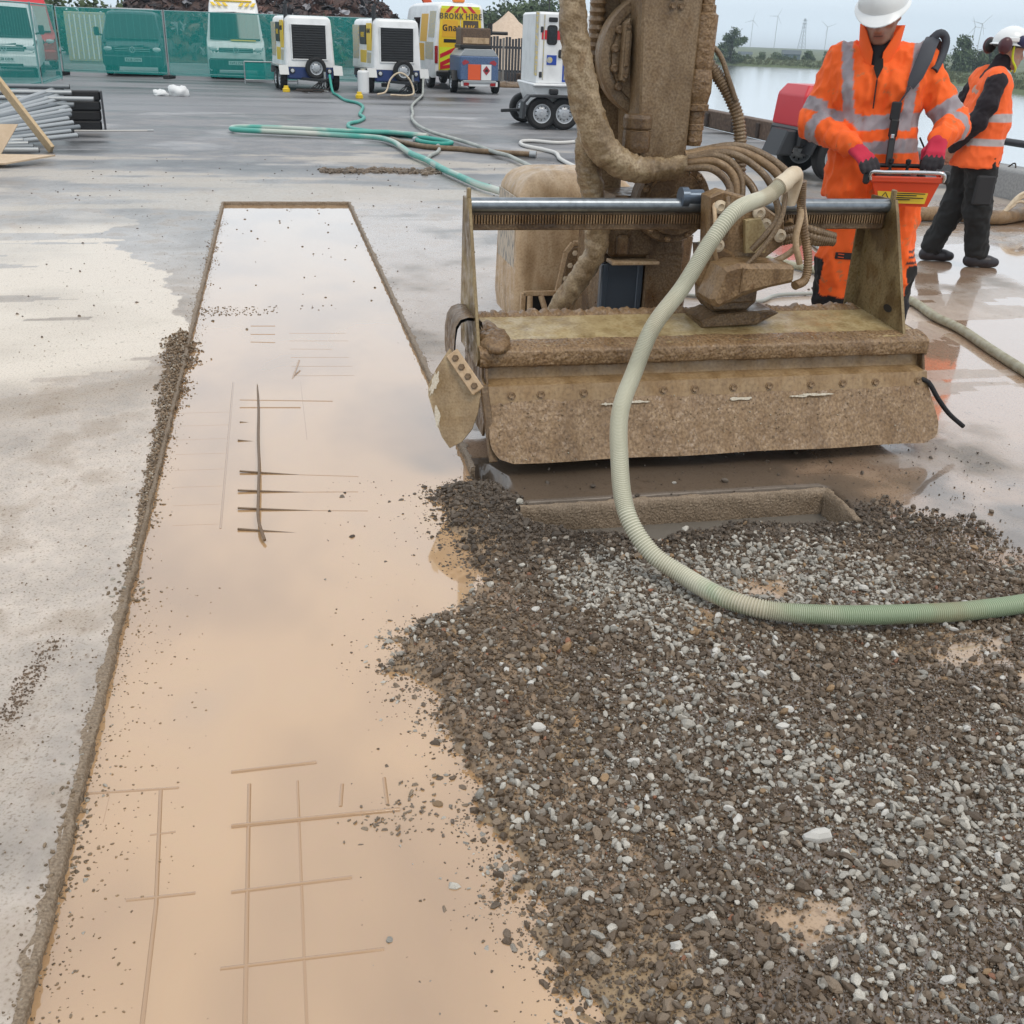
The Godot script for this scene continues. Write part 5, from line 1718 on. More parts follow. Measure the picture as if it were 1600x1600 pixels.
func build_vans() -> void:
	var v1 := van_front("van", "grey-blue low van facing the yard behind the green mesh fence", Vector3(-4.27, 0, -37.9), 0.06, 1.92, 1.93, 4.8, M.van_blue, M.van_blue, false)
	put(v1, "roof_rack", G.new().bar(Vector3(-0.7, 1.98, -1.9), Vector3(0.7, 1.98, -1.9), 0.06, 0.05, 0.01).bar(Vector3(-0.6, 1.98, -1.9), Vector3(-0.6, 1.98, -2.8), 0.05, 0.045, 0.01).bar(Vector3(-0.7, 2.0, -2.8), Vector3(0.7, 2.0, -2.8), 0.06, 0.05, 0.01).done(), M.galv)
	var v2 := van_front("van", "tall white van with yellow chevrons on its roof front, behind the green mesh fence", Vector3(-1.02, 0, -37.4), 0.02, 1.84, 2.5, 5.6, M.white_paint, M.black, true)
	for s in [-1.0, 1.0]:
		for k in 3:
			var x0 := 0.16 + 0.19 * k
			put(v2, "chevron", G.new().prism(xy([s * x0, 0.0, s * (x0 + 0.10), 0.0, s * (x0 + 0.19), 0.13, s * (x0 + 0.09), 0.13]), 0.02, Basis(Vector3.RIGHT, -0.62), Vector3(0, 2.17, -1.03)).done(), M.sign_yellow)
	put(v2, "roof_sign", G.new().box(Vector3(0, 2.335, -1.17), Vector3(1.2, 0.05, 0.04), 0.01).done(), M.sign_yellow)
	put(v2, "bonnet_strip", G.new().box(Vector3(0.25, 1.17, -0.36), Vector3(0.8, 0.012, 0.08), 0.003, Basis(Vector3.RIGHT, 0.36)).done(), M.sign_yellow)
	var v3 := van_front("van", "white van behind the left side run of the green mesh fence", Vector3(-7.55, 0, -35.2), 0.15, 1.9, 2.0, 4.8, M.white_paint, M.white_paint, false)
	v3.position.y = 0.0
	var v4 := van_front("van", "red van mostly hidden behind the corner of the green mesh fence", Vector3(-8.0, 0, -40.8), 0.2, 1.95, 2.3, 5.2, M.red_paint, M.red_paint, true)
	v4.position.y = 0.0

# two compressors of one kind
func build_compressor(label: String, at: Vector3, turn: float) -> Node3D:
	var o := thing("compressor", label, "compressor", at, turn, "towable compressors in front of the fence")
	var w := 1.38
	var g := G.new()
	# canopy: a tapering box with soft edges
	var rings := []
	for q in [[0.62, 0.0], [0.64, 0.01], [1.2, -0.02], [1.72, -0.05], [1.84, -0.07], [1.90, -0.12], [1.92, -0.2]]:
		rings.append(ring_rect(0, -1.3, w * 0.5 + q[1], 1.3 + q[1] * 0.7, 0.10, q[0], 4))
	put(o, "canopy", turned_out(loft(g, rings), Vector3(0, 1.2, -1.3)).done(), M.white_paint)
	g = G.new()
	g.box(Vector3(-0.02, 1.26, -0.002), Vector3(0.94, 0.86, 0.03), 0.01)
	var grille := put(o, "grille", g.done(), M.black)
	for k in 13:
		put(grille, "slat", G.new().box(Vector3(-0.02, 0.88 + 0.063 * k, 0.016), Vector3(0.90, 0.018, 0.03), 0.004, Basis(Vector3.RIGHT, 0.5)).done(), M.dark_metal)
	put(o, "grille_frame", G.new().box(Vector3(-0.02, 1.705, 0.005), Vector3(1.0, 0.03, 0.04), 0.008).box(Vector3(-0.02, 0.815, 0.01), Vector3(1.0, 0.03, 0.04), 0.008).box(Vector3(-0.505, 1.26, 0.008), Vector3(0.03, 0.86, 0.04), 0.008).box(Vector3(0.465, 1.26, 0.006), Vector3(0.03, 0.86, 0.04), 0.008).done(), M.white_paint)
	# blue lower body with mudguards, wheels, lamps and drawbar
	put(o, "lower_body", G.new().box(Vector3(0, 0.47, -1.25), Vector3(1.30, 0.34, 2.5), 0.04).done(), M.blue_paint)
	for s in [-1.0, 1.0]:
		var lamp := put(o, "lamp", G.new().lathe([Vector2(0.075, -0.02), Vector2(0.075, 0.02), Vector2(0.06, 0.03), Vector2(0, 0.03)], 16, Basis(Vector3.RIGHT, Vector3.BACK, Vector3.DOWN), Vector3(s * 0.52, 0.52, 0.01)).done(), M.dark_metal)
		put(lamp, "lens", G.new().lathe([Vector2(0.05, 0.03), Vector2(0.04, 0.04), Vector2(0, 0.045)], 14, Basis(Vector3.RIGHT, Vector3.BACK, Vector3.DOWN), Vector3(s * 0.52, 0.52, 0.01)).done(), M.lamp_glass)
		wheel(o, Vector3(s * 0.74, 0.30, -0.42), 0.30, 0.2)
		wheel(o, Vector3(s * 0.74, 0.30, -1.15), 0.30, 0.2)
		g = G.new()
		g.prism(xy([-1.6, 0.42, -1.52, 0.66, 0.0, 0.66, 0.1, 0.42, 0.06, 0.42, -0.03, 0.62, -1.49, 0.62, -1.56, 0.42]), 0.26, Basis(Vector3(0, 0, 1), Vector3.UP, Vector3(-1, 0, 0)), Vector3(s * 0.76 + 0.13, 0, 0))
		put(o, "mudguard", g.done(), M.galv)
	var sp := wheel(o, Vector3(0.12, 0.60, 0.12), 0.29, 0.17)
	sp.name = "spare_wheel"
	sp.rotation.y = PI / 2
	g = G.new()
	g.bar(Vector3(-0.3, 0.32, -0.1), Vector3(0.2, 0.30, 0.55), 0.07, 0.07, 0.01)
	g.bar(Vector3(0.6, 0.32, -0.1), Vector3(0.24, 0.30, 0.55), 0.07, 0.07, 0.01)
	g.box(Vector3(0.22, 0.31, 0.6), Vector3(0.1, 0.09, 0.14), 0.02)
	put(o, "drawbar", g.done(), M.dark_metal)
	put(o, "jockey_leg", G.new().cyl(Vector3(0.3, 0.52, 0.45), Vector3(0.3, 0.03, 0.45), 0.03, 10).box(Vector3(0.3, 0.02, 0.45), Vector3(0.16, 0.035, 0.16), 0.01).done(), M.galv)
	g = G.new()
	for k in 5: g.tube(smooth_path([Vector3(0.2 + 0.05 * k, 0.42, 0.1), Vector3(0.1 + 0.09 * k, 0.16, 0.35), Vector3(-0.1 + 0.1 * k, 0.10, 0.5), Vector3(0.3, 0.32, 0.3)], 0.06), 0.016, 6)
	tag(put(o, "cable", g.done(), M.dark_metal), "", "", "", "stuff")
	put(o, "exhaust", G.new().cyl(Vector3(-0.58, 1.2, -0.35), Vector3(-0.58, 2.2, -0.35), 0.055, 12).cyl(Vector3(-0.58, 2.2, -0.35), Vector3(-0.53, 2.28, -0.35), 0.055, 12).done(), M.dark_metal)
	# printed panels on the left flank
	for q in [[-0.55, 1.45, 0.5, 0.7, "y"], [-1.25, 1.5, 0.7, 0.5, "b"], [-0.55, 0.9, 0.45, 0.3, "g"], [-1.2, 0.9, 0.7, 0.4, "y"], [-2.1, 1.3, 0.7, 0.9, "g"]]:
		put(o, "side_panel", G.new().box(Vector3(-w * 0.5 + 0.012, q[1], q[0]), Vector3(0.03, q[3], q[2]), 0.006).done(), {"y": M.sign_yellow, "b": M.black, "g": M.grey_print}[q[4]])
	for q in [[-0.55, 1.6, "GNAT", 0.2], [-1.25, 1.5, "HIRE", 0.22]]:
		letters(o, q[2], Vector3(-w * 0.5 - 0.006, q[1], q[0]), q[3] * 0.6, M.black if q[0] > -1 else M.sign_yellow, Basis(Vector3.UP, -PI / 2))
	return o

func build_service_van() -> void:
	var o := thing("van", "white service van with yellow chevron rear doors behind the blue fuel trailer", "van", Vector3(5.85, 0, -34.6), 0.13)
	var w := 1.66
	var hgt := 2.48
	var rows := []
	for s in [[0.0, 0.42, hgt - 0.12, 0.97], [-0.06, 0.34, hgt - 0.03, 1.0], [-0.4, 0.32, hgt, 1.0], [-3.0, 0.32, hgt, 1.0], [-3.5, 0.32, hgt - 0.06, 1.0], [-4.5, 0.32, 1.25, 0.98], [-5.2, 0.32, 1.05, 0.92], [-5.3, 0.45, 0.8, 0.85]]:
		var hw: float = w * 0.5 * s[3]
		var row := []
		var prof := [[0.94, s[1]], [1.0, s[1] + 0.12], [1.0, lerpf(s[1], s[2], 0.45)], [0.88, s[2] - 0.12], [0.80, s[2] - 0.03], [0.6, s[2]]]
		for p in prof: row.append(Vector3(-hw * p[0], p[1], s[0]))
		for k in range(prof.size() - 1, -1, -1): row.append(Vector3(hw * prof[k][0], prof[k][1], s[0]))
		rows.append(row)
	var g := G.new()
	g.sheet(rows)
	for i in g.v.size():
		if g.n[i].dot(g.v[i] - Vector3(0, 1.2, g.v[i].z)) < 0: g.n[i] = -g.n[i]
	g.face(rows[0], Vector3.BACK)
	put(o, "body", g.done(), M.white_paint)
	# rear doors
	for s in [-1.0, 1.0]:
		g = G.new()
		g.prism(xy([s * 0.012, 0.56, s * 0.70, 0.56, s * 0.70, 1.4, s * 0.635, 2.3, s * 0.012, 2.3]), 0.02, Basis(), Vector3(0, 0, 0.0), 0.004)
		var door := put(o, "rear_door", g.done(), M.sign_yellow)
		put(door, "window", G.new().prism(xy([s * 0.08, 1.50, s * 0.60, 1.50, s * 0.57, 1.98, s * 0.08, 1.98]), 0.008, Basis(), Vector3(0, 0, 0.019), 0.002).done(), M.amber_print if s < 0 else M.brown_print)
		put(door, "lower_panel", G.new().prism(xy([s * 0.03, 0.58, s * 0.68, 0.58, s * 0.68, 1.22, s * 0.03, 1.22]), 0.006, Basis(), Vector3(0, 0, 0.019)).done(), M.lime)
		for k in 3:
			var y := 0.58 + 0.24 * k
			put(door, "chevron", G.new().prism(xy([s * 0.05, y + 0.20, s * 0.05, y + 0.08, s * 0.66, y - 0.12 + 0.12, s * 0.66, y + 0.10]) if k == 0 else xy([s * 0.05, y + 0.22, s * 0.05, y + 0.10, s * 0.66, y - 0.16, s * 0.66, y - 0.04]), 0.006, Basis(), Vector3(0, 0, 0.024)).done(), M.red_paint)
		put(door, "print_strip", G.new().box(Vector3(s * 0.33, 1.40, 0.024), Vector3(0.42, 0.10, 0.01), 0.002).done(), M.black)
		put(o, "tail_light", G.new().box(Vector3(s * 0.775, 1.0, 0.0), Vector3(0.10, 0.50, 0.06), 0.015).done(), M.red_lens)
		wheel(o, Vector3(s * 0.70, 0.34, -0.95), 0.34, 0.2)
		wheel(o, Vector3(s * 0.70, 0.34, -4.3), 0.34, 0.2)
		for k in 2:
			var x0 := 0.10 + 0.28 * k
			put(o, "roof_chevron", G.new().prism(xy([s * x0, 2.19, s * (x0 + 0.12), 2.19, s * maxf(0.0, x0 - 0.06), 2.37, s * maxf(0.0, x0 - 0.18), 2.37]), 0.012, Basis(), Vector3(0, 0, 0.014)).done(), M.red_paint)
	put(o, "roof_panel", G.new().box(Vector3(0, 2.27, 0.004), Vector3(1.22, 0.20, 0.02), 0.004).done(), M.lime)
	letters(o, "BROKK HIRE", Vector3(0, 2.09, 0.028), 0.17, M.dark_print, Basis(), 1.05)
	letters(o, "Gnat", Vector3(-0.30, 1.76, 0.032), 0.19, M.black)
	letters(o, "-UK", Vector3(0.25, 1.76, 0.032), 0.19, M.amber_print)
	put(o, "bumper", G.new().box(Vector3(0, 0.46, 0.04), Vector3(1.56, 0.16, 0.14), 0.03).done(), M.black)
	put(o, "number_plate", G.new().box(Vector3(-0.05, 0.60, 0.035), Vector3(0.5, 0.115, 0.015), 0.003).done(), M.sign_yellow)
	put(o, "beacon", G.new().box(Vector3(0.02, 2.53, -0.3), Vector3(0.36, 0.10, 0.2), 0.03).done(), M.orange_lens)
	for q in [[-0.45, 1.85, 0.7, 0.75, "g"], [-1.35, 1.75, 0.8, 0.8, "y"], [-2.3, 1.7, 0.8, 0.7, "d"], [-0.6, 1.1, 0.9, 0.5, "g"], [-1.6, 1.05, 0.8, 0.5, "y"], [-2.6, 1.05, 0.8, 0.4, "g"]]:
		var xs := -w * 0.5 * lerpf(1.0, 0.88, clampf((q[1] - 1.25) / 1.1, 0, 1)) - 0.0
		put(o, "side_panel", G.new().box(Vector3(xs, q[1], q[0]), Vector3(0.02, q[3], q[2]), 0.004, Basis(Vector3.BACK, -0.09 if q[1] > 1.3 else 0.0)).done(), {"g": M.grey_print, "y": M.amber_print, "d": M.glass_dark}[q[4]])

func build_fuel_trailer() -> void:
	var o := thing("fuel_trailer", "blue fuel tank trailer with an orange plate and a brown generator on top", "trailer", Vector3(6.03, 0, -32.2), 0.02)
	put(o, "tank", G.new().box(Vector3(0, 0.70, -0.9), Vector3(1.16, 0.66, 1.7), 0.03).done(), M.tank_blue)
	put(o, "tank_top", G.new().prism(xy([-0.57, 1.03, 0.57, 1.03, 0.42, 1.22, -0.42, 1.22]), 1.6, Basis(), Vector3(0, 0, -1.7), 0.01).done(), M.galv)
	put(o, "orange_plate", G.new().box(Vector3(-0.15, 0.60, -0.04), Vector3(0.38, 0.42, 0.016), 0.003).done(), M.orange_plate)
	var hz := put(o, "hazard_plate", G.new().box(Vector3(0.21, 0.60, -0.042), Vector3(0.30, 0.42, 0.016), 0.003).done(), M.plate_white)
	put(hz, "diamond", G.new().prism(xy([0.21, 0.52, 0.32, 0.65, 0.21, 0.78, 0.10, 0.65]), 0.008, Basis(), Vector3(0, 0, -0.034)).done(), M.red_dark)
	put(hz, "flame", G.new().prism(xy([0.17, 0.62, 0.25, 0.62, 0.26, 0.66, 0.22, 0.71, 0.20, 0.67, 0.18, 0.68]), 0.006, Basis(), Vector3(0, 0, -0.026)).done(), M.black)
	for s in [-1.0, 1.0]:
		put(o, "red_mark", G.new().prism(xy([s * 0.30, 0.85, s * 0.48, 0.78, s * 0.52, 0.86, s * 0.44, 0.93, s * 0.34, 0.90]), 0.006, Basis(), Vector3(0, 0, -0.05)).done(), M.red_dark)
		wheel(o, Vector3(s * 0.64, 0.30, -0.75), 0.30, 0.19)
		put(o, "mudguard", G.new().prism(xy([-1.12, 0.36, -1.0, 0.62, -0.5, 0.62, -0.38, 0.36, -0.42, 0.36, -0.52, 0.58, -0.98, 0.58, -1.08, 0.36]), 0.22, Basis(Vector3(0, 0, 1), Vector3.UP, Vector3(-1, 0, 0)), Vector3(s * 0.64 + 0.11, 0, 0)).done(), M.black)
		put(o, "tail_light", G.new().box(Vector3(s * 0.40, 0.28, 0.03), Vector3(0.16, 0.10, 0.04), 0.01).done(), M.red_lens)
	put(o, "light_board", G.new().box(Vector3(0, 0.28, 0.0), Vector3(1.1, 0.13, 0.03), 0.006).done(), M.plate_white)
	put(o, "chassis", G.new().box(Vector3(0, 0.34, -0.9), Vector3(1.0, 0.08, 1.9), 0.01).done(), M.galv)
	put(o, "drawbar", G.new().bar(Vector3(0, 0.33, -1.7), Vector3(0, 0.33, -2.6), 0.08, 0.08, 0.01).done(), M.galv)
	var gen := put(o, "generator", G.new().box(Vector3(-0.06, 1.52, -0.75), Vector3(0.88, 0.52, 0.9), 0.03).done(), M.rust_brown)
	put(gen, "generator_base", G.new().box(Vector3(-0.06, 1.28, -0.75), Vector3(0.94, 0.10, 0.96), 0.02).done(), M.black)
	put(gen, "generator_band", G.new().box(Vector3(-0.06, 1.44, -0.30), Vector3(0.78, 0.16, 0.03), 0.006).done(), M.mud_paint)
	put(gen, "silencer", G.new().cyl(Vector3(0.42, 1.60, -0.6), Vector3(0.42, 1.92, -0.6), 0.07, 12).cyl(Vector3(0.42, 1.66, -0.6), Vector3(0.95, 1.66, -0.6), 0.05, 10).done(), M.black)

func build_generator_trailer() -> void:
	var o := thing("generator_trailer", "white box trailer with red and blue bands and twin wheels behind the boom", "trailer", Vector3(5.0, 0, -20.6), -0.02)
	put(o, "box", G.new().box(Vector3(1.32, 1.42, -0.75), Vector3(2.72, 1.26, 1.5), 0.04).done(), M.white_paint)
	put(o, "ledge", G.new().box(Vector3(1.32, 0.79, -0.72), Vector3(2.86, 0.05, 1.62), 0.015).done(), M.white_paint)
	put(o, "lower_box", G.new().prism(xy([-0.1, 0.77, 2.75, 0.77, 2.6, 0.36, 0.05, 0.36]), 1.45, Basis(), Vector3(0, 0, -1.48), 0.015).done(), M.white_paint)
	put(o, "red_band", G.new().box(Vector3(0.34, 1.66, 0.004), Vector3(0.62, 0.16, 0.012), 0.003).done(), M.red_paint)
	var win := put(o, "window", G.new().prism(rounded(0.20, 0.34, 0.06, 0.23, 1.66), 0.03, Basis(), Vector3(0, 0, -0.01), 0.006).done(), M.black)
	put(win, "pane", G.new().prism(rounded(0.13, 0.26, 0.045, 0.23, 1.66), 0.01, Basis(), Vector3(0, 0, 0.018)).done(), M.glass_dark)
	put(o, "vent", G.new().prism(rounded(0.17, 0.08, 0.02, 0.24, 1.92), 0.02, Basis(), Vector3(0, 0, 0.0), 0.004).done(), M.black)
	put(o, "handle", G.new().prism(rounded(0.07, 0.15, 0.03, 0.40, 1.34), 0.03, Basis(), Vector3(0, 0, 0.0), 0.006).done(), M.black)
	var lg := put(o, "blue_logo", G.new().box(Vector3(0.24, 1.23, 0.004), Vector3(0.19, 0.17, 0.014), 0.003).done(), M.blue_logo)
	put(lg, "logo_disc", G.new().lathe([Vector2(0.055, 0.0), Vector2(0.055, 0.006), Vector2(0, 0.006)], 18, Basis(Vector3.RIGHT, Vector3.BACK, Vector3.DOWN), Vector3(0.20, 1.23, 0.01)).done(), M.grey_print)
	put(o, "blue_panel", G.new().box(Vector3(0.61, 1.05, 0.004), Vector3(0.30, 0.40, 0.014), 0.003).done(), M.blue_logo)
	put(o, "blue_band", G.new().box(Vector3(1.09, 1.42, 0.005), Vector3(0.26, 1.18, 0.016), 0.003).done(), M.blue_logo)
	put(o, "door_frame", G.new().box(Vector3(0.075, 1.44, 0.004), Vector3(0.02, 1.12, 0.016), 0.003).box(Vector3(0.50, 1.44, 0.005), Vector3(0.02, 1.12, 0.016), 0.003).done(), M.grey_print)
	put(o, "hinge", G.new().box(Vector3(0.03, 1.75, 0.012), Vector3(0.05, 0.10, 0.03), 0.008).done(), M.dark_metal)
	put(o, "hinge", G.new().box(Vector3(0.03, 0.97, 0.012), Vector3(0.05, 0.10, 0.03), 0.008).done(), M.dark_metal)
	put(o, "corner_post", G.new().box(Vector3(-0.05, 1.5, -0.05), Vector3(0.06, 1.1, 0.06), 0.01).done(), M.grey_print)
	for x in [0.05, 0.50]: wheel(o, Vector3(x, 0.29, 0.12), 0.29, 0.2).rotation.y = PI / 2
	for x in [0.05, 0.50]: wheel(o, Vector3(x, 0.29, -1.55), 0.29, 0.2).rotation.y = PI / 2
	put(o, "mudguard", G.new().prism(xy([-0.36, 0.20, -0.33, 0.50, -0.22, 0.62, 0.75, 0.62, 0.88, 0.50, 0.92, 0.30, 0.87, 0.30, 0.83, 0.48, 0.73, 0.58, -0.20, 0.58, -0.29, 0.48, -0.30, 0.20]), 0.30, Basis(), Vector3(0, 0, 0.0), 0.006).done(), M.dark_metal)
	put(o, "tool_box", G.new().box(Vector3(0.27, 0.68, 0.16), Vector3(0.17, 0.10, 0.12), 0.02).done(), M.black)
	put(o, "chassis", G.new().box(Vector3(1.5, 0.33, -0.7), Vector3(2.9, 0.1, 1.2), 0.01).done(), M.dark_metal)
	put(o, "tow_eye", G.new().bar(Vector3(-0.2, 0.3, -0.6), Vector3(-0.6, 0.28, -0.6), 0.06, 0.06, 0.01).done(), M.dark_metal)
	put(o, "aerial", G.new().cyl(Vector3(0.24, 2.04, -0.4), Vector3(0.25, 2.6, -0.4), 0.012, 6).done(), M.dark_metal)

func rounded(w: float, hgt: float, r: float, cx: float, cy: float) -> PackedVector2Array:
	var out := PackedVector2Array()
	for q in [[1, 1, 0.0], [-1, 1, PI / 2], [-1, -1, PI], [1, -1, PI * 1.5]]:
		for k in 5:
			var a: float = q[2] + PI / 2 * k / 4
			out.append(Vector2(cx + q[0] * (w / 2 - r) + r * cos(a), cy + q[1] * (hgt / 2 - r) + r * sin(a)))
	return out

func build_red_machine() -> void:
	var o := thing("red_generator", "small red towed generator by the quay edge behind the operator", "generator", Vector3(7.25, 0, -13.2), 0.0)
	var rings := []
	for q in [[0.66, 0.0], [0.68, 0.01], [1.02, -0.012], [1.06, -0.02], [1.17, -0.09]]: rings.append(ring_rect(0.22, -0.5, 0.66 + q[1], 0.42 + q[1], 0.03, q[0], 3))
	put(o, "canopy", turned_out(loft(G.new(), rings), Vector3(0.22, 0.9, -0.5)).done(), M.red_paint)
	put(o, "chassis", G.new().box(Vector3(0.2, 0.53, -0.45), Vector3(1.36, 0.26, 0.9), 0.03).done(), M.black)
	put(o, "tow_guard", G.new().prism(xy([-0.72, 0.30, -0.50, 0.30, -0.42, 0.62, -0.60, 0.62]), 0.5, Basis(), Vector3(0, 0, -0.6), 0.02).done(), M.dark_metal)
	put(o, "side_lamp", G.new().ball(Vector3(-0.30, 0.50, 0.03), Vector3(0.035, 0.045, 0.03), Basis(), 8, 12).done(), M.orange_lens)
	for x in [0.02, 0.75]:
		wheel(o, Vector3(x, 0.30, 0.1), 0.30, 0.2).rotation.y = PI / 2
		wheel(o, Vector3(x, 0.30, -0.95), 0.30, 0.2).rotation.y = PI / 2
	put(o, "mudguard", G.new().prism(xy([-0.42, 0.34, -0.32, 0.60, -0.2, 0.68, 0.9, 0.68, 1.1, 0.6, 1.1, 0.57, 0.9, 0.645, -0.19, 0.645, -0.29, 0.57, -0.38, 0.34]), 0.26, Basis(), Vector3(0, 0, -0.02), 0.005).done(), M.black)

func build_fences() -> void:
	var post := G.new().cyl(Vector3(0, 0.06, 0), Vector3(0, 1.98, 0), 0.021, 10).done()
	var foot := G.new().box(Vector3(0, 0.06, 0), Vector3(0.22, 0.12, 0.62), 0.02).done()
	var runs := [[Vector3(-5.99, 0, -26.83), Vector3(-5.65, 0, -29.87), 1.3], [Vector3(-5.65, 0, -29.87), Vector3(-5.74, 0, -33.4), 1.0], [Vector3(-6.42, 0, -37.65), Vector3(-3.13, 0, -36.95), 1.0], [Vector3(-3.13, 0, -36.95), Vector3(0.30, 0, -36.15), 1.0], [Vector3(0.30, 0, -36.15), Vector3(3.6, 0, -35.5), 1.0], [Vector3(3.6, 0, -35.5), Vector3(4.55, 0, -35.3), 1.0], [Vector3(-6.3, 0, -23.9), Vector3(-5.99, 0, -26.8), 1.0]]
	var says := ["green mesh fence panel at the left, nearest the pipe stack", "green mesh fence panel at the left corner, steeply turned away", "green mesh fence panel before the grey-blue van", "green mesh fence panel before the tall white van", "green mesh fence panel behind the two compressors", "narrow green mesh fence panel beside the service van", "green mesh fence panel at the very edge left of the pipe stack"]
	for i in runs.size():
		var a: Vector3 = runs[i][0]
		var b: Vector3 = runs[i][1]
		var d := (b - a).normalized()
		var len := a.distance_to(b)
		var o := thing("fence_panel", says[i], "fence", a, atan2(-d.z, d.x), "mesh fence panels")
		put(o, "post", post, M.galv, Vector3(0.03, 0, 0))
		put(o, "post", post, M.galv, Vector3(len - 0.03, 0, 0))
		var g := G.new()
		for y in [0.16, 1.95]: g.cyl(Vector3(0.03, y, 0), Vector3(len - 0.03, y, 0), 0.017, 8)
		put(o, "rail", g.done(), M.galv)
		put(o, "foot", foot, M.black, Vector3(0.0, 0.0, 0))
		g = G.new()
		var n := int(len / 0.2)
		for k in n: g.cyl(Vector3(0.03 + (len - 0.06) * (k + 0.5) / n, 0.16, 0), Vector3(0.03 + (len - 0.06) * (k + 0.5) / n, 1.95, 0), 0.0012, 4)
		tag(put(o, "wire", g.done(), M.galv), "", "", "", "stuff")
		var rows := []
		for j in 9:
			var row := []
			for k in 29:
				var x := 0.04 + (len - 0.08) * k / 28.0
				var y := 0.10 + 1.86 * j / 8.0
				row.append(Vector3(x, y, 0.028 + 0.02 * relief.get_noise_2d(x * 120.0 + i * 77.0, y * 90.0)))
			rows.append(row)
		put(o, "netting", G.new().sheet(rows).done(), M.netting)
	# a crowd barrier folded against the fence
	var bo := thing("crowd_barrier", "low grey barrier frame leaning before the tall white van", "barrier", Vector3(-0.75, 0, -35.2), 0.1)
	var bg := G.new()
	for q in [[0, 0.1, 1.6, 0.1], [0, 0.62, 1.6, 0.62], [0, 0.0, 0, 0.62], [1.6, 0.0, 1.6, 0.62]]: bg.cyl(Vector3(q[0], q[1], 0), Vector3(q[2], q[3], 0), 0.02, 8)
	put(bo, "frame", bg.done(), M.galv)
	put(bo, "infill", G.new().box(Vector3(0.8, 0.36, 0), Vector3(1.55, 0.5, 0.01), 0.003).done(), M.netting)

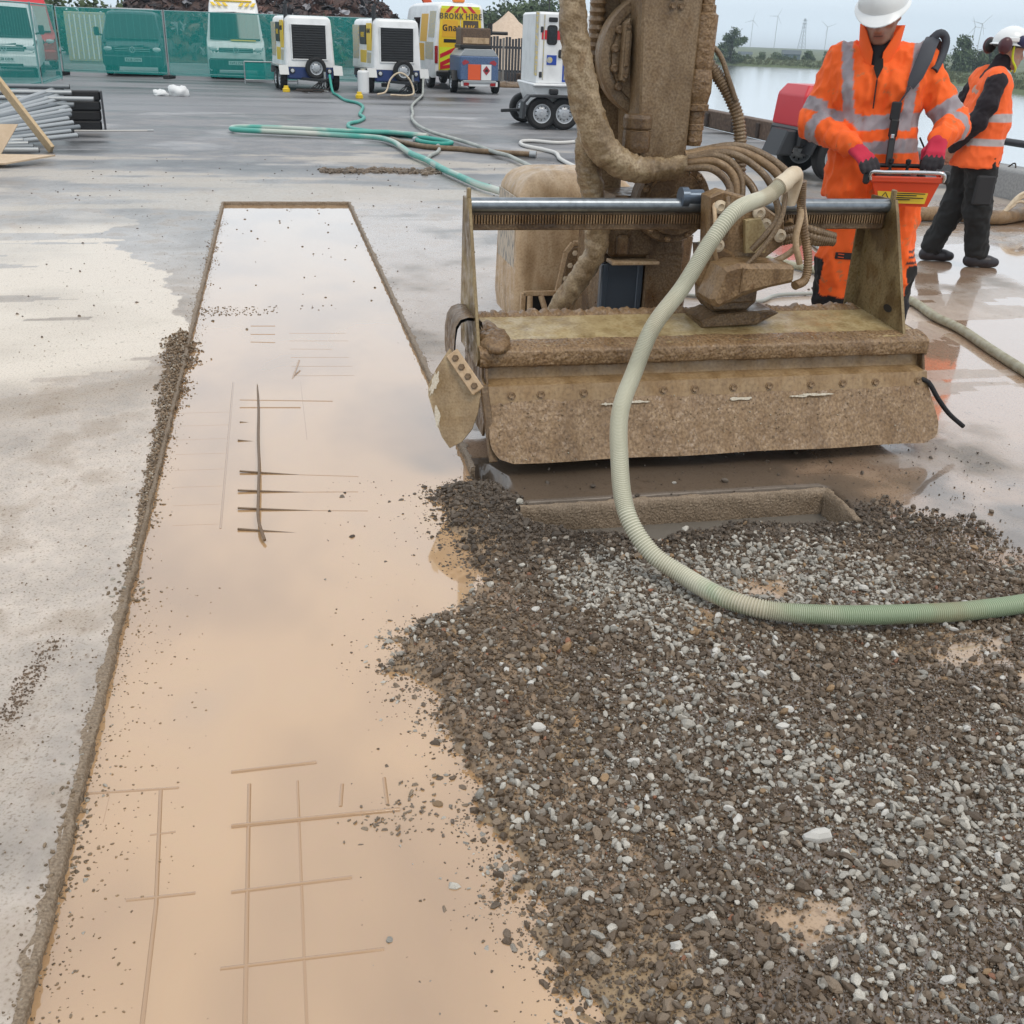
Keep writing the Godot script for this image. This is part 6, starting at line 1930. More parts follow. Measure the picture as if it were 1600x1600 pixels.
func build_background() -> void:
	# scrap heap behind the fence
	var base := G.new()
	var rows := []
	for j in 15:
		var row := []
		for k in 41:
			var x := -8.0 + 17.5 * k / 40.0
			var z := -52.0 - 18.0 * j / 14.0
			var env := clampf((x + 8.0) / 2.5, 0, 1) * clampf((9.3 - x) / 5.5, 0, 1)
			var y := env * 4.6 * sin(PI * clampf(j / 14.0, 0, 1)) * (0.85 + 0.3 * relief.get_noise_2d(x * 20.0, z * 20.0)) + 0.02
			row.append(Vector3(x, y, z))
		rows.append(row)
	base.sheet(rows)
	for i in base.v.size():
		if base.n[i].y < 0: base.n[i] = -base.n[i]
	var mound := put(self, "scrap_heap", base.done(), M.scrap)
	tag(mound, "", "", "", "stuff")
	var piece := G.new()
	piece.sheet([[Vector3(-0.5, 0, -0.2), Vector3(0, 0.12, -0.25), Vector3(0.5, -0.05, -0.15)], [Vector3(-0.45, 0.1, 0), Vector3(0.05, 0.25, 0.03), Vector3(0.5, 0.1, 0)], [Vector3(-0.5, -0.02, 0.2), Vector3(0, 0.05, 0.22), Vector3(0.4, -0.1, 0.2)]])
	piece.bar(Vector3(-0.4, 0, 0.3), Vector3(0.5, 0.2, 0.1), 0.06, 0.06)
	piece.bar(Vector3(0.1, -0.3, 0), Vector3(-0.2, 0.4, 0.1), 0.04, 0.1)
	var xfs := []
	var cols := []
	for q in 4200:
		var j := rng.randi_range(0, 11)
		var k := rng.randi_range(0, 39)
		var p: Vector3 = rows[j][k].lerp(rows[j + 1][k + 1], rng.randf()).lerp(rows[j][k + 1], rng.randf())
		if p.y < 0.25: continue
		xfs.append(Transform3D(Basis(Vector3(rng.randfn(), rng.randfn(), rng.randfn()).normalized(), rng.randf() * TAU).scaled(Vector3.ONE * rng.randf_range(0.25, 0.75)), p + Vector3(0, rng.randf() * 0.25, 0)))
		var u := rng.randf()
		cols.append((Color(.055, .035, .032) if u < 0.45 else Color(.11, .055, .042) if u < 0.75 else Color(.035, .033, .038) if u < 0.93 else Color(.28, .28, .3)) * rng.randf_range(0.6, 1.4))
	tag(many("scrap_metal", piece.done(), M.tinted, xfs, cols), "", "", "", "stuff")
	# crane arm over the heap
	var ca := thing("grab_arm", "orange loading arm reaching over the scrap heap behind the service van", "crane", Vector3(8.4, 0, -58))
	put(ca, "arm", G.new().bar(Vector3(0, 2.4, 0), Vector3(-1.2, 4.6, 0), 0.35, 0.4, 0.03).done(), M.orange_plate)
	put(ca, "mast", G.new().bar(Vector3(0, 0, 0), Vector3(0, 2.5, 0), 0.5, 0.5, 0.03, Vector3.RIGHT).done(), M.orange_plate)
	# greenery seen through the netting
	for q in [[-7.2, -60.0, 2.6, 4.2], [-3.2, -61.0, 2.7, 4.6], [-1.0, -59.0, 2.3, 3.8], [-10.0, -61.0, 2.6, 4.4], [2.0, -50.5, 1.9, 3.0], [-5.0, -60.5, 2.2, 3.4]]:
		bush("shrub", "dark green shrub in the row behind the green mesh fence", Vector3(q[0], 0, q[1]), q[2], q[3], rng.randi(), "shrubs behind the fence")
	var bx := thing("container", "pale grey steel box standing between the shrubs left of the grey-blue van", "container", Vector3(-8.3, 0, -50.0), 0.1)
	put(bx, "body", G.new().box(Vector3(0.9, 0.95, -0.5), Vector3(1.6, 1.9, 1.0), 0.03).done(), M.grey_print)
	var bdoor := G.new()
	for k in 7: bdoor.box(Vector3(0.3 + 0.2 * k, 0.95, 0.01), Vector3(0.05, 1.7, 0.03), 0.005)
	tag(put(bx, "corrugation", bdoor.done(), M.white_paint), "", "", "", "stuff")
	# sand heap, palisade and trees to the right of the service van
	rows = []
	for j in 13:
		var row := []
		for k in 25:
			var u := k / 24.0 * 2 - 1
			var w := j / 12.0 * 2 - 1
			var d := sqrt(u * u + w * w)
			row.append(Vector3(11.9 + u * 3.4, maxf(0.0, 2.75 * (1.0 - d) ) + 0.12 * relief.get_noise_2d(u * 300.0, w * 300.0) * float(d < 1.0) - 0.05, -56 + w * 3.4))
		rows.append(row)
	var sg := G.new().sheet(rows)
	for i in sg.v.size():
		if sg.n[i].y < 0: sg.n[i] = -sg.n[i]
	tag(put(self, "sand_heap", sg.done(), grained([[0.0, lin(.50, .38, .28)], [1.0, lin(.64, .52, .41)]], 0.02, 0.5, 0.9, 0.0, 66)), "conical heap of pale orange sand behind the dark paling fence", "sand heap")
	var pf := thing("paling_fence", "dark upright paling fence between the service van and the box trailer", "fence", Vector3(7.3, 0, -40.5), -0.05)
	for k in 34: put(pf, "pale", G.new().box(Vector3(0.115 * k, 0.78, rng.randf_range(-0.015, 0.015)), Vector3(0.09, 1.5 + rng.randf_range(-0.12, 0.12), 0.02), 0.004).done(), M.grey_wood if k % 7 == 3 else M.dark_wood)
	put(pf, "rail", G.new().bar(Vector3(0, 0.4, -0.035), Vector3(3.9, 0.4, -0.035), 0.05, 0.08).bar(Vector3(0, 1.2, -0.035), Vector3(3.9, 1.2, -0.035), 0.05, 0.08).done(), M.dark_wood)
	put(pf, "corner_sheet", G.new().box(Vector3(-0.45, 0.8, 0), Vector3(0.7, 1.7, 0.03), 0.005).done(), M.pale_green)
	for q in [[24.5, -128.0, 3.6, 6.0, "left one of the dark trees behind the sand heap"], [27.5, -125.0, 4.6, 7.0, "middle one of the dark trees behind the sand heap"], [31.0, -128.0, 5.2, 8.0, "right one of the dark trees behind the sand heap"], [22.0, -136.0, 2.6, 6.0, "low dark tree beside the service van's roof"]]:
		tree("tree", q[4], Vector3(q[0], 0, q[1]), q[2], q[3], rng.randi(), 0.08)
	# low bits of kerb and dirt before the palisade
	for q in [[7.9, -37.2, 0.9], [9.0, -36.2, 0.8]]:
		var g := G.new().ball(Vector3(0, 0.02, 0), Vector3(q[2], 0.16, 0.4), Basis(), 8, 18)
		tag(put(self, "dirt_pile", lumpy(g, 0.12, 2.0, int(q[0])).done(), M.mud_dark, Vector3(q[0], 0, q[1])), "low pile of brown dirt %s" % ("under the dark paling fence" if q[0] < 8.5 else "between the paling fence and the box trailer"), "dirt")

# ---------------------------------------------------------------- quay edge, hoses and loose things in the yard
func ground_path(ps: Array, r: float, y := 0.0) -> Array:
	var out := []
	for p in ps: out.append(Vector3(p[0], r + y, p[1]))
	return smooth_path(out, 0.08)

func build_yard() -> void:
	# capping beam along the quay, in lengths
	var z := -14.6
	var n := 0
	while z > -70.0:
		var len := 5.2
		var o := thing("quay_beam", "rusty brown steel kerb beam in the line along the quay edge", "kerb", Vector3(QUAY_X + 0.02, 0, z), 0.0, "kerb beams along the quay")
		put(o, "beam", G.new().box(Vector3(0.12, 0.17, -len * 0.5), Vector3(0.24, 0.34, len - 0.03), 0.015).done(), M.rust_steel)
		for k in 4: put(o, "rib", G.new().box(Vector3(-0.02, 0.16, -0.5 - k * 1.35), Vector3(0.05, 0.26, 0.10), 0.008).done(), M.rust_dark)
		z -= len
	for q in [[-10.9, 1.75, M.grey_block, "pale grey concrete block at the quay edge behind the second worker's knees"], [-9.75, 0.5, M.rubber, "black rubber block at the quay edge, nearest the right"], [-12.75, 1.8, M.dark_block, "dark grey concrete block at the quay edge behind the control box"]]:
		var o := thing("quay_block", q[3], "kerb block", Vector3(QUAY_X - 0.02, 0, q[0]))
		var rings := []
		for e in [[0.0, 0.0], [0.30, 0.0], [0.34, -0.03], [0.35, -0.06]]: rings.append(ring_rect(0.12, -q[1] * 0.5, 0.2 + e[1], q[1] * 0.5 + e[1], 0.03, e[0], 3))
		put(o, "block", turned_out(loft(G.new(), rings), Vector3(0.12, 0.2, -q[1] * 0.5)).done(), q[2])
		put(o, "lifting_loop", G.new().tube(smooth_path([Vector3(0.05, 0.34, -q[1] * 0.5 - 0.08), Vector3(0.08, 0.40, -q[1] * 0.5), Vector3(0.05, 0.34, -q[1] * 0.5 + 0.08)], 0.03), 0.01, 6).done(), M.rust_dark)
	var rail := thing("pipe_rail", "dark pipe rail along the quay edge at the right", "rail", Vector3(9.2, 0, -10.5))
	put(rail, "pipe", G.new().cyl(Vector3(-0.05, 0.63, 3.5), Vector3(0.05, 0.60, -3.2), 0.045, 12).done(), M.dark_metal)
	for k in 3: put(rail, "post", G.new().cyl(Vector3(0, 0, 3.2 - 3.1 * k), Vector3(0, 0.62, 3.2 - 3.1 * k), 0.035, 10).done(), M.dark_metal)
	# hoses across the yard
	var teal = M.hose_teal
	for q in [
		["hose", "teal hose from the left compressor, winding in tight bends to the loop", teal, 0.035, [[1.62, -31.2], [1.72, -29.32], [1.79, -27.52], [2.01, -26.60], [2.04, -25.38], [1.90, -23.96], [1.78, -22.92], [1.79, -22.00], [1.60, -21.10], [1.41, -20.65], [1.34, -19.88], [1.45, -19.36], [1.78, -18.90], [2.17, -18.47], [2.55, -17.91], [2.80, -17.3], [2.60, -17.04], [2.36, -17.29], [2.26, -17.72]], 0.0],
		["hose", "teal and white hose in a long flat loop reaching to the robot's body", M.hose_mint, 0.042, [[2.51, -18.06], [2.16, -18.41], [1.88, -18.59], [1.27, -18.65], [0.68, -18.88], [0.08, -19.11], [-0.46, -19.18], [-0.65, -19.06], [-0.67, -18.73], [-0.51, -18.57], [0.07, -18.35], [0.65, -18.14], [1.22, -17.86], [1.63, -17.62], [1.81, -17.08], [1.86, -16.29], [1.90, -15.34], [2.01, -14.59], [2.09, -13.53], [2.19, -12.77], [2.29, -12.07], [2.41, -11.65], [2.6, -10.6], [2.5, -8.5], [2.2, -7.2]], 0.02],
		["hose", "grey-green hose from the right compressor running straight toward the robot", M.hose_grey, 0.03, [[4.2, -31.0], [3.95, -29.5], [3.54, -27.43], [3.18, -25.43], [2.92, -23.21], [2.72, -21.77], [2.63, -20.12], [2.69, -18.89], [2.87, -17.81], [2.98, -17.24], [3.10, -16.44], [3.18, -15.70], [3.30, -15.13], [3.3, -12.0], [2.9, -8.5], [2.5, -7.1]], 0.03],
		["hose", "brown lay-flat hose bundle lying across the middle of the yard", M.mud_hose, 0.04, [[1.87, -17.66], [2.01, -17.11], [2.23, -16.59], [2.47, -16.36], [2.73, -16.27], [3.09, -15.93], [3.8, -15.6]], 0.0],
		["hose", "short grey hose branching off the long loop", M.hose_grey, 0.028, [[2.09, -15.02], [2.21, -15.48], [2.35, -15.85], [2.46, -16.36], [2.50, -16.76]], 0.0],
		["hose", "white hose bent in a hook in front of the box trailer", M.hose_white, 0.03, [[4.01, -13.4], [4.05, -15.11], [4.19, -15.96], [4.12, -16.41], [3.94, -17.06], [4.05, -17.69], [4.25, -17.82], [4.62, -17.56], [5.09, -17.84]], 0.0],
		["hose", "pale green hose on the wet slab right of the spray hood", M.hose_dull, 0.03, [[3.6, -8.6], [4.2, -7.3], [4.35, -6.47], [4.26, -6.02], [4.24, -5.70], [4.14, -5.26], [4.05, -4.82], [3.95, -4.28], [3.8, -3.2]], 0.0],
		["hose", "muddy brown hose lying along the foot of the quay edge", M.mud_dark2, 0.075, [[5.4, -10.6], [6.0, -10.15], [6.57, -9.95], [6.94, -9.95], [7.3, -9.7], [7.87, -9.95], [8.5, -10.2]], 0.0],
		["hose", "thin white cord lying on the ground right of the tube heap", M.hose_white, 0.012, [[-3.56, -18.55], [-2.7, -18.66], [-1.93, -18.84]], 0.0],
		["hose", "thin grey cable between the operator's feet and the robot", M.hose_grey, 0.014, [[4.84, -9.15], [4.62, -8.22], [4.31, -7.11], [3.93, -6.82], [3.47, -6.75], [3.22, -6.57], [3.02, -6.68], [2.6, -6.9]], 0.0],
	]:
		var o := thing(q[0], q[1], "hose", Vector3(q[4][0][0], 0, q[4][0][1]))
		var path := ground_path(q[4], q[3], q[5])
		if q[1].begins_with("teal hose"):
			for k in mini(14, path.size()): path[k].y = 0.035 + 0.42 * pow(1.0 - k / 14.0, 2.0)
		if q[1].begins_with("grey-green"):
			for k in mini(14, path.size()): path[k].y = 0.06 + 0.38 * pow(1.0 - k / 14.0, 2.0)
		put(o, "tube", G.new().at(Transform3D(Basis(), -o.position)).tube(path, q[3], 8).done(), q[2])
		put(o, "coupling", G.new().at(Transform3D(Basis(), -o.position)).cyl(path[path.size() - 3], path[path.size() - 1], q[3] * 1.3, 10).done(), M.galv)
	var knot := thing("rope_tangle", "frayed tan rope knotted round the brown hose by the quay", "rope", Vector3(7.55, 0.1, -9.75))
	for k in 5:
		var a := rng.randf() * TAU
		put(knot, "strand", G.new().tube(smooth_path([Vector3(-0.12, 0.02, 0.03), Vector3(0.02 * k, 0.10 + 0.03 * k, 0.02), Vector3(0.12 + 0.05 * k, 0.16 + 0.05 * cos(a), 0.05 * sin(a)), Vector3(0.2 + 0.04 * k, 0.02, 0.1)], 0.03), 0.018, 6).done(), M.mud_pale)
	var lp := thing("hose", "tan hose hanging in a loop from the right compressor's drawbar", "hose", Vector3(3.6, 0, -30.9))
	put(lp, "tube", G.new().tube(smooth_path([Vector3(-0.75, 0.03, 0.5), Vector3(-0.5, 0.10, 0.35), Vector3(-0.35, 0.42, 0.25), Vector3(-0.1, 0.58, 0.2), Vector3(0.15, 0.45, 0.2), Vector3(0.28, 0.12, 0.3), Vector3(0.15, 0.03, 0.5), Vector3(-0.4, 0.03, 0.6)], 0.05), 0.024, 8).done(), M.mud_pale)
	# tools under the compressors
	for q in [[0.42, -31.2, "yellow plastic cap on the ground by the left compressor's wheel"], [2.25, -29.0, "yellow hose fitting beside the winding teal hose"]]:
		tag(put(self, "yellow_cap", G.new().lathe([Vector2(0.10, 0), Vector2(0.10, 0.08), Vector2(0.07, 0.10), Vector2(0.06, 0.16), Vector2(0, 0.16)], 12).done(), M.sign_yellow, Vector3(q[0], 0, q[1])), q[2], "cap")
	var drum := thing("plastic_drum", "white plastic drum left of the right compressor", "drum", Vector3(2.55, 0, -31.3))
	put(drum, "body", G.new().lathe([Vector2(0, 0), Vector2(0.15, 0), Vector2(0.16, 0.04), Vector2(0.16, 0.55), Vector2(0.13, 0.6), Vector2(0, 0.6)], 16).done(), M.plate_white)
	put(drum, "lid", G.new().lathe([Vector2(0.07, 0.6), Vector2(0.07, 0.64), Vector2(0, 0.64)], 12).done(), M.grey_print)
	var mat_g := G.new()
	for k in 9: mat_g.bar(Vector3(rng.randf_range(-0.6, 0.6), 0.02 + 0.01 * k, rng.randf_range(-0.15, 0.15)), Vector3(rng.randf_range(-0.6, 0.6), 0.03 + 0.01 * k, rng.randf_range(-0.25, 0.25)), 0.03, 0.02)
	tag(put(self, "iron_scraps", mat_g.done(), M.rust_dark, Vector3(1.15, 0, -30.7)), "dark tangle of iron bars under the left compressor's drawbar", "scrap", "", "stuff")
	# crumpled white rag
	var rg := G.new()
	rg.ball(Vector3(0.1, 0.09, 0), Vector3(0.26, 0.15, 0.2), Basis(), 12, 18)
	rg.ball(Vector3(-0.32, 0.05, 0.02), Vector3(0.2, 0.08, 0.14), Basis(), 10, 16)
	tag(put(self, "rag", flat_copy_of(lumpy(rg, 0.1, 5.0, 77)), M.plate_white, Vector3(-2.3, 0, -28.2)), "crumpled white sheet lying in the open yard before the vans", "rag")
	# the stack of tubes at the left
	var ends := []
	for k in 9: ends.append([Vector3(-5.4, 0.10 + 0.075 * k + rng.randf_range(-0.02, 0.02), -16.4 - 0.16 * k), Vector3(-3.25 + rng.randf_range(-0.2, 0.45) + (0.25 if k > 4 else 0.0), 0.10 + 0.075 * k, -16.6 - 0.17 * k)])
	for k in 13: ends.append([Vector3(-4.3 + 0.03 * k, 0.05 + 0.03 * k, -15.2 - 0.10 * k), Vector3(-2.72 - 0.035 * k + rng.randf_range(-0.12, 0.1), 0.13 + 0.046 * k, -16.55 - 0.13 * k)])
	for k in 5: ends.append([Vector3(-5.0, 0.04, -15.1 - 0.16 * k), Vector3(-3.05 - 0.1 * k, 0.05 + 0.02 * k, -15.35 - 0.2 * k)])
	var tube_m := [M.galv, M.galv, M.galv_dark]
	for k in ends.size():
		var a: Vector3 = ends[k][0]
		var b: Vector3 = ends[k][1]
		var o := thing("steel_tube", "grey galvanised steel tube in the heap at the left edge", "tube", a, 0.0, "steel tubes in the heap")
		var d := b - a
		put(o, "tube", G.new().tube([Vector3.ZERO, d], 0.034, 12, false).tube([Vector3.ZERO, d], 0.029, 12, false).done(), tube_m[k % 3])
		put(o, "end_ring", G.new().cyl(d * 0.997, d, 0.036, 12).done(), M.black)
	var bl := thing("rubber_block", "dark stack of rubber fence feet behind the tube heap", "rubber block", Vector3(-3.05, 0, -18.9), 0.12)
	for k in 4: put(bl, "foot", G.new().box(Vector3(0.02 * k, 0.075 + 0.15 * k, 0), Vector3(0.62 - 0.02 * k, 0.145, 0.3), 0.02).done(), [M.black, M.rubber][k % 2])
	put(bl, "board", G.new().box(Vector3(0.36, 0.3, 0.1), Vector3(0.03, 0.6, 0.25), 0.004).done(), M.dark_wood)
	var pk := thing("plank", "pale wooden plank leaning on the tube heap with its foot on the ground", "plank", Vector3(-2.93, 0, -15.55))
	put(pk, "board", G.new().bar(Vector3(0, 0.03, 0), Vector3(-0.78, 1.05, -0.55), 0.05, 0.145, 0.004, Vector3(0.55, 0.3, 0.7)).done(), M.pale_wood)
	var cl := thing("clamp", "red and black clamp on the top of the leaning plank", "clamp", Vector3(-3.68, 1.02, -16.05))
	put(cl, "jaw", G.new().box(Vector3(0, 0.02, 0), Vector3(0.1, 0.1, 0.08), 0.02).done(), M.red_paint)
	put(cl, "grip", G.new().bar(Vector3(0.03, 0.06, 0), Vector3(0.10, 0.16, 0), 0.05, 0.04, 0.01).done(), M.black)
	var s1 := thing("plywood_sheet", "plywood sheet propped up in front of the tube heap", "plywood", Vector3(-3.35, 0, -14.6))
	put(s1, "sheet", G.new().prism(xy([-1.2, 0.0, -0.03, 0.04, 0.22, 0.46, -1.2, 0.46]), 0.018, Basis(Vector3.UP, 0.1) * Basis(Vector3.RIGHT, -0.5), Vector3(0, 0, 0), 0.002).done(), M.plywood)
	var s2 := thing("plywood_sheet", "plywood sheet lying flat on the ground with its far edge lifted", "plywood", Vector3(-3.2, 0, -14.1))
	put(s2, "sheet", G.new().prism(xy([-1.2, -0.32, 0.06, -0.32, 0.52, 0.28, -1.2, 0.30]), 0.02, Basis(Vector3.RIGHT, -PI / 2 + 0.06), Vector3(0, 0.06, 0), 0.002).done(), M.plywood)
	# a ridge of mud and stones across the yard
	var xfs := []
	var cols := []
	for q in 900:
		var t := rng.randf()
		var x := lerpf(0.55, 2.05, t)
		var zz := -13.75 + 0.05 * sin(t * 8.0) + rng.randfn(0, 0.10)
		var s := rng.randf_range(0.008, 0.035) * (1.0 if rng.randf() < 0.85 else 1.8)
		xfs.append(rest(x, zz, s))
		cols.append(Color(.16, .12, .085) * rng.randf_range(0.6, 1.5))
	tag(many("mud_ridge", stone_mesh(300, 0.6), M.stone, xfs, cols), "", "", "", "stuff")
	# scattered lumps on the slab near the far end of the cut and over the right-hand slab
	xfs = []
	cols = []
	for q in 260:
		var x := rng.randf_range(-2.5, 4.5)
		var zz := -6.0 - 9.0 * rng.randf()
		if x > CUT_L and x < CUT_R and zz > CUT_END: continue
		xfs.append(rest(x, zz, rng.randf_range(0.004, 0.016)))
		cols.append(Color(.13, .10, .08) * rng.randf_range(0.6, 1.5))
	for q in 46:
		var p := rest(rng.randf_range(CUT_L + 0.02, CUT_R - 0.05), -6.0 - 5.0 * rng.randf(), rng.randf_range(0.006, 0.017))
		p.origin.y = WATER_Y
		xfs.append(p)
		cols.append(Color(.17, .135, .10) * rng.randf_range(0.7, 1.3))
	for q in 160:
		var p := rest(CUT_L + 0.03 + absf(rng.randfn(0, 0.30)), rng.randf_range(-6.9, -6.65), rng.randf_range(0.004, 0.010))
		p.origin.y = WATER_Y
		xfs.append(p)
		cols.append(Color(.18, .14, .105) * rng.randf_range(0.7, 1.3))
	tag(many("grit", stone_mesh(301, 0.55), M.stone, xfs, cols), "", "", "", "stuff")

func flat_copy_of(g: G) -> ArrayMesh:
	return renormalled(g)

func build_rebar() -> void:
	# reinforcement left standing in the flooded cut: some bars bare above the water, others just under a skin of silt
	var bare = M.rebar
	var silted = M.rebar_silt
	var y0 := WATER_Y
	var bars := [
		[-0.237, -4.420, -0.137, -4.400, 0.010, 1], [-0.220, -4.050, 0.02, -3.995, 0.014, 1], [-0.223, -3.853, 0.03, -3.815, 0.014, 1], [-0.219, -3.683, 0.06, -3.635, 0.014, 1], [-0.215, -3.503, 0.02, -3.445, 0.012, 1],
		[-0.234, -4.661, -0.147, -4.650, 0.008, 1], [-0.239, -4.869, 0.050, -4.834, 0.005, 0], [-0.241, -4.984, 0.208, -4.912, 0.004, 0], [-0.207, -6.389, -0.061, -6.376, 0.004, 0], [-0.205, -6.197, -0.063, -6.184, 0.004, 0], [-0.203, -6.029, -0.064, -6.002, 0.004, 0],
		[0.02, -3.995, 0.259, -3.944, 0.003, 0], [0.03, -3.815, 0.246, -3.788, 0.003, 0], [0.06, -3.635, 0.268, -3.602, 0.003, 0],
		[-0.197, -2.119, 0.011, -2.122, 0.005, 0], [-0.191, -1.923, 0.198, -1.913, 0.006, 0], [-0.185, -1.718, 0.070, -1.716, 0.004, 0], [-0.527, -2.098, -0.319, -2.082, 0.003, 0], [-0.371, -1.927, -0.315, -1.928, 0.002, 0],
		[-0.153, -2.067, -0.150, -1.0, 0.003, 0], [-0.038, -2.059, -0.039, -1.2, 0.002, 0], [0.069, -2.028, 0.060, -1.948, 0.003, 0], [0.172, -2.034, 0.170, -1.936, 0.003, 0], [-0.361, -2.080, -0.338, -1.710, 0.003, 0], [-0.338, -1.710, -0.335, -1.2, 0.003, 0], [-0.20, -1.52, 0.12, -1.51, 0.003, 0], [-0.19, -1.31, 0.2, -1.295, 0.004, 0], [-0.40, -1.735, -0.26, -1.73, 0.003, 0], [-0.478, -2.078, -0.480, -1.989, 0.001, 0],
		[-0.280, -5.274, -0.277, -3.523, 0.003, 0], [0.061, -5.237, 0.065, -4.398, 0.002, 0],
	]
	for k in 8:
		var zz := -3.575 - 0.178 * k
		bars.append([-0.45 - 0.011 * k, zz, -0.285, zz + 0.01, 0.002, 0])
	for k in 6: bars.append([0.02, -5.35 - 0.17 * k, 0.26 + rng.randf() * 0.15, -5.32 - 0.17 * k, 0.0025, 0])
	for b in bars:
		var low := 0.0075 if b[5] else 0.0068 if b[1] > -2.3 else 0.0074
		var a := Vector3(b[0], y0 + b[4] - low, b[1])
		var e := Vector3(b[2], y0 + b[4] - low - (0.010 if b[5] else 0.0), b[3])
		var along: bool = absf(b[3] - b[1]) > absf(b[2] - b[0])
		var near: bool = b[1] > -2.3
		var says := "dark steel bar end crossing the long bent bar above the water"
		if not b[5]: says = ("silt-coated bar running lengthwise in the nearest part of the cut" if along else "silt-coated bar lying crosswise in the nearest part of the cut") if near else ("faint lengthwise bar under the water beside the long bent bar" if along else "faint crosswise bar, one of the rungs left of the long bent bar" if b[2] < -0.28 else "faint crosswise bar right of or beyond the long bent bar")
		var o := thing("rebar", says, "rebar", a, 0.0, "bar ends: " + says if b[5] else "silted bars: " + says)
		put(o, "bar", G.new().tube([Vector3.ZERO, e - a], 0.0045 if b[5] else 0.0062, 8).done(), bare if b[5] else silted)
	var lb := [Vector3(-0.16, y0 - 0.006, -5.25), Vector3(-0.15, y0 + 0.002, -4.85), Vector3(-0.148, y0 + 0.012, -4.42), Vector3(-0.14, y0 + 0.03, -4.05), Vector3(-0.14, y0 + 0.038, -3.73), Vector3(-0.138, y0 + 0.034, -3.50), Vector3(-0.118, y0 + 0.012, -3.38)]
	var o := thing("rebar", "long bent reinforcing bar rising out of the water along the cut", "rebar", lb[0])
	var mv := []
	for p in lb: mv.append(p - lb[0])
	put(o, "bar", G.new().tube(smooth_path(mv, 0.04), 0.006, 9).done(), bare)
	o = thing("rebar", "short bar end poking up at an angle beyond the long bent bar", "rebar", Vector3(0.013, y0 - 0.01, -5.264))
	put(o, "bar", G.new().tube([Vector3.ZERO, Vector3(0.05, 0.04, -0.26)], 0.006, 8).done(), silted)
	# broken chunks breaking the surface in the lower part of the cut
	var xfs := []
	var cols := []
	for q in 150:
		var x := 0.20 + rng.randfn(0, 0.055)
		var z := -1.90 + rng.randfn(0, 0.045) - (x - 0.2) * 0.25
		var p := rest(x, z, rng.randf_range(0.003, 0.0125))
		p.origin.y = WATER_Y + rng.randf_range(-0.005, 0.003)
		xfs.append(p)
		cols.append(Color(.30, .23, .16).lerp(Color(.16, .125, .10), rng.randf()))
	tag(many("rubble", stone_mesh(302, 0.5), M.stone, xfs, cols), "", "", "", "stuff")
	# single pale stones that stand out on the rubble
	for q in [[0.587, -2.128, 0.019, "largest white angular stone near the left edge of the rubble"], [0.64, -2.18, 0.013, "grey-white stone just behind the largest white stone"], [0.80, -1.96, 0.014, "long flat white stone lying in the middle of the rubble"], [1.13, -1.62, 0.026, "long pale mortar-like chunk near the front of the rubble"], [0.72, -2.72, 0.014, "white stone at the left front of the pale gravel band"], [0.93, -2.55, 0.015, "broad white flake on the pale gravel band"], [1.30, -2.12, 0.017, "pale grey stone right of the middle of the rubble"], [1.25, -2.05, 0.018, "large pale grey stone just in front of another pale grey one"], [1.87, -2.72, 0.018, "grey-white stone beside the hose's far bend on the right"]]:
		var s := thing("stone", q[3], "stone", Vector3(q[0], ground_y(q[0], q[1]) + q[2] * 0.5, q[1]))
		var mi := put(s, "block", stone_mesh(int(q[0] * 1000), 0.8, 5, 7), M.pale_stone)
		mi.scale = Vector3(q[2] * (1.7 if "long" in q[3] else 1.15), q[2], q[2])
		mi.rotation.y = rng.randf_range(-0.6, 0.3)
		put(s, "chip", stone_mesh(int(q[0] * 900), 0.6, 5, 7), M.pale_stone, Vector3(q[2] * 1.3, -q[2] * 0.35, q[2] * 0.5)).scale = Vector3.ONE * q[2] * 0.35
	for k in 60:
		var x := rng.randf_range(0.55, 2.2)
		var z := -1.2 - 1.6 * rng.randf()
		if rubble_amount(x, z) < 0.8: continue
		var sz := rng.randf_range(0.010, 0.017)
		var mi := put(self, "stone", stone_mesh(400 + k % 8, 0.75, 4, 6), M.pale_stone, Vector3(x, ground_y(x, z) + sz * 0.45, z))
		mi.scale = Vector3(sz * rng.randf_range(1.0, 1.6), sz, sz)
		mi.rotation = Vector3(rng.randf_range(-0.3, 0.3), rng.randf() * TAU, rng.randf_range(-0.3, 0.3))
		tag(mi, "pale thumb-sized stone lying loose on top of the brown rubble", "stone", "loose pale stones on the rubble")

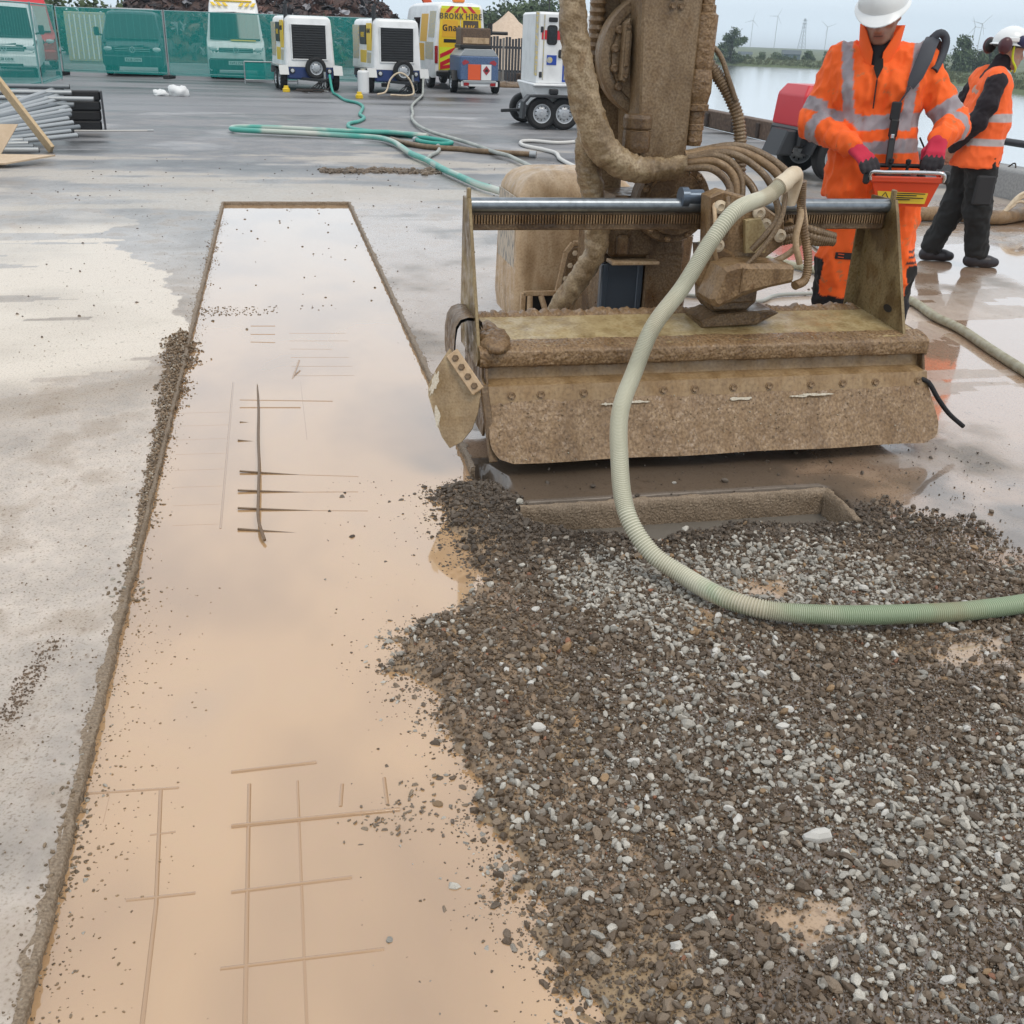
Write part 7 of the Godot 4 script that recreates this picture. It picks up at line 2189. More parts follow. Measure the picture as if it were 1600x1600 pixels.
# ---------------------------------------------------------------- people: rounded bones joined by a smooth minimum, meshed as one surface
class Field:
	var o: Vector3
	var c: float
	var k: float
	var nx: int
	var ny: int
	var nz: int
	var s := PackedFloat32Array()
	func _init(lo: Vector3, hi: Vector3, cell: float, soft: float) -> void:
		o = lo
		c = cell
		k = soft
		nx = int((hi.x - lo.x) / cell) + 2
		ny = int((hi.y - lo.y) / cell) + 2
		nz = int((hi.z - lo.z) / cell) + 2
		s.resize(nx * ny * nz)
	func bone(a: Vector3, b: Vector3, ra: float, rb: float) -> Field:
		var m := maxf(ra, rb) + 4.5 * k + c
		var lo := a.min(b) - Vector3.ONE * m
		var hi := a.max(b) + Vector3.ONE * m
		var i0 := maxi(0, int((lo.x - o.x) / c))
		var j0 := maxi(0, int((lo.y - o.y) / c))
		var l0 := maxi(0, int((lo.z - o.z) / c))
		var i1 := mini(nx - 1, int((hi.x - o.x) / c) + 1)
		var j1 := mini(ny - 1, int((hi.y - o.y) / c) + 1)
		var l1 := mini(nz - 1, int((hi.z - o.z) / c) + 1)
		var d := b - a
		var dd := maxf(d.length_squared(), 1e-9)
		var ik := 1.0 / k
		var lim := 4.5 * k
		for l in range(l0, l1 + 1):
			for j in range(j0, j1 + 1):
				var at := (l * ny + j) * nx
				var p := o + Vector3(i0 * c, j * c, l * c) - a
				for i in range(i0, i1 + 1):
					var t := clampf(p.dot(d) / dd, 0.0, 1.0)
					var e := (p - d * t).length() - (ra + (rb - ra) * t)
					if e < lim: s[at + i] += exp(clampf(-e * ik, -30.0, 30.0))
					p.x += c
		return self
	func mesh(g: G, colour: Callable, cuts: Array = [], warp = null) -> void:
		var f := PackedFloat32Array()
		f.resize(s.size())
		for q in s.size(): f[q] = -k * log(s[q]) if s[q] > 1e-12 else 9.0 * k + 0.05
		if cuts.size():
			for l in nz:
				for j in ny:
					for i in nx:
						var q := (l * ny + j) * nx + i
						if f[q] > 0.05: continue
						var p := o + Vector3(i, j, l) * c
						for ct in cuts:
							var e: float = ct[0].dot(p) - ct[1]
							if ct.size() > 2 and p.distance_to(ct[2]) > ct[3]: continue
							if e > f[q]: f[q] = e
		var id := PackedInt32Array()
		id.resize(s.size())
		id.fill(-1)
		var sy := nx
		var sz := nx * ny
		for l in nz - 1:
			for j in ny - 1:
				for i in nx - 1:
					var q := l * sz + j * sy + i
					var a0 := f[q]
					var a1 := f[q + 1]
					var a2 := f[q + sy]
					var a3 := f[q + sy + 1]
					var a4 := f[q + sz]
					var a5 := f[q + sz + 1]
					var a6 := f[q + sz + sy]
					var a7 := f[q + sz + sy + 1]
					var n := int(a0 < 0) + int(a1 < 0) + int(a2 < 0) + int(a3 < 0) + int(a4 < 0) + int(a5 < 0) + int(a6 < 0) + int(a7 < 0)
					if n == 0 or n == 8: continue
					var sum := Vector3.ZERO
					var m := 0
					if (a0 < 0) != (a1 < 0): sum += Vector3(a0 / (a0 - a1), 0, 0); m += 1
					if (a2 < 0) != (a3 < 0): sum += Vector3(a2 / (a2 - a3), 1, 0); m += 1
					if (a4 < 0) != (a5 < 0): sum += Vector3(a4 / (a4 - a5), 0, 1); m += 1
					if (a6 < 0) != (a7 < 0): sum += Vector3(a6 / (a6 - a7), 1, 1); m += 1
					if (a0 < 0) != (a2 < 0): sum += Vector3(0, a0 / (a0 - a2), 0); m += 1
					if (a1 < 0) != (a3 < 0): sum += Vector3(1, a1 / (a1 - a3), 0); m += 1
					if (a4 < 0) != (a6 < 0): sum += Vector3(0, a4 / (a4 - a6), 1); m += 1
					if (a5 < 0) != (a7 < 0): sum += Vector3(1, a5 / (a5 - a7), 1); m += 1
					if (a0 < 0) != (a4 < 0): sum += Vector3(0, 0, a0 / (a0 - a4)); m += 1
					if (a1 < 0) != (a5 < 0): sum += Vector3(1, 0, a1 / (a1 - a5)); m += 1
					if (a2 < 0) != (a6 < 0): sum += Vector3(0, 1, a2 / (a2 - a6)); m += 1
					if (a3 < 0) != (a7 < 0): sum += Vector3(1, 1, a3 / (a3 - a7)); m += 1
					var p := o + (Vector3(i, j, l) + sum / m) * c
					var gr := Vector3(a1 + a3 + a5 + a7 - a0 - a2 - a4 - a6, a2 + a3 + a6 + a7 - a0 - a1 - a4 - a5, a4 + a5 + a6 + a7 - a0 - a1 - a2 - a3)
					gr = gr.normalized() if gr.length_squared() > 1e-14 else Vector3.UP
					g.c = colour.call(p, gr)
					if warp != null: p = warp.call(p, gr)
					id[q] = g.vert(p, gr)
		for l in range(1, nz - 1):
			for j in range(1, ny - 1):
				for i in range(1, nx - 1):
					var q := l * sz + j * sy + i
					var neg := f[q] < 0
					if neg != (f[q + 1] < 0): four(g, id[q], id[q - sy], id[q - sy - sz], id[q - sz])
					if neg != (f[q + sy] < 0): four(g, id[q], id[q - 1], id[q - 1 - sz], id[q - sz])
					if neg != (f[q + sz] < 0): four(g, id[q], id[q - 1], id[q - 1 - sy], id[q - sy])
	func four(g: G, a: int, b: int, d: int, e: int) -> void:
		if a < 0 or b < 0 or d < 0 or e < 0: return
		g.tri(a, b, d)
		g.tri(a, d, e)

var folds := FastNoiseLite.new()
var folds2 := FastNoiseLite.new()

func cloth_warp(amount: float, stretch: Vector3) -> Callable:
	return func(p: Vector3, n: Vector3) -> Vector3:
		var q := p * stretch
		return p + n * (folds.get_noise_3dv(q) * amount + folds2.get_noise_3dv(q * 2.3 + Vector3(7, 3, 1)) * amount * 0.4)

func person_base(label: String, at: Vector3, turn: float) -> Node3D:
	return thing("person", label, "person", at, turn)

func cloth_mat(rough := 0.85) -> StandardMaterial3D:
	var m := plain(Color.WHITE, rough)
	m.vertex_color_use_as_albedo = true
	m.rim_enabled = true
	m.rim = 0.08
	m.rim_tint = 0.6
	return m

func head_into(g: G, T: Transform3D, skin: Color) -> void:   # a head with a face, looking along +z, its middle between the ears at the origin
	var f := Field.new(Vector3(-0.11, -0.17, -0.13), Vector3(0.11, 0.15, 0.15), 0.004, 0.008)
	f.bone(Vector3(0, 0.035, -0.02), Vector3(0, 0.045, 0.018), 0.078, 0.070)
	f.bone(Vector3(0, -0.02, 0.02), Vector3(0, -0.06, 0.045), 0.062, 0.046)
	f.bone(Vector3(-0.035, -0.062, 0.03), Vector3(0.035, -0.062, 0.03), 0.030, 0.030)
	f.bone(Vector3(-0.012, -0.102, 0.066), Vector3(0.012, -0.102, 0.066), 0.022, 0.022)     # chin
	for s in [-1.0, 1.0]:
		f.bone(Vector3(s * 0.058, -0.03, 0.0), Vector3(s * 0.03, -0.092, 0.055), 0.022, 0.022)  # jaw
		f.bone(Vector3(s * 0.04, -0.008, 0.062), Vector3(s * 0.05, -0.02, 0.045), 0.018, 0.018)  # cheekbone
		f.bone(Vector3(s * 0.015, 0.028, 0.082), Vector3(s * 0.045, 0.026, 0.066), 0.010, 0.010)  # brow
		f.bone(Vector3(s * 0.079, 0.012, -0.012), Vector3(s * 0.084, -0.022, -0.006), 0.013, 0.008)  # ear
		f.bone(Vector3(s * 0.011, -0.034, 0.094), Vector3(s * 0.011, -0.034, 0.092), 0.010, 0.010)  # nostril
	f.bone(Vector3(0, 0.018, 0.086), Vector3(0, -0.03, 0.108), 0.009, 0.012)        # nose
	f.bone(Vector3(-0.016, -0.060, 0.083), Vector3(0.016, -0.060, 0.083), 0.008, 0.008)   # upper lip
	f.bone(Vector3(-0.013, -0.073, 0.081), Vector3(0.013, -0.073, 0.081), 0.008, 0.008)
	f.bone(Vector3(0, -0.07, -0.02), Vector3(0, -0.16, -0.03), 0.056, 0.058)       # neck
	var old := g.xf
	g.xf = T
	f.mesh(g, func(p: Vector3, _n: Vector3) -> Color:
		var c := skin
		if p.z > 0.06 and absf(p.x) < 0.03 and p.y < -0.052 and p.y > -0.08: c = c.lerp(Color(.36, .12, .09), 0.5)
		if p.z > 0.06 and absf(p.x) < 0.021 and absf(p.y + 0.0665) < 0.003: c = Color(.10, .035, .03)
		if p.z > 0.055 and absf(absf(p.x) - 0.031) < 0.013 and absf(p.y - 0.008) < 0.006: c = Color(.05, .035, .03)
		if p.z > 0.05 and absf(absf(p.x) - 0.031) < 0.018 and absf(p.y - 0.030) < 0.005: c = Color(.12, .08, .06)
		if p.y < -0.05 and p.z > 0.0: c = c.lerp(Color(.25, .19, .16), 0.25)
		return c)
	g.xf = old

func helmet(parent: Node, T: Transform3D, mat: Material) -> Node:   # hard hat; origin at the middle of its rim, peak along +z
	var g := G.new().at(T)
	var rows := []
	for j in 13:
		var t := j / 12.0
		var row := []
		for k in 37:
			var a := TAU * k / 36.0
			var rx := 0.122
			var rz := 0.145
			var ph := PI / 2 * t
			var ridge := 0.006 * exp(-pow(sin(a) * cos(ph) / 0.12 if false else cos(a) * cos(ph) / 0.16, 2.0)) * sin(ph)
			row.append(Vector3(cos(a) * rx * cos(ph), 0.002 + (0.128 + ridge) * pow(sin(ph), 0.9), sin(a) * rz * cos(ph)))
		rows.append(row)
	g.sheet(rows)
	turned_out(g, Vector3(0, 0.03, 0))
	for i in g.n.size():
		if g.n[i].dot(g.v[i] - T * Vector3(0, 0.02, 0)) < 0: g.n[i] = -g.n[i]
	var shell := put(parent, "helmet", g.done(), mat)
	g = G.new().at(T)
	rows = []
	for q in [[0.0, 0.0], [0.006, 0.010], [0.012, 0.016]]:
		var row := []
		for k in 37:
			var a := TAU * k / 36.0
			var peak := maxf(0.0, sin(a))
			row.append(Vector3(cos(a) * (0.122 + q[1] * 0.9), 0.006 - q[0] * 0.9 - 0.020 * pow(peak, 2.0) * q[1] / 0.016, sin(a) * (0.145 + q[1]) + pow(peak, 2.0) * 0.045 * q[1] / 0.016))
		rows.append(row)
	g.sheet(rows)
	var inner := []
	for r in rows:
		var row := []
		for p in r: row.append(p + Vector3(0, -0.004, 0))
		inner.append(row)
	g.sheet(inner)
	put(shell, "brim", g.done(), mat)
	g = G.new().at(T)
	var band := []
	for k in 37:
		var a := TAU * k / 36.0
		band.append(Vector3(cos(a) * 0.104, -0.012, sin(a) * 0.124))
	g.tube(band, 0.009, 6, false)
	put(shell, "headband", g.done(), M.black)
	return shell

func hand_into(f: Field, wrist: Vector3, palm_dir: Vector3, across: Vector3, down: Vector3, curl: float, side: float) -> void:
	# palm, four fingers of unequal length bending over an edge, and a thumb from the side of the palm
	var kn := wrist + palm_dir * 0.085
	for k in 4:
		var w := (k - 1.5) * 0.0215
		f.bone(wrist + across * w * 0.7, kn + across * w, 0.021, 0.0135)
		var l: float = [0.075, 0.086, 0.082, 0.064][k]
		var spread := across * (k - 1.5) * 0.004
		var a := kn + across * w
		var b := a + (palm_dir * cos(curl) + down * sin(curl)).normalized() * l * 0.45 + spread
		var c := b + (palm_dir * cos(curl * 2.1) + down * sin(curl * 2.1)).normalized() * l * 0.33 + spread * 0.5
		var e := c + (palm_dir * cos(curl * 2.9) + down * sin(curl * 2.9)).normalized() * l * 0.27
		f.bone(a, b, 0.0125, 0.0115)
		f.bone(b, c, 0.0115, 0.0108)
		f.bone(c, e, 0.0108, 0.0095)
	var t0 := wrist + palm_dir * 0.03 + across * side * 0.032 + down * 0.008
	var t1 := t0 + (palm_dir * 0.6 + across * side * 0.55 + down * 0.45).normalized() * 0.042
	f.bone(wrist + palm_dir * 0.02 + across * side * 0.015, t0, 0.020, 0.016)
	f.bone(t0, t1, 0.0155, 0.0135)
	f.bone(t1, t1 + (palm_dir * 0.8 + across * side * 0.05 + down * 0.6).normalized() * 0.034, 0.0132, 0.011)

func build_operator() -> void:
	folds.seed = 8
	folds.frequency = 5.5
	folds.fractal_type = FastNoiseLite.FRACTAL_RIDGED
	folds.fractal_octaves = 2
	folds2.seed = 19
	folds2.frequency = 6.0
	folds2.fractal_octaves = 2
	var at := Vector3(3.2285, 0, -5.3196)
	var o := person_base("person in orange overalls and white helmet working a control box on a shoulder strap", at, -0.52)
	# joints
	var pel := Vector3(0.0, 1.0, -0.02)
	var chest := Vector3(-0.075, 1.46, -0.01)
	var shl := Vector3(-0.275, 1.575, -0.03)
	var shr := Vector3(0.115, 1.585, -0.03)
	var ell := Vector3(-0.375, 1.265, 0.03)
	var elr := Vector3(0.335, 1.295, 0.02)
	var wrl := Vector3(-0.135, 1.165, 0.285)
	var wrr := Vector3(0.262, 1.235, 0.27)
	var hipl := Vector3(-0.115, 0.96, -0.02)
	var hipr := Vector3(0.115, 0.97, -0.02)
	var knl := Vector3(-0.135, 0.52, 0.03)
	var knr := Vector3(0.165, 0.53, 0.03)
	var anl := Vector3(-0.135, 0.10, -0.02)
	var anr := Vector3(0.195, 0.10, -0.02)
	var headc := Vector3(-0.115, 1.805, 0.075)
	var hb := Basis(Vector3.UP, -0.12) * Basis(Vector3.RIGHT, 0.46) * Basis(Vector3.BACK, 0.06)
	# body
	var g := G.new()
	g.use_col = true
	var skin := Color(.40, .215, .15)
	var f := Field.new(Vector3(-0.5, 0.0, -0.25), Vector3(0.46, 1.80, 0.42), 0.014, 0.02)
	f.bone(pel + Vector3(-0.06, 0, 0), pel + Vector3(0.06, 0, 0), 0.11, 0.11).bone(pel, chest + Vector3(0, -0.06, 0), 0.115, 0.125)
	f.bone(chest + Vector3(-0.08, 0, 0), chest + Vector3(0.08, 0, 0), 0.11, 0.11).bone(chest, Vector3(-0.105, 1.72, 0.03), 0.09, 0.058)
	f.bone(shl, ell, 0.05, 0.042).bone(ell, wrl, 0.042, 0.03).bone(shr, elr, 0.05, 0.042).bone(elr, wrr, 0.042, 0.03)
	f.bone(hipl, knl, 0.085, 0.058).bone(knl, anl, 0.056, 0.042).bone(hipr, knr, 0.085, 0.058).bone(knr, anr, 0.056, 0.042)
	for q in [anl, anr]: f.bone(q + Vector3(0, -0.05, -0.03), q + Vector3(0, -0.065, 0.13), 0.035, 0.03)
	f.mesh(g, func(_p: Vector3, _n: Vector3) -> Color: return skin)
	head_into(g, Transform3D(hb, headc), skin)
	put(o, "body", g.done(), M.skin)
	# dark shirt at the throat
	g = G.new()
	g.use_col = true
	f = Field.new(Vector3(-0.26, 1.38, -0.14), Vector3(0.06, 1.72, 0.2), 0.008, 0.012)
	f.bone(Vector3(-0.09, 1.44, 0.03), Vector3(-0.10, 1.55, 0.03), 0.06, 0.065).bone(Vector3(-0.10, 1.55, 0.03), Vector3(-0.105, 1.66, 0.025), 0.072, 0.070)
	f.mesh(g, func(_p: Vector3, _n: Vector3) -> Color: return Color(.018, .018, .02))
	put(o, "shirt", g.done(), M.cloth)
	# jacket
	var orange := Color(.93, .135, .016)
	var grey := Color(.33, .30, .325)
	g = G.new()
	g.use_col = true
	f = Field.new(Vector3(-0.56, 0.86, -0.26), Vector3(0.52, 1.80, 0.4), 0.009, 0.016)
	f.bone(Vector3(-0.13, 0.92, -0.02), Vector3(-0.11, 1.2, 0.0), 0.152, 0.145).bone(Vector3(0.075, 0.93, -0.02), Vector3(0.02, 1.2, 0.0), 0.15, 0.142)
	f.bone(Vector3(-0.11, 1.2, 0.0), Vector3(-0.20, 1.47, 0.0), 0.142, 0.128).bone(Vector3(0.01, 1.2, 0.0), Vector3(0.025, 1.48, 0.0), 0.138, 0.126)
	f.bone(Vector3(-0.18, 1.45, 0.015), Vector3(0.02, 1.46, 0.015), 0.135, 0.135)
	f.bone(Vector3(-0.12, 1.58, -0.02), Vector3(-0.265, 1.575, -0.03), 0.088, 0.08).bone(Vector3(-0.06, 1.59, -0.02), Vector3(0.105, 1.585, -0.03), 0.088, 0.08)
	f.bone(shl, ell, 0.086, 0.074).bone(ell, wrl.lerp(ell, 0.12), 0.074, 0.052).bone(shr, elr, 0.082, 0.072).bone(elr, wrr.lerp(elr, 0.10), 0.072, 0.050)
	var arm_t := func(p: Vector3, a: Vector3, b: Vector3) -> Array:
		var d := b - a
		var t := (p - a).dot(d) / d.length_squared()
		return [(p - a - d * clampf(t, 0, 1)).length(), t]
	var jc := func(p: Vector3, n: Vector3) -> Color:
		var best := 9.0
		var bi := -1
		var bt := 0.0
		var arms := [[shl, ell], [ell, wrl], [shr, elr], [elr, wrr]]
		for k in 4:
			var q: Array = arm_t.call(p, arms[k][0], arms[k][1])
			if q[0] < best:
				best = q[0]
				bi = k
				bt = q[1]
		var on_arm := best < 0.1 and (p.x < -0.315 or p.x > 0.165 or bi % 2 == 1 and bt > 0.25 and p.z > 0.12)
		if on_arm:
			if bi % 2 == 0 and bt > 0.66 and bt < 0.86: return grey
			if bi % 2 == 1 and bt > 0.10 and bt < 0.30: return grey
			return orange
		var wave := 0.012 * sin(p.x * 14.0)
		if p.y > 1.262 + wave and p.y < 1.335 + wave: return grey
		if p.y > 1.140 + wave and p.y < 1.206 + wave: return grey
		if p.y > 1.26:
			var xl := lerpf(-0.195, -0.262, clampf((p.y - 1.3) / 0.35, 0, 1))
			var xr := lerpf(0.085, 0.10, clampf((p.y - 1.3) / 0.35, 0, 1))
			if absf(p.x - xl) < 0.028 or absf(p.x - xr) < 0.028: return grey
		return orange
	var dirt := func(p: Vector3, c: Color, amount: float) -> Color:    # splashes of dried mud
		var t := clampf((folds2.get_noise_3dv(p * 2.2 + Vector3(31, 5, 9)) + 0.5 * folds2.get_noise_3dv(p * 9.0)) * 3.0 - 1.3 + amount, 0.0, 0.6)
		return c.lerp(Color(.33, .19, .09), t)
	var warp := cloth_warp(0.017, Vector3(1.5, 0.75, 1.2))
	var throat := Vector3(-0.095, 1.60, 0.10)
	f.mesh(g, func(p: Vector3, n: Vector3) -> Color: return dirt.call(p, jc.call(p, n), -0.15 if p.y < 1.2 else -0.55), [[Vector3(0, -1, 0), -0.89]], warp)
	# the open V at the throat
	var V := func(p: Vector3) -> float: return p.y - 1.43
	put(o, "jacket", renormalled(g), M.cloth)
	# stand-up collar, open at the front
	g = G.new()
	g.use_col = true
	g.c = orange
	var rows := []
	for q in [[1.60, 0.094, 0.0], [1.665, 0.100, 0.0], [1.72, 0.106, 0.002], [1.76, 0.110, 0.004]]:
		var row := []
		for k in 25:
			var a := -PI * 1.425 + PI * 1.85 * k / 24.0
			var dip := maxf(0.0, sin(a))
			row.append(Vector3(-0.105 + cos(a) * q[1] * 1.03, q[0] - 0.15 * pow(dip, 5.0), 0.0 + sin(a) * q[1] * 0.98 + 0.018))
		rows.append(row)
	g.sheet(rows)
	var inner := []
	for r in rows:
		var row := []
		for p in r: row.append(Vector3(-0.105, p.y, 0.018) + (p - Vector3(-0.105, p.y, 0.018)) * 0.93)
		inner.append(row)
	g.sheet(inner)
	put(o, "collar", g.done(), M.cloth)
	g = G.new()
	g.use_col = true
	g.c = Color(.016, .016, .018)
	g.face([Vector3(-0.115, 1.555, 0.150), Vector3(-0.068, 1.56, 0.150), Vector3(-0.088, 1.50, 0.162)], Vector3.BACK)
	g.face([Vector3(-0.115, 1.555, 0.150), Vector3(-0.068, 1.56, 0.150), Vector3(-0.075, 1.60, 0.135), Vector3(-0.108, 1.60, 0.135)], Vector3.BACK)
	g.tube(smooth_path([Vector3(-0.088, 1.50, 0.158), Vector3(-0.086, 1.42, 0.160), Vector3(-0.083, 1.36, 0.158)], 0.02), 0.004, 6)
	put(o, "neck_opening", g.done(), M.cloth)
	# trousers
	g = G.new()
	g.use_col = true
	f = Field.new(Vector3(-0.36, 0.10, -0.24), Vector3(0.36, 1.12, 0.24), 0.010, 0.022)
	f.bone(Vector3(-0.07, 1.0, -0.02), Vector3(0.07, 1.0, -0.02), 0.135, 0.135)
	f.bone(hipl, knl, 0.128, 0.104).bone(knl, anl + Vector3(0, 0.08, 0), 0.104, 0.092).bone(hipr, knr, 0.128, 0.104).bone(knr, anr + Vector3(0, 0.08, 0), 0.104, 0.092)
	f.mesh(g, func(p: Vector3, n: Vector3) -> Color:
		var lx: float = p.x - (-0.135 if p.x < 0.02 else 0.17)
		var out: float = lx * (-1.0 if p.x < 0.02 else 1.0)
		if p.y < 0.355: return Color(.011, .0115, .013)
		if out > 0.075 and p.y > 0.36 and p.y < 0.56: return Color(.012, .012, .014)
		if p.x > 0.1 and out > 0.06 and p.y > 0.56 and p.y < 0.66 and fmod(p.y, 0.03) < 0.014: return Color(.03, .03, .035)
		return dirt.call(p, orange, 0.15), [[Vector3(0, -1, 0), -0.15]], cloth_warp(0.018, Vector3(1.1, 0.8, 1.1)))
	var tr := put(o, "trousers", renormalled(g), M.cloth)
	put(tr, "badge", G.new().box(Vector3(-0.10, 0.592, 0.145), Vector3(0.105, 0.036, 0.008), 0.002, Basis(Vector3.UP, 0.15)).done(), M.black)
	g = G.new()
	for k in 2: g.tube([Vector3(-0.137, 0.602 - 0.016 * k, 0.155), Vector3(-0.105, 0.600 - 0.016 * k, 0.151)], 0.003, 5)
	tag(put(tr, "badge_print", g.done(), M.orange_plate), "", "", "", "stuff")
	for q in [anl, anr]:
		g = G.new()
		g.use_col = true
		f = Field.new(q + Vector3(-0.1, -0.12, -0.16), q + Vector3(0.1, 0.12, 0.24), 0.009, 0.012)
		f.bone(q + Vector3(0, 0.08, -0.01), q + Vector3(0, -0.04, -0.02), 0.062, 0.06).bone(q + Vector3(0, -0.05, -0.04), q + Vector3(0.0, -0.06, 0.10), 0.048, 0.05).bone(q + Vector3(0, -0.06, 0.10), q + Vector3(0, -0.066, 0.15), 0.048, 0.042)
		f.mesh(g, func(_p: Vector3, _n: Vector3) -> Color: return Color(.03, .028, .026), [[Vector3(0, -1, 0), 0.0]])
		put(o, "boot", g.done(), M.boot)
	# gloves: red backs, dark dipped fingers
	var spec := [[wrl, Vector3(0.62, -0.42, 0.66), Vector3(-0.72, -0.30, 0.5), -1.0, 0.30, ell], [wrr, Vector3(-0.12, -0.74, 0.66), Vector3(0.985, -0.05, 0.15), -1.0, 0.26, elr]]
	for q in spec:
		var pd: Vector3 = q[1].normalized()
		var ac: Vector3 = (q[2] - pd * q[2].dot(pd)).normalized()
		var dn := pd.cross(ac).normalized()
		if dn.y > 0: dn = -dn
		g = G.new()
		g.use_col = true
		f = Field.new(q[0] + Vector3(-0.2, -0.24, -0.14), q[0] + Vector3(0.24, 0.12, 0.26), 0.0042, 0.005)
		hand_into(f, q[0], pd, ac, dn, q[4], q[3])
		f.bone(q[0] + (q[5] - q[0]).normalized() * 0.06, q[0] + pd * 0.01, 0.037, 0.031)
		var w0: Vector3 = q[0]
		f.mesh(g, func(p: Vector3, n: Vector3) -> Color:
			var d := (p - w0).dot(pd)
			if d > 0.108 + 0.006 * sin(p.x * 260.0) or n.dot(dn) > 0.45 and d > 0.01: return Color(.028, .027, .03)
			if d < -0.028: return Color(.33, .012, .03)
			return Color(.52, .022, .055))
		put(o, "glove", renormalled(g), M.cloth)
	# helmet, tipped with the bowed head
	helmet(o, Transform3D(hb, headc + hb * Vector3(0, 0.055, 0.0)), M.helmet)
	# shoulder strap and harness: belongs to the control box it carries
	var cb := thing("control_box", "orange remote control box with silver hand rail and yellow warning label hanging from the strap", "control box", at, -0.52)
	g = G.new()
	var tray := [[Vector3(-0.035, 1.035, 0.36), Vector3(0.305, 1.05, 0.36), Vector3(0.315, 1.06, 0.17), Vector3(-0.045, 1.045, 0.17)], [Vector3(0.02, 0.90, 0.345), Vector3(0.262, 0.91, 0.345), Vector3(0.275, 0.915, 0.19), Vector3(0.005, 0.905, 0.19)]]
	for k in 4: g.quad(tray[0][k], tray[0][(k + 1) % 4], tray[1][(k + 1) % 4], tray[1][k])
	g.face(tray[1], Vector3.DOWN)
	g.face([tray[0][0] - Vector3(0, 0.02, 0), tray[0][1] - Vector3(0, 0.02, 0), tray[0][2] - Vector3(0, 0.02, 0), tray[0][3] - Vector3(0, 0.02, 0)], Vector3.UP)
	put(cb, "case", g.done(), M.box_orange)
	put(cb, "case_rim", G.new().bar(Vector3(-0.04, 1.032, 0.364), Vector3(0.31, 1.047, 0.364), 0.02, 0.03, 0.006).bar(Vector3(0.312, 1.047, 0.36), Vector3(0.318, 1.058, 0.17), 0.02, 0.03, 0.006).bar(Vector3(-0.038, 1.035, 0.36), Vector3(-0.047, 1.045, 0.17), 0.02, 0.03, 0.006).done(), M.box_orange)
	var lab := put(cb, "warning_label", G.new().prism(xy([0.02, 0.915, 0.245, 0.925, 0.255, 0.985, 0.005, 0.975]), 0.003, Basis(Vector3.RIGHT, -0.11), Vector3(0, 0.006, 0.457)).done(), M.sign_yellow)
	g = G.new()
	for q in [[Vector3(0.018, 0.927, 0.3645), Vector3(0.045, 0.972, 0.3695)], [Vector3(0.045, 0.972, 0.3695), Vector3(0.072, 0.929, 0.3645)], [Vector3(0.018, 0.927, 0.3645), Vector3(0.072, 0.929, 0.3645)]]: g.bar(q[0], q[1], 0.004, 0.004, 0.001)
	put(lab, "warning_triangle", g.done(), M.black)
	g = G.new()
	for k in 4: g.bar(Vector3(0.09, 0.971 - 0.011 * k, 0.3695 - 0.0013 * k), Vector3([0.24, 0.20, 0.235, 0.17][k], 0.976 - 0.011 * k, 0.3695 - 0.0013 * k), 0.003, 0.005, 0.001)
	tag(put(lab, "print", g.done(), M.black), "", "", "", "stuff")
	put(cb, "hand_rail", G.new().tube(smooth_path([Vector3(-0.04, 1.03, 0.37), Vector3(-0.042, 1.066, 0.385), Vector3(0.02, 1.072, 0.39), Vector3(0.27, 1.084, 0.39), Vector3(0.312, 1.075, 0.385), Vector3(0.315, 1.04, 0.37)], 0.02), 0.0095, 10).done(), M.chrome)
	put(cb, "end_bracket", G.new().box(Vector3(-0.06, 1.035, 0.35), Vector3(0.035, 0.06, 0.06), 0.01).done(), M.black)
	put(cb, "end_bracket", G.new().box(Vector3(0.325, 1.06, 0.35), Vector3(0.035, 0.06, 0.06), 0.01).done(), M.black)
	put(cb, "panel", G.new().box(Vector3(0.135, 1.045, 0.265), Vector3(0.31, 0.012, 0.17), 0.004).done(), M.black)
	for x in [0.05, 0.135, 0.21]:
		put(cb, "joystick", G.new().lathe([Vector2(0.024, 0), Vector2(0.018, 0.018), Vector2(0.008, 0.024), Vector2(0.007, 0.05), Vector2(0.013, 0.055), Vector2(0.014, 0.075), Vector2(0, 0.082)], 14, Basis(), Vector3(x, 1.05, 0.25)).done(), M.black)
	put(cb, "aerial", G.new().tube(smooth_path([Vector3(0.20, 1.05, 0.2), Vector3(0.21, 1.16, 0.2), Vector3(0.17, 1.235, 0.21)], 0.03), 0.005, 6).cyl(Vector3(0.203, 1.08, 0.2), Vector3(0.207, 1.14, 0.2), 0.012, 8).done(), M.black)
	g = G.new()
	rows = []
	for q in [[Vector3(0.19, 1.58, -0.11), 0.034], [Vector3(0.175, 1.675, -0.07), 0.035], [Vector3(0.155, 1.70, -0.01), 0.036], [Vector3(0.14, 1.665, 0.065), 0.037], [Vector3(0.125, 1.60, 0.120), 0.038], [Vector3(0.10, 1.515, 0.150), 0.034], [Vector3(0.08, 1.46, 0.160), 0.016]]:
		rows.append([q[0] + Vector3(-q[1], 0.008, 0.006), q[0] + Vector3(0, 0.016, 0.018), q[0] + Vector3(q[1], 0, 0)])
	g.sheet(rows)
	put(cb, "shoulder_pad", g.done(), M.strap)
	put(cb, "strap", G.new().bar(Vector3(0.083, 1.47, 0.163), Vector3(0.035, 1.385, 0.170), 0.03, 0.008, 0.003, Vector3(1, -0.4, 0)).bar(Vector3(0.175, 1.66, -0.085), Vector3(0.17, 1.50, -0.135), 0.04, 0.014, 0.005, Vector3(1, 0, 0)).done(), M.strap)
	put(cb, "strap_loop", G.new().tube(smooth_path([Vector3(0.15, 1.70, 0.0), Vector3(0.185, 1.728, -0.005), Vector3(0.218, 1.70, -0.015), Vector3(0.215, 1.63, 0.0), Vector3(0.185, 1.55, 0.06)], 0.02), 0.021, 10).done(), M.strap)
	g = G.new()
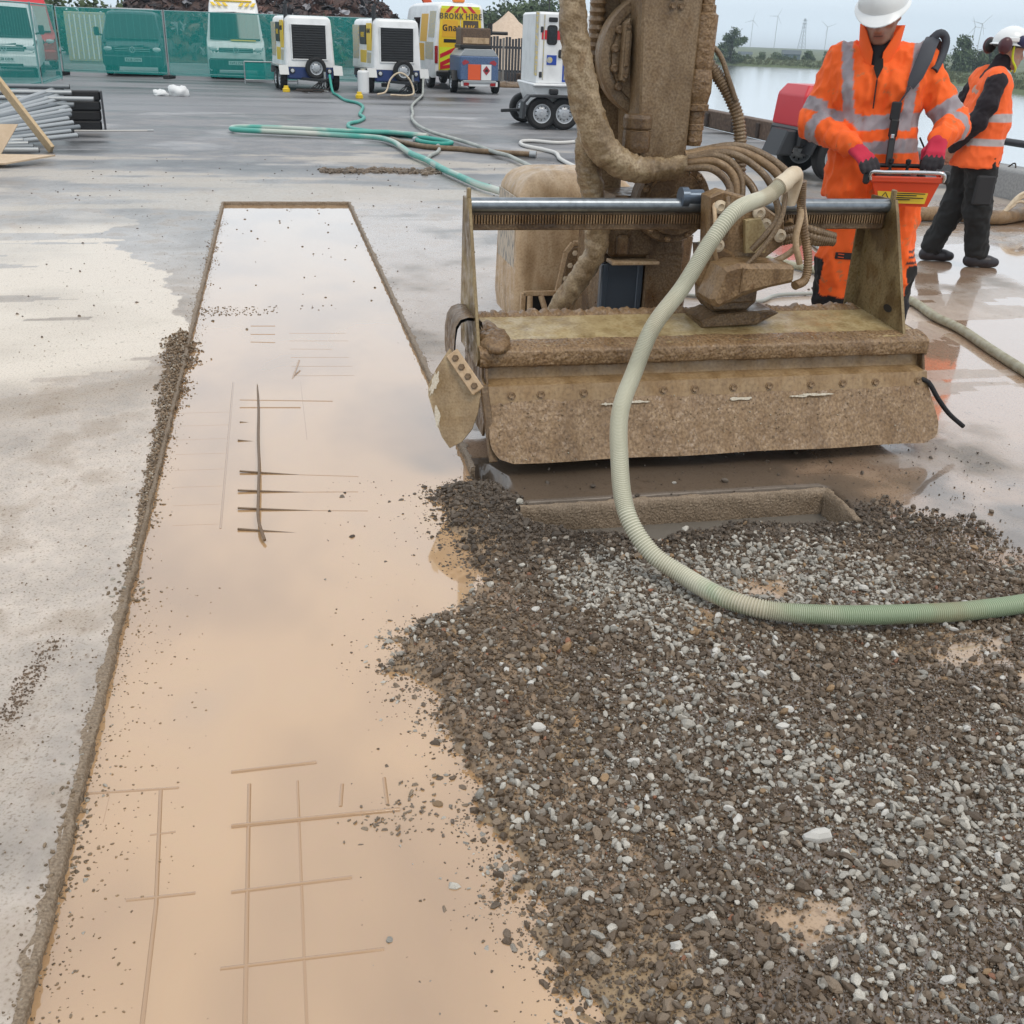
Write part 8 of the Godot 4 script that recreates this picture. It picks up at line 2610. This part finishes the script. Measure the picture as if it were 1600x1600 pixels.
	g.box(Vector3(0.03, 1.355, 0.178), Vector3(0.05, 0.09, 0.022), 0.006)
	g.box(Vector3(0.035, 1.27, 0.186), Vector3(0.044, 0.09, 0.024), 0.007)
	var bk := put(cb, "buckle", g.done(), M.black)
	put(bk, "buckle_plate", G.new().box(Vector3(0.036, 1.232, 0.199), Vector3(0.02, 0.022, 0.008), 0.003).done(), M.chrome)
	put(cb, "hanger", G.new().bar(Vector3(0.036, 1.23, 0.186), Vector3(0.04, 1.08, 0.22), 0.034, 0.012, 0.004).done(), M.black)
	put(cb, "hanger_bar", G.new().cyl(Vector3(-0.03, 1.085, 0.2), Vector3(0.23, 1.095, 0.2), 0.011, 8).done(), M.black)

func build_second_worker() -> void:
	var at := Vector3(5.70, 0, -7.81)
	var o := person_base("person in an orange vest over black clothes walking by the quay, side on", at, 1.36)
	var pel := Vector3(0, 0.90, -0.09)
	var shn := Vector3(-0.19, 1.43, -0.13)
	var shf := Vector3(0.19, 1.44, -0.10)
	var eln := Vector3(-0.235, 1.145, -0.24)
	var wrn := Vector3(-0.10, 0.94, -0.335)
	var elf := Vector3(0.24, 1.16, -0.24)
	var wrf := Vector3(0.08, 0.93, -0.33)
	var hipn := Vector3(-0.10, 0.88, -0.075)
	var hipf := Vector3(0.10, 0.88, -0.085)
	var knn := Vector3(-0.105, 0.46, -0.03)
	var knf := Vector3(0.10, 0.45, -0.14)
	var ann := Vector3(-0.11, 0.10, 0.04)
	var anf := Vector3(0.11, 0.10, -0.255)
	var headc := Vector3(0.0, 1.655, 0.005)
	var hb := Basis(Vector3.UP, 0.0) * Basis(Vector3.RIGHT, 0.12)
	var skin := Color(.46, .26, .19)
	var g := G.new()
	g.use_col = true
	var f := Field.new(Vector3(-0.34, 0.0, -0.46), Vector3(0.34, 1.62, 0.3), 0.014, 0.02)
	f.bone(pel + Vector3(-0.06, 0, 0), pel + Vector3(0.06, 0, 0), 0.11, 0.11).bone(pel, Vector3(0, 1.3, -0.08), 0.11, 0.12).bone(Vector3(-0.08, 1.36, -0.1), Vector3(0.08, 1.36, -0.1), 0.11, 0.11).bone(Vector3(0, 1.38, -0.09), Vector3(0, 1.57, -0.03), 0.08, 0.056)
	f.bone(shn, eln, 0.05, 0.04).bone(eln, wrn, 0.04, 0.03).bone(shf, elf, 0.05, 0.04).bone(elf, wrf, 0.04, 0.03)
	f.bone(hipn, knn, 0.08, 0.055).bone(knn, ann, 0.055, 0.04).bone(hipf, knf, 0.08, 0.055).bone(knf, anf, 0.055, 0.04)
	f.bone(ann + Vector3(0, -0.05, -0.04), ann + Vector3(0, -0.06, 0.13), 0.035, 0.03).bone(anf + Vector3(0, -0.05, -0.04), anf + Vector3(0, -0.06, 0.13), 0.035, 0.03)
	f.mesh(g, func(_p: Vector3, _n: Vector3) -> Color: return skin)
	head_into(g, Transform3D(hb, headc), skin)
	# hands clasped behind the back
	for q in [[wrn, -1.0], [wrf, 1.0]]:
		var hf := Field.new(q[0] + Vector3(-0.16, -0.2, -0.16), q[0] + Vector3(0.16, 0.1, 0.16), 0.005, 0.005)
		hand_into(hf, q[0], Vector3(-q[1] * 0.45, -0.75, -0.2).normalized(), Vector3(0, 0.25, -0.95).normalized(), Vector3(-q[1], 0, 0.1).normalized(), 0.35, 1.0)
		hf.mesh(g, func(_p: Vector3, _n: Vector3) -> Color: return skin)
	put(o, "body", g.done(), M.skin)
	# black jumper
	g = G.new()
	g.use_col = true
	f = Field.new(Vector3(-0.36, 0.84, -0.46), Vector3(0.36, 1.66, 0.18), 0.010, 0.02)
	f.bone(Vector3(0, 1.0, -0.085), Vector3(0, 1.34, -0.085), 0.115, 0.11).bone(shn * Vector3(0.8, 1, 1), shf * Vector3(0.8, 1, 1), 0.06, 0.06).bone(Vector3(0, 1.42, -0.08), Vector3(0, 1.58, -0.035), 0.085, 0.068)
	f.bone(shn, eln, 0.068, 0.062).bone(eln, wrn, 0.062, 0.046).bone(shf, elf, 0.068, 0.062).bone(elf, wrf, 0.064, 0.046)
	f.mesh(g, func(_p: Vector3, _n: Vector3) -> Color: return Color(.008, .0075, .0085), [], cloth_warp(0.012, Vector3(1.2, 1.2, 1.2)))
	put(o, "jumper", renormalled(g), M.cloth)
	# vest
	g = G.new()
	g.use_col = true
	f = Field.new(Vector3(-0.3, 0.76, -0.42), Vector3(0.3, 1.60, 0.22), 0.009, 0.02)
	f.bone(Vector3(-0.06, 0.83, -0.10), Vector3(-0.06, 1.15, -0.09), 0.172, 0.160).bone(Vector3(0.06, 0.83, -0.10), Vector3(0.06, 1.15, -0.09), 0.172, 0.160)
	f.bone(Vector3(-0.065, 1.15, -0.08), Vector3(-0.075, 1.38, -0.085), 0.160, 0.125).bone(Vector3(0.065, 1.15, -0.08), Vector3(0.075, 1.38, -0.085), 0.160, 0.125)
	f.bone(Vector3(-0.08, 1.46, -0.09), Vector3(-0.155, 1.455, -0.115), 0.085, 0.08).bone(Vector3(0.08, 1.46, -0.09), Vector3(0.155, 1.455, -0.115), 0.085, 0.08)
	var orange := Color(.93, .145, .03)
	var grey := Color(.46, .42, .42)
	f.mesh(g, func(p: Vector3, _n: Vector3) -> Color:
		var w := 0.02 * (p.z + 0.1)
		if p.y > 1.145 + w and p.y < 1.205 + w: return grey
		if p.y > 0.965 + w and p.y < 1.02 + w: return grey
		if p.y > 1.2 and absf(absf(p.x) - 0.105) < 0.026 and p.z > -0.06: return grey
		return orange, [[Vector3(0, -1, 0), -0.80]], cloth_warp(0.012, Vector3(1.0, 0.8, 1.0)))
	put(o, "vest", renormalled(g), M.cloth)
	# arm hole shows the sleeve: the sleeve's shoulder stands proud of the vest
	g = G.new()
	g.use_col = true
	f = Field.new(Vector3(-0.36, 1.0, -0.36), Vector3(-0.12, 1.56, 0.06), 0.009, 0.014)
	f.bone(Vector3(-0.205, 1.40, -0.145), Vector3(-0.23, 1.28, -0.18), 0.062, 0.070).bone(Vector3(-0.23, 1.28, -0.18), eln, 0.070, 0.062)
	f.mesh(g, func(_p: Vector3, _n: Vector3) -> Color: return Color(.008, .0075, .0085), [], cloth_warp(0.010, Vector3(1.2, 1.2, 1.2)))
	put(o, "sleeve", renormalled(g), M.cloth)
	# work trousers with a thigh pocket
	g = G.new()
	g.use_col = true
	f = Field.new(Vector3(-0.28, 0.04, -0.46), Vector3(0.28, 1.04, 0.22), 0.010, 0.02)
	f.bone(Vector3(-0.05, 0.88, -0.085), Vector3(0.05, 0.88, -0.085), 0.115, 0.115).bone(hipn, knn, 0.122, 0.098).bone(knn, ann + Vector3(0, 0.03, 0), 0.096, 0.086).bone(hipf, knf, 0.122, 0.096).bone(knf, anf + Vector3(0, 0.03, 0), 0.094, 0.086)
	f.mesh(g, func(_p: Vector3, _n: Vector3) -> Color: return Color(.010, .010, .011), [[Vector3(0, -1, 0), -0.05]], cloth_warp(0.014, Vector3(1.0, 1.0, 1.0)))
	var tr := put(o, "trousers", renormalled(g), M.cloth)
	put(tr, "pocket", lumpy(G.new().box(Vector3(-0.215, 0.63, -0.06), Vector3(0.035, 0.23, 0.15), 0.012, Basis(Vector3.FORWARD, -0.03)), 0.004, 12.0, 5).done(), M.pocket)
	for q in [ann, anf]:
		g = G.new()
		g.use_col = true
		f = Field.new(q + Vector3(-0.1, -0.12, -0.16), q + Vector3(0.1, 0.10, 0.26), 0.009, 0.012)
		f.bone(q + Vector3(0, 0.05, -0.01), q + Vector3(0, -0.04, -0.02), 0.056, 0.056).bone(q + Vector3(0, -0.052, -0.05), q + Vector3(0.0, -0.058, 0.11), 0.046, 0.048).bone(q + Vector3(0, -0.058, 0.11), q + Vector3(0, -0.062, 0.17), 0.046, 0.038)
		f.mesh(g, func(_p: Vector3, _n: Vector3) -> Color: return Color(.02, .019, .02), [[Vector3(0, -1, 0), 0.0]])
		put(o, "boot", g.done(), M.boot)
	var T := Transform3D(hb * Basis(Vector3.RIGHT, -0.06), headc + Vector3(0, 0.05, -0.005))
	helmet(o, T, M.helmet)
	for s in [-1.0, 1.0]:
		g = G.new().at(T)
		g.ball(Vector3(s * 0.145, -0.015, -0.105), Vector3(0.035, 0.062, 0.052), Basis(), 10, 16)
		var cup := put(o, "ear_defender", g.done(), M.cup_red)
		g = G.new().at(T)
		g.ball(Vector3(s * 0.118, -0.015, -0.105), Vector3(0.018, 0.056, 0.048), Basis(), 8, 14)
		put(cup, "cushion", g.done(), M.black)
		put(o, "ear_defender_arm", G.new().at(T).bar(Vector3(s * 0.135, 0.03, -0.09), Vector3(s * 0.128, 0.035, 0.0), 0.014, 0.03, 0.004).done(), M.plate_white)
		put(o, "helmet_mount", G.new().at(T).ball(Vector3(s * 0.122, 0.025, 0.03), Vector3(0.02, 0.045, 0.042), Basis(), 8, 14).done(), M.navy)
		put(o, "chin_strap", G.new().tube(smooth_path([T * Vector3(s * 0.105, 0.0, -0.02), headc + Vector3(s * 0.093, -0.05, -0.01), headc + Vector3(s * 0.075, -0.11, 0.035), headc + Vector3(s * 0.03, -0.142, 0.055)], 0.015), 0.009, 6).done(), M.lime)

func build_more() -> void:
	build_river()
	build_background()
	build_vans()
	build_fences()
	build_compressor("white and blue towed compressor with a black spare wheel, left of the pair", Vector3(1.14, 0, -31.9), 0.14)
	build_compressor("white and blue towed compressor with a pale-rimmed spare wheel, right of the pair", Vector3(3.55, 0, -31.5), 0.16)
	build_service_van()
	build_fuel_trailer()
	build_generator_trailer()
	build_red_machine()
	build_yard()
	build_rebar()
	build_robot()
	build_big_hose()
	build_operator()
	build_second_worker()
